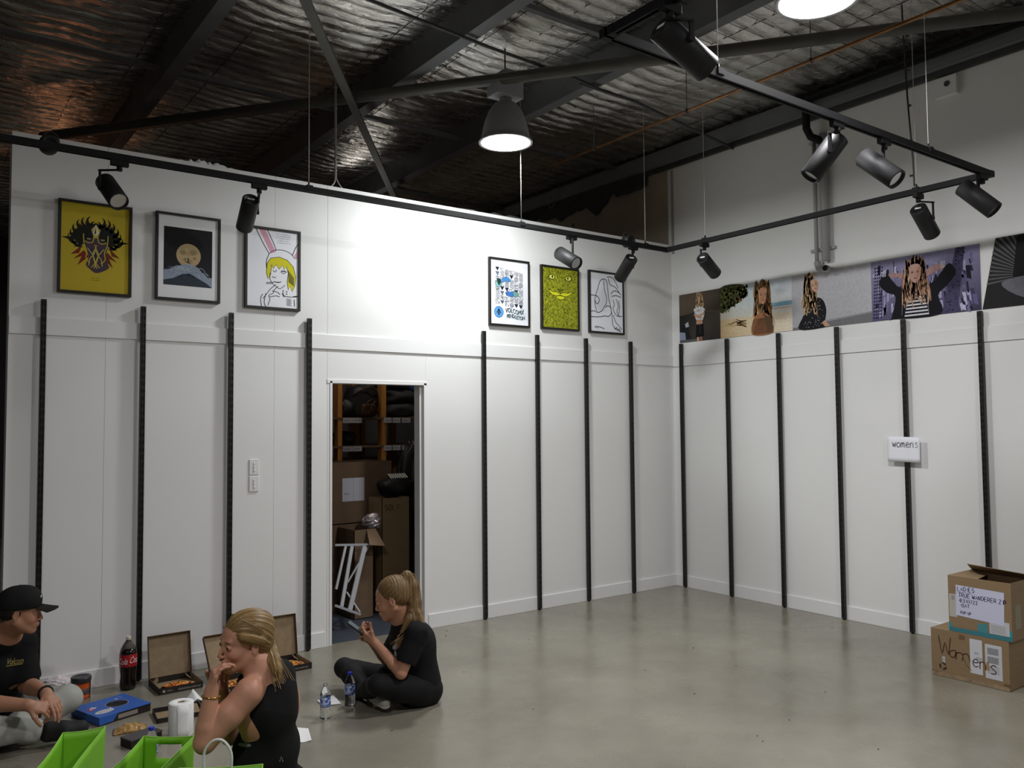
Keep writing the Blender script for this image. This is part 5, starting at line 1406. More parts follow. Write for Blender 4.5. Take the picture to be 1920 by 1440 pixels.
# jar with orange contents
mat('jar_orange', '#cf5a1c', 0.35, vary=.08, vscale=30); mat('jar_lid', '#35353a', 0.3, bump=.2, scale=60); mat('jar_label', '#4a4448', 0.5)
jx, jy = -5.602, -.140
t = thing('snack_tub', 'orange snack tub with a dark lid and clear film, by the skirting board', 'tub', (jx, jy, 0)); M = M_at(jx, jy, .001)
m = MB(); m.lathe([(0, 0), (.046, 0), (.048, .01), (.050, .12), (.052, .125), (0, .125)], n=32, M=M); m.build('tub', 'jar_orange', t)
m = MB(); m.lathe([(.0495, .028), (.0500, .029), (.0508, .062), (.0495, .063)], n=32, M=M); m.build('dark_label', 'jar_label', t)
m = MB(); m.lathe([(.0505, .100), (.058, .102), (.060, .128), (.056, .136), (.044, .134), (.040, .130), (0, .130)], n=32, M=M); m.build('lid', 'jar_lid', t)
m = MB(); m.box((jx + .052, jy - .030, .002), (jx + .0535, jy + .03, .10)); m.build('paper_tag', 'paper', t)

# crumpled things: tissue and plastic bags, wrapper
def crumple(name, c, rx, ry, rz, mt, label, cat, seed, amp=.35, n=22):
    r_ = np.random.default_rng(seed); m = MB(); K = r_.normal(size=(14, 3)); K /= np.linalg.norm(K, axis=1)[:, None]; off = r_.uniform(0, 1, 14)
    vs = []; fs = []
    for i in range(n + 1):
        th = math.pi * i / n
        for k in range(n * 2):
            a = math.pi * k / n; d = np.array([math.sin(th) * math.cos(a), math.sin(th) * math.sin(a), math.cos(th)])
            s_ = 1 + amp * (np.max(K @ d * (0.6 + .5 * off)) - .8) + .10 * math.sin(9 * d[0] + 7 * d[1] + seed) * math.sin(11 * d[2] + 5 * d[1])
            vs.append((c[0] + rx * d[0] * s_, c[1] + ry * d[1] * s_, max(c[2] + rz * d[2] * s_, .0015)))
    W2 = n * 2
    for i in range(n):
        for k in range(W2): fs.append((i * W2 + k, (i + 1) * W2 + k, (i + 1) * W2 + (k + 1) % W2, i * W2 + (k + 1) % W2))
    m.add(vs, fs, smooth=False); return tag(m.build(name, mt), label, cat)


mat('plastic_pink', (0.80, 0.72, 0.74), 0.25, bump=.5, scale=40, spec=.7); mat('foil_bag', (0.55, 0.5, 0.52), 0.2, metal=.6, bump=.5, scale=50)
k0 = at(98, 1290, 2, .06)
crumple('plastic_bag', (k0[0] + .02, k0[1] + .04, .055), .085, .07, .06, 'plastic_pink', 'crumpled pale plastic bag behind the forearm of the man in the cap', 'bag', 3)
k0 = at(112, 1300, 2, .05)
crumple('foil_wrapper', (k0[0] + .02, k0[1] - .02, .04), .06, .05, .045, 'foil_bag', 'shiny crumpled wrapper beside the orange snack tub', 'wrapper', 5)
mat('garlic_bag', '#a8844c', 0.25, bump=.4, scale=50, vary=.3, vscale=30, spec=.7)
k0 = at(243, 1366, 2, .01)
m = MB()
def wr(u, v):
    x = (u - .5); y = (v - .5); s_ = max(0, 1 - (2 * x) ** 2) * max(0, 1 - (2 * y) ** 2)
    return (k0[0] + x * .17 + y * .02, k0[1] + y * .10 - x * .02, .003 + .035 * s_ ** .7 + .004 * math.sin(u * 23 + v * 9) * s_ + (.002 * math.sin(u * 40)))
m.sheet(wr, 24, 16); tag(m.build('bread_bag', 'garlic_bag', solid=.001), 'golden brown clear bread bag lying on the floor in front of the blue box', 'wrapper')
k0 = at(265, 1392, 2, 0)
t = thing('food_carton', 'small dark brown food carton behind the green bags', 'box', (k0[0], k0[1], 0), .35); R = mw(t)
for nm, lo, hi, mt in (('body', (-.09, -.05, .001), (.09, .05, .040), 'box_black'), ('lid', (-.092, -.052, .040), (.092, .052, .048), 'jar_label')):
    k = MB(); k.box(lo, hi); k.v = [tuple(R @ Vector(v)) for v in k.v]; k.build(nm, mt, t, bevel=.002)

# paper towel roll
k0 = at(339, 1378, 2, 0); rx_, ry_ = k0[0], k0[1]
t = thing('paper_towel_roll', 'white paper towel roll standing left of the blonde woman', 'paper roll', (rx_, ry_, 0)); M = M_at(rx_, ry_, .001)
m = MB(); m.lathe([(.021, 0), (.064, 0), (.066, .004), (.066, .176), (.063, .180), (.021, .181), (.020, .178), (.020, .002)], n=40, M=M); m.build('roll', 'tissue', t)
m = MB(); m.lathe([(.0195, .002), (.0195, .179), (.0175, .179), (.0175, .002)], n=24, M=M); m.build('core', 'cardboard', t)
m = MB(); m.sheet(lambda u, v: (rx_ + (.0675 + .004 * u * u) * math.cos(-1.2 - u * .9), ry_ + (.0675 + .004 * u * u) * math.sin(-1.2 - u * .9), .003 + .174 * v), 10, 4); m.build('loose_sheet', 'tissue', t, solid=.0008)


def napkin(pts, label, curl=.006):
    P = [Vector(at(*p, 2, 0)) for p in pts]
    def fn(u, v):
        a = P[0].lerp(P[1], u); b_ = P[3].lerp(P[2], u); q_ = a.lerp(b_, v)
        return (q_.x, q_.y, .0015 + curl * abs(u - .5) ** 2 * 4 * (1 - v) + curl * .8 * (v ** 3) * (1 - u))
    m = MB(); m.sheet(fn, 10, 10); return tag(m.build('napkin', 'tissue', solid=.001), label, 'napkin')


napkin([(594, 1315), (625, 1305), (640, 1320), (606, 1325)], 'white napkin lying behind the uncapped water bottle')
napkin([(556, 1394), (584, 1390), (578, 1366), (556, 1366)], 'white napkin on the floor right of the blonde woman')
k0 = at(366, 1318, 2, 0)
m = MB(); m.sheet(lambda u, v: (k0[0] + (u - .5) * .11, k0[1] + (v - .5) * .10 + .01 * u, .002 + .07 * (1 - abs(2 * u - 1)) * (.5 + v * .5)), 12, 8)
tag(m.build('napkin', 'tissue', solid=.001), 'folded white napkin standing behind the arm of the blonde woman', 'napkin')
# crumbs and specks on the floor
random.seed(12); m = MB()
for (px, py) in ((838, 1183), (836, 1192), (992, 1199), (1210, 1257), (1300, 1215), (1302, 1301), (1380, 1249), (1480, 1350), (1547, 1298), (1647, 1405), (1560, 1177), (1375, 1154), (1420, 1380), (1430, 1390), (735, 1370), (1000, 1330), (870, 1260)):
    p = at(px, py, 2, 0); m.ball((p[0], p[1], .002), (random.uniform(.004, .012), random.uniform(.003, .006), .002), n=6, m=3)
tag(m.build('floor_crumbs', 'cardboard_dark'), 'small crumbs and chips scattered over the concrete floor', 'crumbs', kind='stuff')

# ------------------------------------------------------------------ green carrier bags in front
def carrier(tops, h, label, hole=False, ropes=False):
    """tops: the four corners of the mouth, world, in order back left, back right, front right, front left"""
    P = [Vector(p) for p in tops]; c = sum(P, Vector()) / 4; t = thing('carrier_bag', label, 'bag', (c.x, c.y, 0))
    Bt = [Vector((c.x + (p.x - c.x) * .93, c.y + (p.y - c.y) * .97, .003)) for p in P]
    def bow(a, b_, amt):
        d = (b_ - a).normalized(); n_ = Vector((d.y, -d.x, 0)); return lambda u: a.lerp(b_, u) + n_ * amt * math.sin(math.pi * u) + Vector((0, 0, -.008 * math.sin(math.pi * u)))
    names = ('back_panel', 'right_panel', 'front_panel', 'left_panel')
    for i in range(4):
        a, b_ = P[i], P[(i + 1) % 4]; a2, b2 = Bt[i], Bt[(i + 1) % 4]; top = bow(a, b_, .012 if i % 2 else -.006)
        nu, nv = 20, 12; m = MB(); vs = []
        for j in range(nv + 1):
            for k in range(nu + 1):
                u, v = k / nu, j / nv; vs.append((a2.lerp(b2, u)).lerp(top(u), v))
        fs = []
        for j in range(nv):
            for k in range(nu):
                u, v = (k + .5) / nu, (j + .5) / nv
                if hole and i in (0, 2) and abs(u - .5) < .24 and .76 < v < .90: continue
                fs.append((j * (nu + 1) + k, j * (nu + 1) + k + 1, (j + 1) * (nu + 1) + k + 1, (j + 1) * (nu + 1) + k))
        m.add(vs, fs, smooth=True); m.build(names[i], 'green_bag', t, solid=.0022)
        m = MB(); m.tube([top(k / nu) for k in range(nu + 1)], .0022, n=6); m.build('rim', 'green_rim', t)
    m = MB(); m.add([tuple(p) for p in Bt], [(0, 1, 2, 3)]); m.build('bottom', 'green_bag', t, solid=.002)
    if ropes:
        for i, (off, hh) in ((0, (0.0, .095)), (2, (.012, .06))):
            a, b_ = P[i], P[(i + 1) % 4]
            if i == 2: a, b_ = b_, a
            s_, e_ = a.lerp(b_, .30), a.lerp(b_, .62); m = MB()
            m.tube(smooth_pts([s_ + Vector((0, 0, -.03)), s_ + Vector((0, 0, hh * .55)), s_.lerp(e_, .3) + Vector((0, 0, hh)), s_.lerp(e_, .7) + Vector((0, 0, hh * 1.0)), e_ + Vector((0, 0, hh * .5)), e_ + Vector((0, 0, -.03))], 6), .0052, n=10)
            m.build('rope_handle', 'rope_white', t)
    return t


mat('green_rim', '#9ad256', 0.5)
def quad(z, *px): return [at(x, y, 2, z) for x, y in px]
carrier(quad(.36, (118, 1374), (198, 1362), (104, 1487), (22, 1487)), .36, 'green carrier bag at the lower left, its mouth open, leftmost of three')
carrier(quad(.36, (270, 1380), (365, 1380), (262, 1483), (160, 1478)), .36, 'green carrier bag with a die-cut hand hole, middle of three', hole=True)
carrier(quad(.40, (335, 1440), (493, 1433), (470, 1560), (290, 1560)), .40, 'green carrier bag with white rope handles at the bottom edge', ropes=True)
for nm_ in ():
    pass

# ------------------------------------------------------------------ storeroom seen through the doorway
def shelf_x(px, py, y): return at(px, py, 1, y)
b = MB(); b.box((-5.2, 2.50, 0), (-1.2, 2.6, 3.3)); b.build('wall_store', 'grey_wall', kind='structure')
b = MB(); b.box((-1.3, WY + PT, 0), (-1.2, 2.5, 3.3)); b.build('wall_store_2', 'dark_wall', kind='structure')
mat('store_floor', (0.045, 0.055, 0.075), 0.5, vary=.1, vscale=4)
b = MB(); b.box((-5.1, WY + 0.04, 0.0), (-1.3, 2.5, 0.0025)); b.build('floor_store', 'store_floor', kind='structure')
fr = thing('timber_shelving', 'timber stud shelving full of bags seen through the doorway', 'shelving', (-3.2, 1.7, 0))
SY = 1.55; sbk = 2.1
def X_(px, y): return at(px, 900, 1, y)[0]
for px, y, wd in ((634, SY, .045), (664, sbk, .09), (678, sbk, .045), (716, SY, .05), (735, sbk, .05), (800, SY, .05), (560, SY, .05)):
    x = at(px, 780, 1, y)[0]; m = MB(); m.box((x - wd / 2, y - .045, 0), (x + wd / 2, y + .045, 3.2)); m.build('stud', 'timber', fr)
for z in (1.78, 1.50, 1.18):
    m = MB(); m.box((-4.0, SY - .05, z - .02), (-1.4, sbk + .05, z)); m.build('shelf_board', 'cardboard_dark', fr)
    for k, px in enumerate((650, 668, 726, 741, 760) if z > 1.4 else ()):
        x = at(px, 830, 1, SY - .05)[0]
        A = Art((x - .04, SY - .051, z - .055), (1, 0, 0), (0, 0, 1)); A.rect(0, 0, .10, .05, '#b9bac4'); A.text('30004%d' % (k + 7), .012, .015, .018, '#44454c', width=.07); A.build('shelf_label', fr)
# bags and clothes on the shelf
def lump(name, c, r, mt, label, cat, seed, amp=.22, parts=()):
    t = thing(name, label, cat, (c[0], c[1], c[2] - r[2])); r_ = np.random.default_rng(seed); n = 14; vs = []; fs = []
    ph = r_.uniform(0, 6, 6)
    for i in range(n + 1):
        th = math.pi * i / n
        for k in range(2 * n):
            a = math.pi * k / n; d = (math.sin(th) * math.cos(a), math.sin(th) * math.sin(a), math.cos(th))
            d2 = [abs(q_) ** .8 * (1 if q_ > 0 else -1) for q_ in d]
            s_ = 1 + amp * .5 * (math.sin(4 * d[0] + ph[0]) * math.sin(5 * d[2] + ph[1]) + .5 * math.sin(9 * d[0] + ph[2] + 6 * d[1]))
            vs.append((c[0] + r[0] * d2[0] * s_, c[1] + r[1] * d2[1] * s_, max(c[2] - r[2], c[2] + r[2] * d2[2] * s_)))
    for i in range(n):
        for k in range(2 * n): fs.append((i * 2 * n + k, (i + 1) * 2 * n + k, (i + 1) * 2 * n + (k + 1) % (2 * n), i * 2 * n + (k + 1) % (2 * n)))
    m = MB(); m.add(vs, fs, smooth=True); m.build('body', mt, t)
    for (pts, rr, mm) in parts:
        m = MB(); m.tube(smooth_pts([tuple(Vector(c) + Vector(p)) for p in pts], 4), rr, n=6); m.build('strap', mm, t)
    return t
mat('bag_black', (0.015, 0.015, 0.017), .5, bump=.3, scale=30); mat('leather_brown', '#3f2514', .5); mat('pillow_grey', (.05, .05, .055), .8, bump=.2, scale=40); mat('pillow_navy', (.025, .025, .05), .8); mat('towel_blue', '#2a4a86', .9, vary=.4, vscale=30)
zs_ = 1.78
c = at(677, 790, 1, 1.62); lump('backpack', (c[0], 1.62, zs_ + .17), (.17, .13, .17), 'bag_black', 'black backpack on the store shelf with its handle up', 'bag', 1, parts=[([(-.05, -.05, .14), (-.03, -.06, .24), (.04, -.06, .25), (.07, -.05, .15)], .010, 'bag_black'), ([(-.14, -.10, .05), (-.02, -.15, .12), (.10, -.13, .10), (.15, -.08, -.05)], .008, 'leather_brown')])
c = at(655, 800, 1, 1.55); lump('handbag', (c[0] - .02, 1.60, zs_ + .09), (.10, .10, .09), 'bag_black', 'small black bag at the left edge of the store shelf', 'bag', 2)
c = at(690, 800, 1, 1.50); lump('leather_bag', (c[0], 1.49, zs_ + .07), (.09, .05, .07), 'leather_brown', 'brown strapped leather bag in front of the black backpack', 'bag', 3, parts=[([(-.10, -.04, -.06), (-.05, -.06, .06), (.0, -.06, .10), (.06, -.05, .06)], .008, 'leather_brown'), ([(-.04, -.06, -.05), (.0, -.07, .04), (.05, -.06, .09)], .007, 'leather_brown')])
c = at(757, 790, 1, 1.6)
lump('cushion', (c[0], 1.72, zs_ + .08), (.22, .2, .08), 'pillow_grey', 'dark grey folded cushion at the bottom of the pile on the store shelf', 'cushion', 4)
lump('cushion', (c[0] - .0, 1.74, zs_ + .22), (.23, .2, .075), 'pillow_grey', 'grey cushion in the middle of the pile on the store shelf', 'cushion', 5)
lump('cushion', (c[0] - .03, 1.76, zs_ + .345), (.20, .18, .06), 'pillow_navy', 'navy cushion on top of the pile on the store shelf', 'cushion', 6)
lump('towel_roll', (c[0] + .14, 1.60, zs_ + .335), (.07, .12, .065), 'towel_blue', 'blue striped rolled towel at the right of the store shelf', 'towel', 7)
# dark stock on the lower shelves
k = 0
for z in (1.50, 1.18):
    for x in np.arange(-3.55, -2.75, .20):
        k += 1
        lump('folded_garment', (x, 1.72, z + .07), (.095, .14, .07), 'bag_black' if k % 3 else 'pillow_grey', 'dark folded garments packed along the lower store shelves', 'clothing', 20 + k, amp=.12).__setitem__('group', 'garments on the lower store shelves')

def carton(name, x0, x1, y0, y1, z0, z1, label, mt='cardboard_dark', flaps=()):
    t = thing(name, label, 'box', ((x0 + x1) / 2, (y0 + y1) / 2, z0)); T = .005
    m = MB(); m.box((x0, y0, z0), (x1, y0 + T, z1)); m.box((x0, y1 - T, z0), (x1, y1, z1)); m.box((x0, y0, z0), (x0 + T, y1, z1)); m.box((x1 - T, y0, z0), (x1, y1, z1)); m.box((x0, y0, z0), (x1, y1, z0 + T)); m.build('carton', mt, t)
    for f in flaps:
        m = MB(); m.add(f, [(0, 1, 2, 3)]); m.build('flap', mt, t, solid=.004)
    return t
a = at(626, 868, 1, 1.05); b2 = at(735, 870, 1, 1.05); zt1 = a[2]
zb1 = at(626, 965, 1, 1.05)[2]
z3 = at(620, 1020, 1, 1.0)[2]
t = carton('cardboard_box', a[0] - .12, b2[0], 1.05, 1.50, .80, zt1, 'big dark carton with a white delivery sheet, high in the storeroom', flaps=[[(a[0] - .12, 1.05, zt1), (b2[0], 1.05, zt1), (b2[0] - .02, 1.25, zt1 - .01), (a[0] - .12, 1.25, zt1 - .01)]])
l = at(642, 897, 1, 1.05); r_ = at(683, 938, 1, 1.05)
A = Art((l[0], 1.05, r_[2]), (1, 0, 0), (0, 0, 1)); A.rect(0, 0, r_[0] - l[0], l[2] - r_[2], '#c4c6d0'); A.line([((r_[0] - l[0]) * .5, 0), ((r_[0] - l[0]) * .5, l[2] - r_[2])], .002, '#55565e', new=True); A.text('BCA', .02, .06, .018, '#3c3d44'); A.build('delivery_sheet', t)
t = carton('cardboard_box', a[0] - .12, b2[0] + .02, 1.05, 1.55, 0.001, .795, 'tall plain carton underneath the one with the delivery sheet')
a = at(716, 935, 1, .75); b2 = at(768, 1000, 1, .75)
t = carton('cardboard_box', a[0], b2[0], .75, 1.02, .0035, a[2], 'dark carton marked SOLY in the middle of the storeroom', mt='cardboard')
A = Art((a[0], .75, a[2] - .17), (1, 0, 0), (0, 0, 1)); A.hand('SOLY', .03, .06, .05, '#2a2018', w=.006, pitch=.8); A.build('writing', t)
# open flap with foil lined insulation in it
q = at(665, 965, 1, .9); q2 = at(704, 1010, 1, .70)
t = carton('cardboard_box', q[0] - .10, q2[0] - .02, .70, 1.03, .004, .78, 'open dark carton holding crumpled silver plastic in the storeroom', flaps=[[(q[0] + .02, .70, .78), (q2[0] + .0, .70, .78), (q2[0] + .02, .56, .64), (q[0] - .02, .56, .66)]])
q = at(700, 950, 1, .9); crumple('silver_plastic', (q[0] - .02, .86, .83), .11, .09, .07, 'foil_bag', 'crumpled silver plastic on top of an open carton in the storeroom', 'bag', 9)
# white stretcher frames leaning inside the doorway
mat('frame_pale', (.35, .36, .38), .5)
t = thing('folding_frame', 'pale folding frame leaning in the storeroom at the left of the doorway', 'frame', (-3.72, .45, 0))
def seg(p, q_, y0, y1, wd=.02):
    a_ = Vector(at(*p, 1, y0)); c_ = Vector(at(*q_, 1, y1)); m = MB(); m.bar(a_, c_, wd, .012, up=(0, 1, 0)); m.build('rail', 'frame_pale', t)
seg((628, 1022), (693, 1021), .62, .62, .018); seg((660, 1024), (640, 1140), .62, .40, .03); seg((684, 1024), (655, 1148), .62, .40, .04); seg((648, 1024), (630, 1105), .62, .45, .02)
seg((628, 1135), (676, 1152), .40, .40, .02); seg((650, 1110), (675, 1148), .5, .40, .012); seg((690, 1026), (652, 1092), .62, .5, .010)
# dark coats hanging at the right
rl = MB(); cxr = at(800, 950, 1, 1.0)[0]; rl.tube([(cxr, .45, 1.50), (cxr, 1.45, 1.50)], .014, n=8); rt = rl.build('garment_rail', 'steel'); tag(rt, 'metal garment rail behind the right edge of the doorway', 'rail')
for k in range(7):
    y = .50 + k * .14
    lump('hanging_coat', (cxr - .03 * (k % 2), y, 1.02), (.15, .052, .46), 'bag_black', 'black coat hanging on the rail at the right of the storeroom', 'coat', 50 + k, amp=.15, parts=[([(0, 0, .44), (0, 0, .50), (.0, .02, .52)], .004, 'steel')]).__setitem__('group', 'black coats on the garment rail')
# stacked white hangers catching light
t = thing('hanger_stack', 'small pile of shiny white hangers on dark cloth in the storeroom', 'hangers', (-3.35, 1.0, 1.22))
q = at(745, 893, 1, .95)
lump('dark_cloth', (q[0], 1.0, q[2] - .10), (.17, .12, .09), 'bag_black', 'dark cloth heap under the white hangers in the storeroom', 'clothing', 80)
for k in range(8):
    m = MB(); m.bar((q[0] - .09 + k * .024, .90, q[2] - .012), (q[0] - .06 + k * .024, 1.02, q[2] + .02), .012, .006); m.build('hanger', 'wire_white', t)
# ------------------------------------------------------------------ sculpting by blended volumes
class Sculpt:
    def __init__(s, res=.004): s.p = []; s.res = res; s.paint = []; s.disp = None

    def _a(s, fn, lo, hi, k, op): s.p.append((fn, np.array(lo, float), np.array(hi, float), k, op)); return s

    def cone(s, a, b, ra, rb, k=.02, op='+'):
        a = np.array(a, float); b = np.array(b, float); ab = b - a; L2 = ab @ ab + 1e-12
        def fn(P):
            t = np.clip(((P - a) @ ab) / L2, 0, 1); return np.linalg.norm(P - a - t[..., None] * ab, axis=-1) - (ra + (rb - ra) * t)
        r = max(ra, rb); return s._a(fn, np.minimum(a, b) - r, np.maximum(a, b) + r, k, op)

    def chain(s, pts, rs, k=.02, op='+'):
        for i in range(len(pts) - 1): s.cone(pts[i], pts[i + 1], rs[i], rs[i + 1], k, op)
        return s

    def ell(s, c, r, R=None, k=.02, op='+'):
        c = np.array(c, float); r = np.array(r, float); Rm = np.array(R) if R is not None else np.eye(3)
        def fn(P):
            q = (P - c) @ Rm; k0 = np.linalg.norm(q / r, axis=-1); k1 = np.linalg.norm(q / (r * r), axis=-1) + 1e-9
            return k0 * (k0 - 1.0) / k1
        m = r.max(); return s._a(fn, c - m, c + m, k, op)

    def plane(s, p, n, k=.004):
        """keep only the side the normal points away from"""
        p = np.array(p, float); n = np.array(n, float); n /= np.linalg.norm(n); s.p.append((lambda P: -((P - p) @ n), None, None, k, '-')); return s

    def mesh(s):
        lo = np.min([q[1] for q in s.p if q[1] is not None and q[4] == '+'], axis=0) - .012
        hi = np.max([q[2] for q in s.p if q[2] is not None and q[4] == '+'], axis=0) + .012
        h = s.res; n = np.ceil((hi - lo) / h).astype(int) + 2
        F = np.full(n, 1.0, np.float32)
        ax = [lo[i] + h * np.arange(n[i]) for i in range(3)]
        for fn, l, u, k, op in s.p:
            if l is None: i0 = [0, 0, 0]; i1 = list(n)
            else:
                pad = k + .014
                i0 = [max(0, int((l[i] - pad - lo[i]) / h)) for i in range(3)]; i1 = [min(n[i], int((u[i] + pad - lo[i]) / h) + 2) for i in range(3)]
                if any(i1[i] <= i0[i] for i in range(3)): continue
            G = np.stack(np.meshgrid(ax[0][i0[0]:i1[0]], ax[1][i0[1]:i1[1]], ax[2][i0[2]:i1[2]], indexing='ij'), -1)
            d = fn(G); sl = tuple(slice(i0[i], i1[i]) for i in range(3)); f = F[sl]
            if op == '+':
                m = np.maximum(k - np.abs(f - d), 0) / k; F[sl] = np.minimum(f, d) - m * m * k * .25
            else:
                d = -d; m = np.maximum(k - np.abs(f - d), 0) / k; F[sl] = np.maximum(f, d) + m * m * k * .25
        if s.disp is not None:
            near = np.abs(F) < .03; idx = np.nonzero(near); P = np.stack([ax[i][idx[i]] for i in range(3)], -1); F[idx] += s.disp(P)
        F[0] = F[-1] = 1; F[:, 0] = F[:, -1] = 1; F[:, :, 0] = F[:, :, -1] = 1
        ins = F < 0
        C8 = np.zeros([k - 1 for k in n], np.int8)
        offs = [(a, b, c) for a in (0, 1) for b in (0, 1) for c in (0, 1)]
        for a, b, c in offs: C8 += ins[a:n[0] - 1 + a, b:n[1] - 1 + b, c:n[2] - 1 + c]
        act = (C8 > 0) & (C8 < 8); ci = np.argwhere(act); idm = np.full(act.shape, -1, np.int64); idm[act] = np.arange(len(ci))
        V = np.zeros((len(ci), 3)); W = np.zeros(len(ci)); val = {o: F[ci[:, 0] + o[0], ci[:, 1] + o[1], ci[:, 2] + o[2]] for o in offs}
        for o1 in offs:
            for a in range(3):
                if o1[a] == 1: continue
                o2 = list(o1); o2[a] = 1; o2 = tuple(o2); v1, v2 = val[o1], val[o2]; cr = (v1 < 0) != (v2 < 0)
                t = np.where(cr, v1 / np.where(v1 - v2 == 0, 1, v1 - v2), 0)
                p = np.tile(np.array(o1, float), (len(ci), 1)); p[:, a] = t; V[cr] += p[cr]; W[cr] += 1
        V = (V / W[:, None] + ci) * h + lo
        faces = []
        for a in range(3):
            b, c = (a + 1) % 3, (a + 2) % 3
            s1 = [slice(None)] * 3; s2 = [slice(None)] * 3; s1[a] = slice(0, -1); s2[a] = slice(1, None)
            i1, i2 = ins[tuple(s1)], ins[tuple(s2)]; e = np.argwhere(i1 != i2)
            ok = (e[:, b] > 0) & (e[:, c] > 0) & (e[:, b] < n[b] - 1) & (e[:, c] < n[c] - 1); e = e[ok]; flip = i1[e[:, 0], e[:, 1], e[:, 2]]
            def cell(db, dc):
                q = e.copy(); q[:, b] += db; q[:, c] += dc; return idm[q[:, 0], q[:, 1], q[:, 2]]
            f = np.stack([cell(-1, -1), cell(0, -1), cell(0, 0), cell(-1, 0)], 1); f[~flip] = f[~flip][:, ::-1]; faces.append(f)
        return V, np.concatenate(faces)

    def build(s, name, mt, parent, base=(1, 1, 1), label=None):
        V, Fc = s.mesh(); M = np.array(mw(parent).inverted()) if parent is not None else np.eye(4)
        col = np.ones((len(V), 4), np.float32); col[:, :3] = np.array(base)
        if getattr(s, 'colfn', None) is not None: col[:, :3] *= s.colfn(V)[:, None]
        for c, r, R, cc, soft in s.paint:
            q = (V - np.array(c)) @ (np.array(R) if R is not None else np.eye(3)); d = np.linalg.norm(q / np.array(r), axis=1)
            w = np.clip((1 + soft - d) / (2 * soft), 0, 1)[:, None]; col[:, :3] = col[:, :3] * (1 - w) + np.array(cc) * w
        Vl = V @ M[:3, :3].T + M[:3, 3]
        me = bpy.data.meshes.new(name); me.vertices.add(len(V)); me.vertices.foreach_set('co', Vl.astype(np.float32).ravel())
        me.loops.add(Fc.size); me.loops.foreach_set('vertex_index', Fc.astype(np.int32).ravel()); me.polygons.add(len(Fc))
        me.polygons.foreach_set('loop_start', np.arange(0, Fc.size, 4, dtype=np.int32)); me.polygons.foreach_set('loop_total', np.full(len(Fc), 4, dtype=np.int32))
        me.polygons.foreach_set('use_smooth', np.ones(len(Fc), bool)); a = me.color_attributes.new('Col', 'FLOAT_COLOR', 'POINT'); a.data.foreach_set('color', col.ravel())
        me.materials.append(MATS[mt]); me.update(); me.validate()
        o = bpy.data.objects.new(name, me); COL.objects.link(o)
        if parent is not None: o.parent = parent; XF[o] = mw(parent)
        if label: o['label'] = label
        s.V, s.F = V, Fc; return o


def nrm(v): v = np.array(v, float); return v / np.linalg.norm(v)
def basis(F, U):
    F = nrm(F); U = np.array(U, float); U = nrm(U - F * (U @ F)); L = np.cross(U, F); return F, L, U


def skin_mat(name, c, **kw):
    m = mat(name, c, 0.5, attr=True, bump=.05, scale=120, **kw); b = m.node_tree.nodes['Principled BSDF']
    b.inputs['Subsurface Weight'].default_value = .08; b.inputs['Subsurface Radius'].default_value = (.02, .008, .004); b.inputs['Subsurface Scale'].default_value = .5
    return m


skin_mat('skin', '#c8967a')
mat('cloth_black', (0.008, 0.008, 0.009), .85, spec=.25, bump=.10, scale=500, attr=True)
mat('leggings', (0.006, 0.006, 0.007), .75, spec=.3, bump=.05, scale=400)
mat('trouser_grey', '#a7a8a2', .9, bump=.15, scale=300, vary=.08, vscale=10)
mat('denim_dark', '#1b1e28', .9, bump=.1, scale=300)
mat('shoe_grey', '#a6a49c', .7, bump=.1, scale=200); mat('shoe_black', (0.010, 0.010, 0.010), .7); mat('sole_white', '#c9c7c0', .6)
mat('hair_blonde', '#8a6f48', .45, vary=.18, vscale=40, stretch=(5, 5, .55), spec=.4, attr=True)
mat('hair_strand', '#8a6f48', .45, spec=.4)
mat('hair_light', '#957a4e', .45, vary=.15, vscale=36, stretch=(2.0, 5, 3), spec=.4, attr=True)


def flow(O, A, hc_, N, tailN):
    """hair that runs back to the point O: a phase that changes only across the strands"""
    A = nrm(A); e1 = nrm(np.cross(A, UP)); e2 = np.cross(A, e1); O = np.array(O)
    def ph(P):
        q = P - O; a = np.arctan2(q @ e1, q @ e2); t = (P - np.array(hc_)) @ A
        hd_ = a * N + 1.6 * np.sin(a * 5) + .6 * np.sin(t * 30 + a * 3); tl = (P @ RH) * tailN + .8 * np.sin(P[:, 2] * 14) + (P @ FH) * tailN * .6
        w = np.clip((t + .085) / .02, 0, 1); return hd_, tl, w
    def disp(P):
        h_, t_, w = ph(P); return .0016 * (np.sin(h_) * w + np.sin(t_) * (1 - w)) + .0008 * (np.sin(h_ * 2.3 + 1) * w + np.sin(t_ * 2.1 + 1) * (1 - w))
    def colf(V):
        h_, t_, w = ph(V); g = lambda x: .80 + .26 * np.sin(x * .63 + .5) * .6 + .22 * np.sin(x * 1.7 + 2) + .12 * np.sin(x * 3.1)
        return np.clip(g(h_) * w + g(t_) * (1 - w), .35, 1.4)
    return disp, colf
mat('hair_dark', '#15100c', .6, bump=.6, scale=120)
mat('eye_white', '#a89f98', .35); mat('iris', '#2a2a26', .15); mat('gold', '#c9a552', .25, metal=1.0)


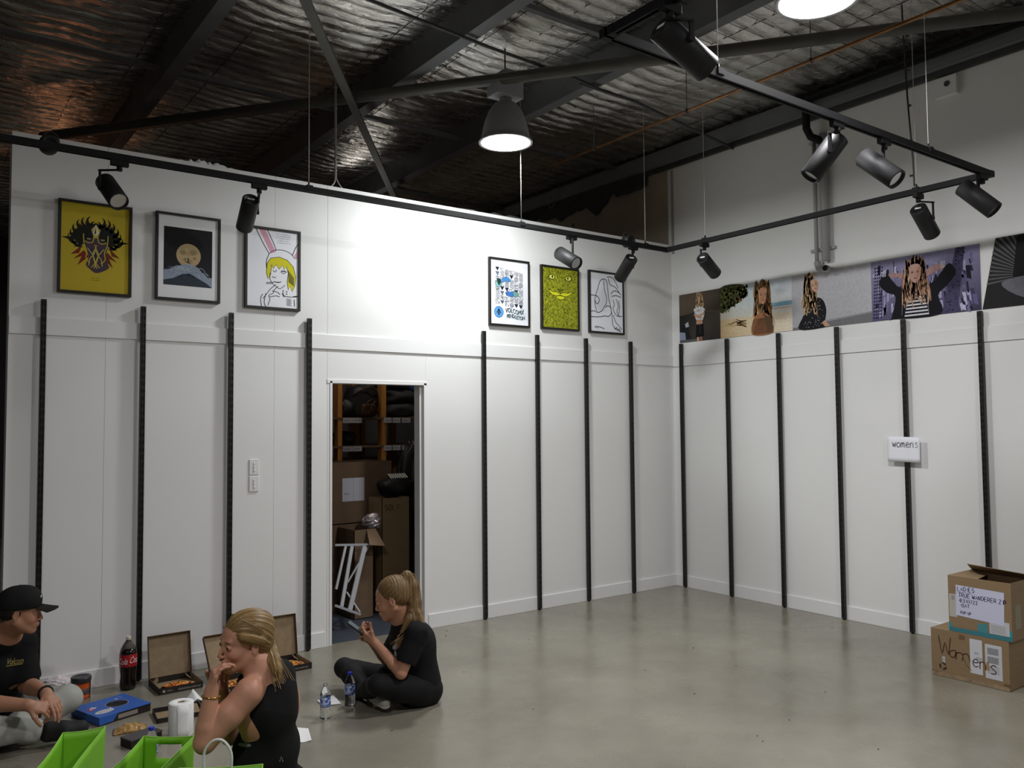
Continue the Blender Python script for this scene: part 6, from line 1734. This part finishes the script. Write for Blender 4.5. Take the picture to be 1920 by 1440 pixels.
def head(S, c, F, U, sc=1.0, fem=True, mouth_open=False, neck_to=None, base=(1, 1, 1), closed=False):
    F, L, U = basis(F, U); R = np.stack([F, L, U], 1)
    T = lambda f, l, u: np.array(c) + (F * f + L * l + U * u) * sc
    e = lambda f, l, u, r, k=.02, op='+': S.ell(T(f, l, u), np.array(r) * sc, R, k, op)
    w = 1.0 if fem else 1.05
    e(-.014, 0, .036, (.092, .071, .076)); e(.028, 0, -.020, (.060, .056 * w, .074), .02); e(.046, 0, .035, (.040, .055, .045), .02)
    for s in (-1, 1):
        S.cone(T(-.006, s * .054 * w, -.045), T(.060, s * .013 * w, -.098), .020 * sc, .017 * sc, .022)
        e(.055, s * .032, -.028, (.026, .024, .024), .02)
        S.cone(T(.078, s * .034, .020), T(.086, s * .006, .014), .010 * sc, .008 * sc, .014)
    e(.070, 0, -.098, (.017, .018, .014), .016)
    e(.074, 0, -.066, (.018, .027, .022), .018)
    for s in (-1, 1):
        e(.098, s * .031, .001, (.014, .016, .011), .014, '-')
        e(.080, s * .031, -.001, (.0125, .0155, .0115), .004)
        if not closed: e(.0925, s * .031, -.002, (.006, .0115, .0042), .003, '-')
    S.cone(T(.084, 0, .010), T(.1055, 0, -.036), .0065 * sc, .0080 * sc, .012)
    for s in (-1, 1): e(.096, s * .0095, -.041, (.0085, .0065, .0065), .006)
    e(.098, 0, -.050, (.006, .004, .004), .004, '-')
    if mouth_open:
        e(.094, 0, -.058, (.008, .021, .0055), .006); e(.086, 0, -.086, (.010, .019, .006), .006); e(.094, 0, -.071, (.026, .017, .011), .006, '-')
    else:
        e(.092, 0, -.062, (.008, .021, .0048), .006); e(.090, 0, -.073, (.008, .019, .0055), .006); e(.103, 0, -.0675, (.010, .018, .0014), .003, '-')
    for s in (-1, 1):
        e(-.010, s * .073, -.006, (.017, .006, .030), .008); e(-.006, s * .0785, -.004, (.009, .004, .018), .004, '-'); e(-.010, s * .072, -.028, (.009, .006, .009), .006)
    lipc = lin('#a8625a') if fem else lin('#a86f60')
    if mouth_open:
        S.paint += [(T(.098, 0, -.072), np.array((.03, .025, .020)) * sc, R, lipc, .12), (T(.090, 0, -.072), np.array((.022, .018, .0115)) * sc, R, lin('#3a0f0e'), .1)]
    else: S.paint += [(T(.100, 0, -.067), np.array((.014, .021, .0095)) * sc, R, lipc, .25)]
    for s in (-1, 1):
        S.paint += [(T(.092, s * .033, .020), np.array((.02, .019, .0032)) * sc, R, lin('#5b4030'), .4), (T(.094, s * .031, -.001), np.array((.012, .0155, .0062)) * sc, R, lin('#5a3a2e'), .35), (T(.075, s * .038, -.036), np.array((.03, .022, .018)) * sc, R, lin('#cf8f78'), .7)]
    if neck_to is not None:
        nt_ = np.array(neck_to); S.cone(T(-.020, 0, -.050), nt_, .050 * sc * w, .056 * sc * w, .03); S.cone(T(.015, 0, -.075), nt_ + F * .015, .036 * sc, .045 * sc, .03)
    return T, R


def eyes(parent, T, sc=1.0, look=(0, 0)):
    for s in (-1, 1):
        m = MB(); m.ball(T(.0775, s * .031, -.001), .0122 * sc, n=16, m=10); ey = m.build('eye', 'eye_white', parent)
        m = MB(); m.ball(T(.0775 + .0076, s * .031 + look[0], -.001 + look[1]), .0066 * sc, n=14, m=8); m.build('iris', 'iris', ey)


def hand(S, w, d, n, thumb, sc=1.0, curl=(.5, .6, .4), spread=.05, tcurl=.3, each=None):
    """w wrist, d towards the knuckles, n the way the palm faces, thumb: +1 / -1 side of cross(d, n)"""
    d = nrm(d); n = np.array(n, float); n = nrm(n - d * (n @ d)); s_ = np.cross(d, n) * thumb; w = np.array(w, float)
    P = lambda a, b, c: w + (d * a + s_ * b + n * c) * sc
    S.cone(P(0, 0, 0), P(.02, 0, 0), .024 * sc, .024 * sc, .015)
    for b, a in ((.028, .080), (.009, .084), (-.010, .080), (-.027, .072)): S.cone(P(.012, b * .45, 0), P(a, b, 0), .0135 * sc, .0105 * sc, .012)
    S.cone(P(.02, .02, .006), P(.05, .03, .008), .014 * sc, .012 * sc, .014)
    Ls = [(.042, .026, .021), (.046, .029, .022), (.043, .027, .021), (.034, .021, .019)]
    tips = []
    for i, (b, a, r) in enumerate(((.028, .080, .0088), (.009, .084, .0090), (-.010, .080, .0086), (-.027, .072, .0076))):
        ang = 0; p = P(a, b, 0); c_ = each[i] if each else curl
        out = (b / .028) * spread
        for j in range(3):
            ang += c_[j]; v = nrm(d * math.cos(ang) + n * math.sin(ang) + s_ * out * (1 - j * .3)); q = p + v * Ls[i][j] * sc
            S.cone(p, q, r * sc * (1 - j * .08), r * sc * (.93 - j * .10), .0035); p = q
        tips.append(p)
    p = P(.022, .026, .004); ang = 0
    for j, (L_, r) in enumerate(((.040, .0125), (.032, .0105), (.026, .0092))):
        v = nrm(d * (.75 + .25 * j * .5) + s_ * (.75 - tcurl * j * 1.1) + n * (.25 + tcurl * (.5 + j))); q = p + v * L_ * sc; S.cone(p, q, r * sc, r * .88 * sc, .005); p = q
    tips.append(p); return tips


def arm(S, sh, el, wr, r=(.050, .040, .036, .026), k=.02):
    sh, el, wr = map(np.array, (sh, el, wr)); m1 = sh + (el - sh) * .45; m2 = el + (wr - el) * .3
    S.chain([sh, m1, el], [r[0], r[0] * .93, r[1]], k); S.chain([el, m2, wr], [r[1] * .98, r[2] * 1.04, r[3]], .007)


def cloth_noise(seed, amp=.004, f=28.0):
    r = np.random.default_rng(seed); K = r.normal(size=(7, 3)) * f * np.array([1, 1, .6]); ph = r.uniform(0, 6.28, 7)
    return lambda P: amp * sum(np.sin(P @ K[i] + ph[i]) for i in range(7)) / 3.0


RH = nrm([_r[0], _r[1], 0]); FH = nrm([FW[0], FW[1], 0]); UP = np.array([0, 0, 1.0])
white = (1, 1, 1)
SK = lin('#b9876c')

# ================================================================== the sitting girl with the phone
gl = thing('person', 'person in black with a long blonde ponytail sitting cross-legged, looking at a phone', 'person', tuple(at(772, 1316, 2, 0)))
pel, wai, che, nek = dp(786, 1290, 5.10), dp(789, 1248, 5.10), dp(775, 1206, 5.08), dp(757, 1163, 5.06)
shL, shR = dp(781, 1186, 4.93), dp(754, 1183, 5.21)
elL, wrL = dp(752, 1262, 4.86), dp(704, 1205, 4.98)
elR, wrR = dp(727, 1240, 5.24), dp(694, 1199, 5.10)
hipL, knL, anL = dp(783, 1293, 5.00), dp(709, 1284, 4.84), dp(672, 1301, 5.16)
hipR, knR, anR = dp(776, 1290, 5.20), dp(645, 1252, 5.34), dp(694, 1303, 5.05)
hc = dp(736, 1122, 5.02); hF = -RH * .965 - UP * .27 + FH * .03; hU = UP * .965 - RH * .27
B = Sculpt(.0036); B_T, B_R = head(B, hc, hF, hU, 1.06, neck_to=nek, closed=True)
B.ell(che, (.10, .13, .15), None, .04); B.cone(che, pel, .11, .12, .05); B.cone(shL, shR, .05, .05, .04); B.cone(nek, che, .055, .07, .04)
arm(B, shL, elL, wrL, (.044, .036, .034, .024)); arm(B, shR, elR, wrR, (.044, .036, .034, .024))
for h_, k_, a_ in ((hipL, knL, anL), (hipR, knR, anR)): B.cone(h_, k_, .07, .05, .03); B.cone(k_, a_, .045, .030, .02)
ph_c = dp(668, 1183, 5.02)
hd = nrm(-RH * .80 + UP * .60)
hand(B, wrL, nrm(ph_c - wrL) * .9 - RH * .12 + UP * .1, FH * .75 + UP * .6 + RH * .15, -1, .95, each=[(.45, .5, .3), (.55, .6, .4), (.7, .7, .5), (.8, .8, .5)])
hand(B, wrR, nrm(ph_c - wrR) * .9 - RH * .1, -FH * .7 + UP * .6, 1, .95, curl=(.6, .8, .5))
B.build('body', 'skin', gl, base=SK)
# hair
Hh = Sculpt(.004); T = B_T; R = B_R; sc = 1.06
Hh.ell(T(-.022, 0, .048), np.array((.096, .080, .080)) * sc, R, .02); Hh.ell(T(-.045, 0, .012), np.array((.070, .077, .070)) * sc, R, .02)
Hh.ell(T(.125, 0, -.030), np.array((.075, .12, .082)) * sc, R, .012, '-'); Hh.ell(T(.03, 0, -.10), np.array((.06, .1, .07)) * sc, R, .01, '-')
tie = T(-.078, 0, .085)
pts = [tie, dp(763, 1080, 5.04), dp(775, 1100, 5.04), dp(779, 1130, 5.02), dp(776, 1162, 4.98), dp(765, 1190, 4.94), dp(748, 1207, 4.92)]
Hh.chain(pts, [.024, .030, .036, .036, .034, .026, .006], .015)
Hh.chain([pts[3], dp(784, 1150, 4.99), dp(791, 1172, 4.95), dp(795, 1190, 4.93)], [.032, .026, .016, .004], .012)
Hh.chain([pts[3], dp(768, 1160, 4.96), dp(752, 1186, 4.93)], [.032, .026, .008], .012)
Hh.disp, Hh.colfn = flow(tie, hF * .8 - hU * .45, hc, 34, 330)
Hh.build('hair', 'hair_blonde', gl, base=lin('#7c623e'))
m = MB(); m.ball(tie, .020, n=12, m=8); m.build('hair_tie', 'cloth_black', gl, col=True)
# strands
m = MB(); random.seed(31)
for k in range(90):
    o_ = np.array([random.gauss(0, .010) for _ in range(3)]); f = random.uniform(.8, 1.15); m.tube(smooth_pts([np.array(p) + o_ * (1 + i * .12) * f + RH * .006 * math.sin(i + k) for i, p in enumerate(pts)], 3), .0016, n=4, cap=False)
m.build('hair_strands', 'hair_strand', gl, kind='stuff')
# T-shirt
Sh = Sculpt(.0042)
Sh.ell(che, (.125, .150, .150), None, .05); Sh.cone(che - UP * .02, pel + UP * .03, .122, .142, .06); Sh.cone(shL, shR, .062, .060, .05); Sh.cone(nek - UP * .045, che, .070, .09, .05)
slL = np.array(shL) + (np.array(elL) - shL) * .66; slR = np.array(shR) + (np.array(elR) - shR) * .66
Sh.cone(shL, slL, .060, .062, .03); Sh.cone(shR, slR, .060, .062, .03); Sh.plane(slL + nrm(elL - shL) * .028, nrm(elL - shL)) if False else None
Sh.ell(dp(738, 1248, 5.05), (.05, .07, .05), None, .04)
ext = slL + nrm(elL - shL) * .055; Sh.ell(ext, (.075, .075, .055), np.stack([nrm(np.cross(UP, elL - shL)), nrm(np.cross(elL - shL, np.cross(UP, elL - shL))), nrm(elL - shL)], 1), .004, '-')
ext = slR + nrm(elR - shR) * .055; Sh.ell(ext, (.075, .075, .055), np.stack([nrm(np.cross(UP, elR - shR)), nrm(np.cross(elR - shR, np.cross(UP, elR - shR))), nrm(elR - shR)], 1), .004, '-')
Sh.ell(np.array(nek) + UP * .035 - RH * .02, (.075, .075, .055), None, .008, '-')
Sh.disp = cloth_noise(1, .0055, 24)
blk = (0.008, 0.008, 0.009); wp = lin('#b9bcc6')
for px, py, rr in ((722, 1195, (.006, .05, .014)), (724, 1206, (.006, .05, .012)), (723, 1214, (.005, .05, .010)), (742, 1213, (.020, .05, .010)), (738, 1217, (.012, .05, .008)), (741, 1226, (.008, .05, .018)), (745, 1208, (.008, .05, .007)), (737, 1236, (.006, .04, .008))):
    c_ = dp(px, py, 4.98); Sh.paint.append((c_, (rr[0], .10, rr[2]), np.stack([RH, FH, UP], 1), wp, .15))
Sh.build('t_shirt', 'cloth_black', gl, base=blk)
Tr = Sculpt(.0045)
Tr.ell(pel, (.14, .14, .11), None, .04); Tr.cone(dp(800, 1296, 5.08), dp(776, 1300, 5.08), .085, .085, .04)
for h_, k_, a_, r1 in ((hipL, knL, anL, .092), (hipR, knR, anR, .088)):
    h_, k_, a_ = map(np.array, (h_, k_, a_)); Tr.chain([h_, h_ + (k_ - h_) * .5, k_], [r1, r1 * .88, .062], .03); Tr.chain([k_, k_ + (a_ - k_) * .3, a_], [.058, .056, .036], .025)
Tr.disp = cloth_noise(2, .0022, 24); Tr.p = [q for q in Tr.p]; Tr.plane((0, 0, .003), (0, 0, -1)); Tr.build('leggings', 'leggings', gl)
def shoe(parent, heel, toe, name='shoe', mt='shoe_grey', r=.034, sole=True):
    heel, toe = np.array(heel), np.array(toe); S = Sculpt(.0035); d = nrm(toe - heel); L_ = np.linalg.norm(toe - heel)
    S.cone(heel, heel + d * L_ * .5, r, r * 1.12, .02); S.cone(heel + d * L_ * .5, toe, r * 1.12, r * .92, .02); S.cone(heel + UP * .03, heel + d * L_ * .35 + UP * .022, r * .8, r * .8, .02); S.plane((0, 0, .004), (0, 0, -1))
    o = S.build(name, mt, parent)
    if sole:
        S = Sculpt(.004); S.cone(heel, toe, r * 1.08, r * 1.05, .02); zc = min(heel[2], toe[2]) - r * .55; S.plane((0, 0, zc + .004), (0, 0, 1)); S.plane((0, 0, .0025), (0, 0, -1))
        try: S.build('sole', 'sole_white', o)
        except Exception: pass
    return o
shoe(gl, dp(700, 1304, 5.0), dp(722, 1318, 4.88)); shoe(gl, dp(676, 1293, 5.22), dp(668, 1298, 5.32))
# phone
t = thing('phone', 'dark mobile phone held in both hands by the sitting girl', 'phone', tuple(ph_c)); d = nrm(-RH * .80 + UP * .60); nn = nrm(RH * .60 + UP * .80); cc = dp(669, 1178, 5.03)
m = MB(); Rm = Matrix((Vector(d), Vector(np.cross(nn, d)), Vector(nn))).transposed(); m.box((-.068, -.034, -.004), (.068, .034, .004)); m.v = [tuple(Vector(cc) + Rm @ Vector(v)) for v in m.v]; m.build('case', 'spot_black', t, bevel=.002)
mat('screen', (.02, .03, .04), .1, emit=(.25, .55, .6, .05)); m = MB(); m.box((-.062, -.030, .004), (.062, .030, .0048)); m.v = [tuple(Vector(cc) + Rm @ Vector(v)) for v in m.v]; m.build('screen', 'screen', t)

# ================================================================== the woman in front
wo = thing('person', 'blonde woman in a black sleeveless top eating, looking back over her shoulder', 'person', tuple(at(505, 1560, 2, 0)))
pel, wai, che, nek = dp(502, 1490, 3.52), dp(500, 1405, 3.50), dp(503, 1325, 3.46), dp(494, 1252, 3.44)
shL, shR = dp(466, 1298, 3.33), dp(526, 1292, 3.56)
elL, wrL = dp(384, 1392, 3.24), dp(396, 1297, 3.27)
elR, wrR = dp(432, 1378, 3.55), dp(415, 1287, 3.43)
face_dir = -RH * .73 - FH * .68; hc = dp(459, 1203, 3.42)
hF = face_dir * 1.0 - UP * .02; hU = UP * .99 + RH * .14
B = Sculpt(.0034); T, R = head(B, hc, hF, hU, 1.02, mouth_open=True, neck_to=nek)
tf = nrm(-RH * .80 + FH * .6)          # the way the chest faces
tr_ = np.cross(UP, tf)                  # her left
TR = np.stack([tf, tr_, UP], 1)
B.ell(che, (.10, .145, .15), TR, .05); B.ell(wai, (.105, .135, .13), TR, .06); B.ell(pel, (.125, .165, .12), TR, .06); B.cone(shL, np.array(nek) - UP * .045, .048, .040, .04); B.cone(shR, np.array(nek) - UP * .045, .046, .040, .04); B.cone(nek, che, .050, .09, .05)
arm(B, shL, elL, wrL, (.056, .044, .040, .027), .02); arm(B, shR, elR, wrR, (.052, .042, .038, .026), .02)
mouth = T(.108, 0, -.072)
hl = hand(B, wrL, UP * .95 + RH * .16 - FH * .0, RH * .80 + FH * .50, 1, .92, each=[(1.0, .75, .4), (.9, .75, .4), (.7, .65, .4), (.45, .6, .4)], tcurl=.3)
hand(B, wrR, UP * .9 + RH * .02, -FH * .8 + RH * .3, -1, .9, curl=(1.3, 1.2, .7))
for s in (1, -1):
    hp = np.array(pel) + tr_ * s * .09 + tf * .02; kn = hp + tf * .36 + tr_ * s * .09 - UP * .05; kn[2] = .10; an = np.array(pel) + tf * .02 + tr_ * s * .13; an[2] = .05
    B.cone(hp, kn, .085, .055, .03); B.cone(kn, an, .052, .034, .02)
B.build('body', 'skin', wo, base=lin('#c08d74')); eyes(wo, T, 1.02, look=(.004, 0))
# hair: swept back into a low ponytail
Hh = Sculpt(.0036); sc = 1.02
Hh.ell(T(-.022, 0, .050), np.array((.101, .084, .080)) * sc, R, .02); Hh.ell(T(-.050, 0, .004), np.array((.068, .076, .074)) * sc, R, .02)
Hh.ell(T(.128, 0, -.018), np.array((.082, .16, .098)) * sc, R, .010, '-'); Hh.ell(T(.04, 0, -.11), np.array((.075, .12, .085)) * sc, R, .010, '-')
for s in (-1, 1): Hh.cone(T(.045, s * .068, .045), T(-.03, s * .080, .020), .016, .020, .015)
pt = [T(-.095, 0, -.045), dp(507, 1226, 3.46), dp(512, 1240, 3.42), dp(519, 1256, 3.38), dp(525, 1272, 3.36)]
Hh.chain([T(-.06, 0, -.02)] + pt, [.05, .034, .030, .027, .020, .006], .018)
Hh.disp, Hh.colfn = flow(T(-.10, 0, -.04), hF * .9 + hU * .4, hc, 32, 300)
Hh.build('hair', 'hair_light', wo, base=lin('#8c7044'))
m = MB(); random.seed(5)
for k in range(60):
    a = random.uniform(-1, 1); s_ = 1 if k % 3 else -1; u0 = .03 + .09 * random.random()
    p0 = T(.062 - .5 * u0 * .4, s_ * .055 * (1.1 - u0 * 5 * .4), .02 + u0 * .75); p1 = T(-.02, s_ * .0865, -.005 + u0 * .65); p2 = T(-.075, s_ * .05, -.02 + u0 * .3); m.tube(smooth_pts([p0, p1, p2, pt[0] + RH * random.uniform(-.01, .01)], 4), .0013, n=4, cap=False)
for k in range(40):
    o_ = np.array([random.gauss(0, .010) for _ in range(3)]); m.tube(smooth_pts([np.array(p) + o_ * (1 + i * .3) for i, p in enumerate(pt)], 3), .0014, n=4, cap=False)
m.build('hair_strands', 'hair_strand', wo, kind='stuff')
# black sleeveless top with slashed side
Sh = Sculpt(.004)
Sh.ell(np.array(che) + UP * .01, (.112, .130, .17), TR, .05); Sh.ell(wai, (.122, .152, .14), TR, .06); Sh.ell(np.array(pel) + UP * .02, (.14, .178, .12), TR, .06); Sh.cone(np.array(nek) - UP * .035 + tr_ * .065, np.array(nek) - UP * .035 - tr_ * .075, .045, .045, .04)
Sh.cone(np.array(nek) - UP * .05 + tr_ * .07, che, .050, .10, .04); Sh.cone(np.array(nek) - UP * .05 - tr_ * .08, che, .052, .11, .04)
Sh.cone(shR, np.array(nek) - UP * .05, .064, .050, .04); Sh.cone(shR, np.array(shR) + (np.array(elR) - shR) * .55, .064, .054, .03)
Sh.ell(dp(456, 1294, 3.31), (.070, .11, .098), np.stack([RH, FH, UP], 1), .010, '-'); Sh.ell(np.array(nek) + UP * .030 + tf * .02, (.070, .064, .045), TR, .010, '-')
Sh.disp = cloth_noise(4, .0050, 22)
gr = lin('#85858a')
for px, py, rx, rz in ((462, 1380, .034, .011), (440, 1376, .018, .014), (452, 1404, .034, .007)): Sh.paint.append((dp(px, py, 3.34), (rx, .16, rz), np.stack([nrm(RH + UP * .12), FH, nrm(UP - RH * .12)], 1), gr, .08))
so = Sh.build('tank_top', 'cloth_black', wo, base=(0.009, 0.009, 0.010))
bv = BVHTree.FromPolygons([tuple(v) for v in Sh.V], [tuple(f) for f in Sh.F])
A = Art((0, 0, 0), (1, 0, 0), (0, 0, 1), lift=0); A.line([(0, 0), (.006, .018), (.012, 0)], .0026, '#8a8a90'); k = MB(); k.f, k.sm, k.mi, k.c = A.mb.f, A.mb.sm, A.mb.mi, A.mb.c
o0 = dp(524, 1428, 2.9)
for v in A.mb.v:
    p = Vector(o0 + RH * v[0] + UP * v[2]); d = (p - Vector(CAM)).normalized(); hit = bv.ray_cast(p, d, 2.0); k.v.append(tuple((hit[0] + hit[1] * .0012) if hit[0] else p + d * .5))
k.build('small_logo', 'print', so, col=True)
Tr = Sculpt(.006)
Tr.ell(np.array(pel) - UP * .02, (.14, .18, .12), TR, .05)
for s in (1, -1):
    hp = np.array(pel) + tr_ * s * .09 + tf * .02; kn = hp + tf * .36 + tr_ * s * .09 - UP * .05; kn[2] = .10; an = np.array(pel) + tf * .02 + tr_ * s * .13; an[2] = .055
    Tr.cone(hp, kn, .10, .070, .04); Tr.cone(kn, an, .066, .046, .03)
Tr.plane((0, 0, .004), (0, 0, -1)); Tr.build('jeans', 'denim_dark', wo)
for s in (1, -1):
    an = np.array(pel) + tf * .0 + tr_ * s * .15; an[2] = .045; shoe(wo, an, an - tf * .15, mt='shoe_black', sole=False)
# bracelet and the bite of food
m = MB(); c_ = np.array(wrL) - UP * .006; ax_ = nrm(np.array(elL) - np.array(wrL)); e1 = nrm(np.cross(ax_, RH)); e2 = np.cross(ax_, e1)
m.tube([c_ + ax_ * .012 + (e1 * math.cos(a) + e2 * math.sin(a)) * .0335 for a in [2 * math.pi * i / 24 for i in range(25)]], .0022, n=6, cap=False)
for i in range(12): a = 2 * math.pi * i / 12; m.ball(c_ + ax_ * .012 + (e1 * math.cos(a) + e2 * math.sin(a)) * .0335, .0038, n=7, m=5)
m.build('bracelet', 'gold', wo)
fd = MB(); fd.cur = lin('#b5793a'); q = (np.array(hl[0]) + np.array(mouth)) / 2; fd.ball(q, (.020, .012, .010), n=10, m=6); tag(fd.build('pizza_crust', 'pizza', col=True), 'bite of pizza crust held at the mouth of the blonde woman', 'food')

# ================================================================== the man in the cap
ma = thing('person', 'man in a black cap, black T-shirt and pale grey trousers sitting at the left edge', 'person', tuple(at(-15, 1385, 2, 0)))
pel, che, nek = dp(-18, 1322, 4.66), dp(-8, 1240, 4.50), dp(6, 1188, 4.43)
shL, shR = dp(44, 1205, 4.52), dp(-52, 1208, 4.30)
elL, wrL = dp(50, 1284, 4.50), dp(86, 1300, 4.32)
elR, wrR = dp(-46, 1318, 4.18), dp(52, 1322, 4.20)
hipL, knL, anL = dp(12, 1326, 4.74), dp(126, 1312, 4.66), dp(22, 1362, 4.42)
hipR, knR, anR = dp(-45, 1330, 4.56), dp(-72, 1372, 4.22), dp(76, 1369, 4.42)
hc = dp(37, 1146, 4.38); hF = RH * .90 + FH * .42 - UP * .10; hU = UP * .99 + RH * .10
B = Sculpt(.0038); T, R = head(B, hc, hF, hU, 1.0, fem=False, neck_to=nek)
tf = nrm(RH * .62 - FH * .78); tr_ = np.cross(UP, tf); TR = np.stack([tf, tr_, UP], 1)
B.ell(che, (.115, .165, .16), TR, .05); B.cone(che, pel, .13, .13, .06); B.cone(shL, np.array(nek) - UP * .02, .056, .055, .05); B.cone(shR, np.array(nek) - UP * .02, .056, .055, .05)
arm(B, shL, elL, wrL, (.056, .044, .042, .029)); arm(B, shR, elR, wrR, (.056, .044, .042, .029))
hand(B, wrL, nrm(dp(118, 1334, 4.26) - wrL), -UP * .6 - RH * .55 + FH * .2, -1, 1.02, each=[(.25, .35, .25), (.3, .4, .3), (.4, .5, .3), (.5, .5, .4)])
hand(B, wrR, nrm(dp(92, 1328, 4.24) - wrR), FH * .5 - UP * .75, -1, 1.0, curl=(.7, .9, .6))
for h_, k_, a_ in ((hipL, knL, anL), (hipR, knR, anR)): B.cone(h_, k_, .07, .05, .03); B.cone(k_, a_, .045, .034, .02)
B.build('body', 'skin', ma, base=lin('#a87a60')); eyes(ma, T)
Hh = Sculpt(.004); Hh.ell(T(-.030, 0, .012), (.078, .0765, .072), R, .02); Hh.ell(T(.09, 0, -.02), (.085, .12, .09), R, .008, '-'); Hh.ell(T(-.01, 0, -.09), (.11, .10, .055), R, .02, '-')
Hh.disp = cloth_noise(7, .0015, 120); Hh.build('hair', 'hair_dark', ma)
Cp = Sculpt(.0035); Cp.ell(T(-.012, 0, .045), (.105, .088, .090), R, .012); Cp.ell(T(.03, 0, .065), (.062, .075, .064), R, .03)
Rp = R.copy(); Cp.plane(T(0, 0, .022), -(nrm(hU) - nrm(hF) * .06), .006)
Cp.build('cap', 'cloth_black', ma, base=(0.010, 0.010, 0.011))
m = MB()
def brim(u, v):
    a = (u - .5) * 1.9; r_ = .075 + .085 * v * math.cos(a * .62) ** .4; return T(.020 + r_ * math.cos(a * .80), .078 * math.sin(a) * (1 + .05 * v), .030 - .012 * (1 - math.cos(a)) * 3 * v - .006 * v)
m.sheet(brim, 18, 8); m.cur = (0.010, 0.010, 0.011); m.c = [(0.012, 0.011, 0.010)] * len(m.v); m.build('brim', 'cloth_black', ma, col=True, solid=.004)
m = MB(); m.ball(T(.090, -.012, .078), (.004, .018, .012), n=10, m=6, R=Matrix(R.tolist())); m.build('cap_badge', 'white_plastic', ma)
m = MB(); m.cur = (0.012, 0.012, 0.012); m.ball(T(-.012, 0, .134), .006, n=8, m=5); m.build('cap_button', 'cloth_black', ma, col=True)
Sh = Sculpt(.0045)
Sh.ell(che, (.140, .185, .16), TR, .05); Sh.cone(np.array(che) - UP * .02, np.array(pel) + UP * .02, .145, .155, .06); Sh.cone(shL, np.array(nek) - UP * .03, .068, .055, .05); Sh.cone(shR, np.array(nek) - UP * .03, .068, .055, .05)
for s0, e0 in ((shL, elL), (shR, elR)):
    s0, e0 = np.array(s0), np.array(e0); d = nrm(e0 - s0); Sh.cone(s0, s0 + (e0 - s0) * .78, .066, .076, .03); x_ = nrm(np.cross(d, FH)); Sh.ell(s0 + (e0 - s0) * .78 + d * .062, (.09, .09, .062), np.stack([x_, np.cross(d, x_), d], 1), .004, '-')
Sh.ell(np.array(nek) + UP * .035 + RH * .01, (.080, .080, .055), None, .008, '-'); Sh.disp = cloth_noise(11, .0055, 20)
so = Sh.build('t_shirt', 'cloth_black', ma, base=(0.008, 0.008, 0.009))
# yellow script on the chest, laid on the cloth
bv = BVHTree.FromPolygons([tuple(v) for v in Sh.V], [tuple(f) for f in Sh.F])
A = Art((0, 0, 0), (1, 0, 0), (0, 0, 1), lift=0); A.text('Volcom', 0, 0, .030, '#a08f4e', width=.082, shear=.3); A.line([(.0, -.006), (.08, -.002)], .003, '#a08f4e')
o0 = dp(11, 1247, 4.0); k = MB(); k.f, k.sm, k.mi, k.c = A.mb.f, A.mb.sm, A.mb.mi, A.mb.c; rx = nrm(RH + UP * .10); uy = nrm(UP)
for v in A.mb.v:
    p = Vector(o0 + rx * v[0] + uy * v[2]); d = (p - Vector(CAM)).normalized(); hit = bv.ray_cast(p, d, 2.0)
    k.v.append(tuple((hit[0] + hit[1] * .0012) if hit[0] else p + d * .4))
k.build('chest_lettering', 'print', so, col=True)
Tr = Sculpt(.0048); Tr.ell(pel, (.15, .15, .12), None, .05)
for h_, k_, a_ in ((hipL, knL, anL), (hipR, knR, anR)):
    h_, k_, a_ = map(np.array, (h_, k_, a_)); Tr.chain([h_, h_ + (k_ - h_) * .5, k_], [.098, .088, .072], .04); Tr.chain([k_, k_ + (a_ - k_) * .4, a_ - nrm(a_ - k_) * .03], [.072, .070, .060], .03)
Tr.plane((0, 0, .004), (0, 0, -1)); Tr.disp = cloth_noise(13, .0045, 26); Tr.build('trousers', 'trouser_grey', ma)
shoe(ma, np.array(anR) + RH * .04 - UP * .02, dp(152, 1364, 4.50), mt='shoe_black', r=.042, sole=False); a2 = np.array(anL) - RH * .05 - FH * .05; a2[2] = .045; shoe(ma, a2, a2 - RH * .17, mt='shoe_black', r=.042, sole=False)
m = MB(); c_ = np.array(wrL); ax_ = nrm(np.array(elL) - c_); e1 = nrm(np.cross(ax_, UP)); e2 = np.cross(ax_, e1)
m.cur = (0.012, 0.012, 0.012); m.tube([c_ + ax_ * .004 + (e1 * math.cos(a) + e2 * math.sin(a)) * .0335 for a in [2 * math.pi * i / 20 for i in range(21)]], .007, n=6, cap=False); m.build('watch_strap', 'cloth_black', ma, col=True)

bpy.context.view_layer.update()
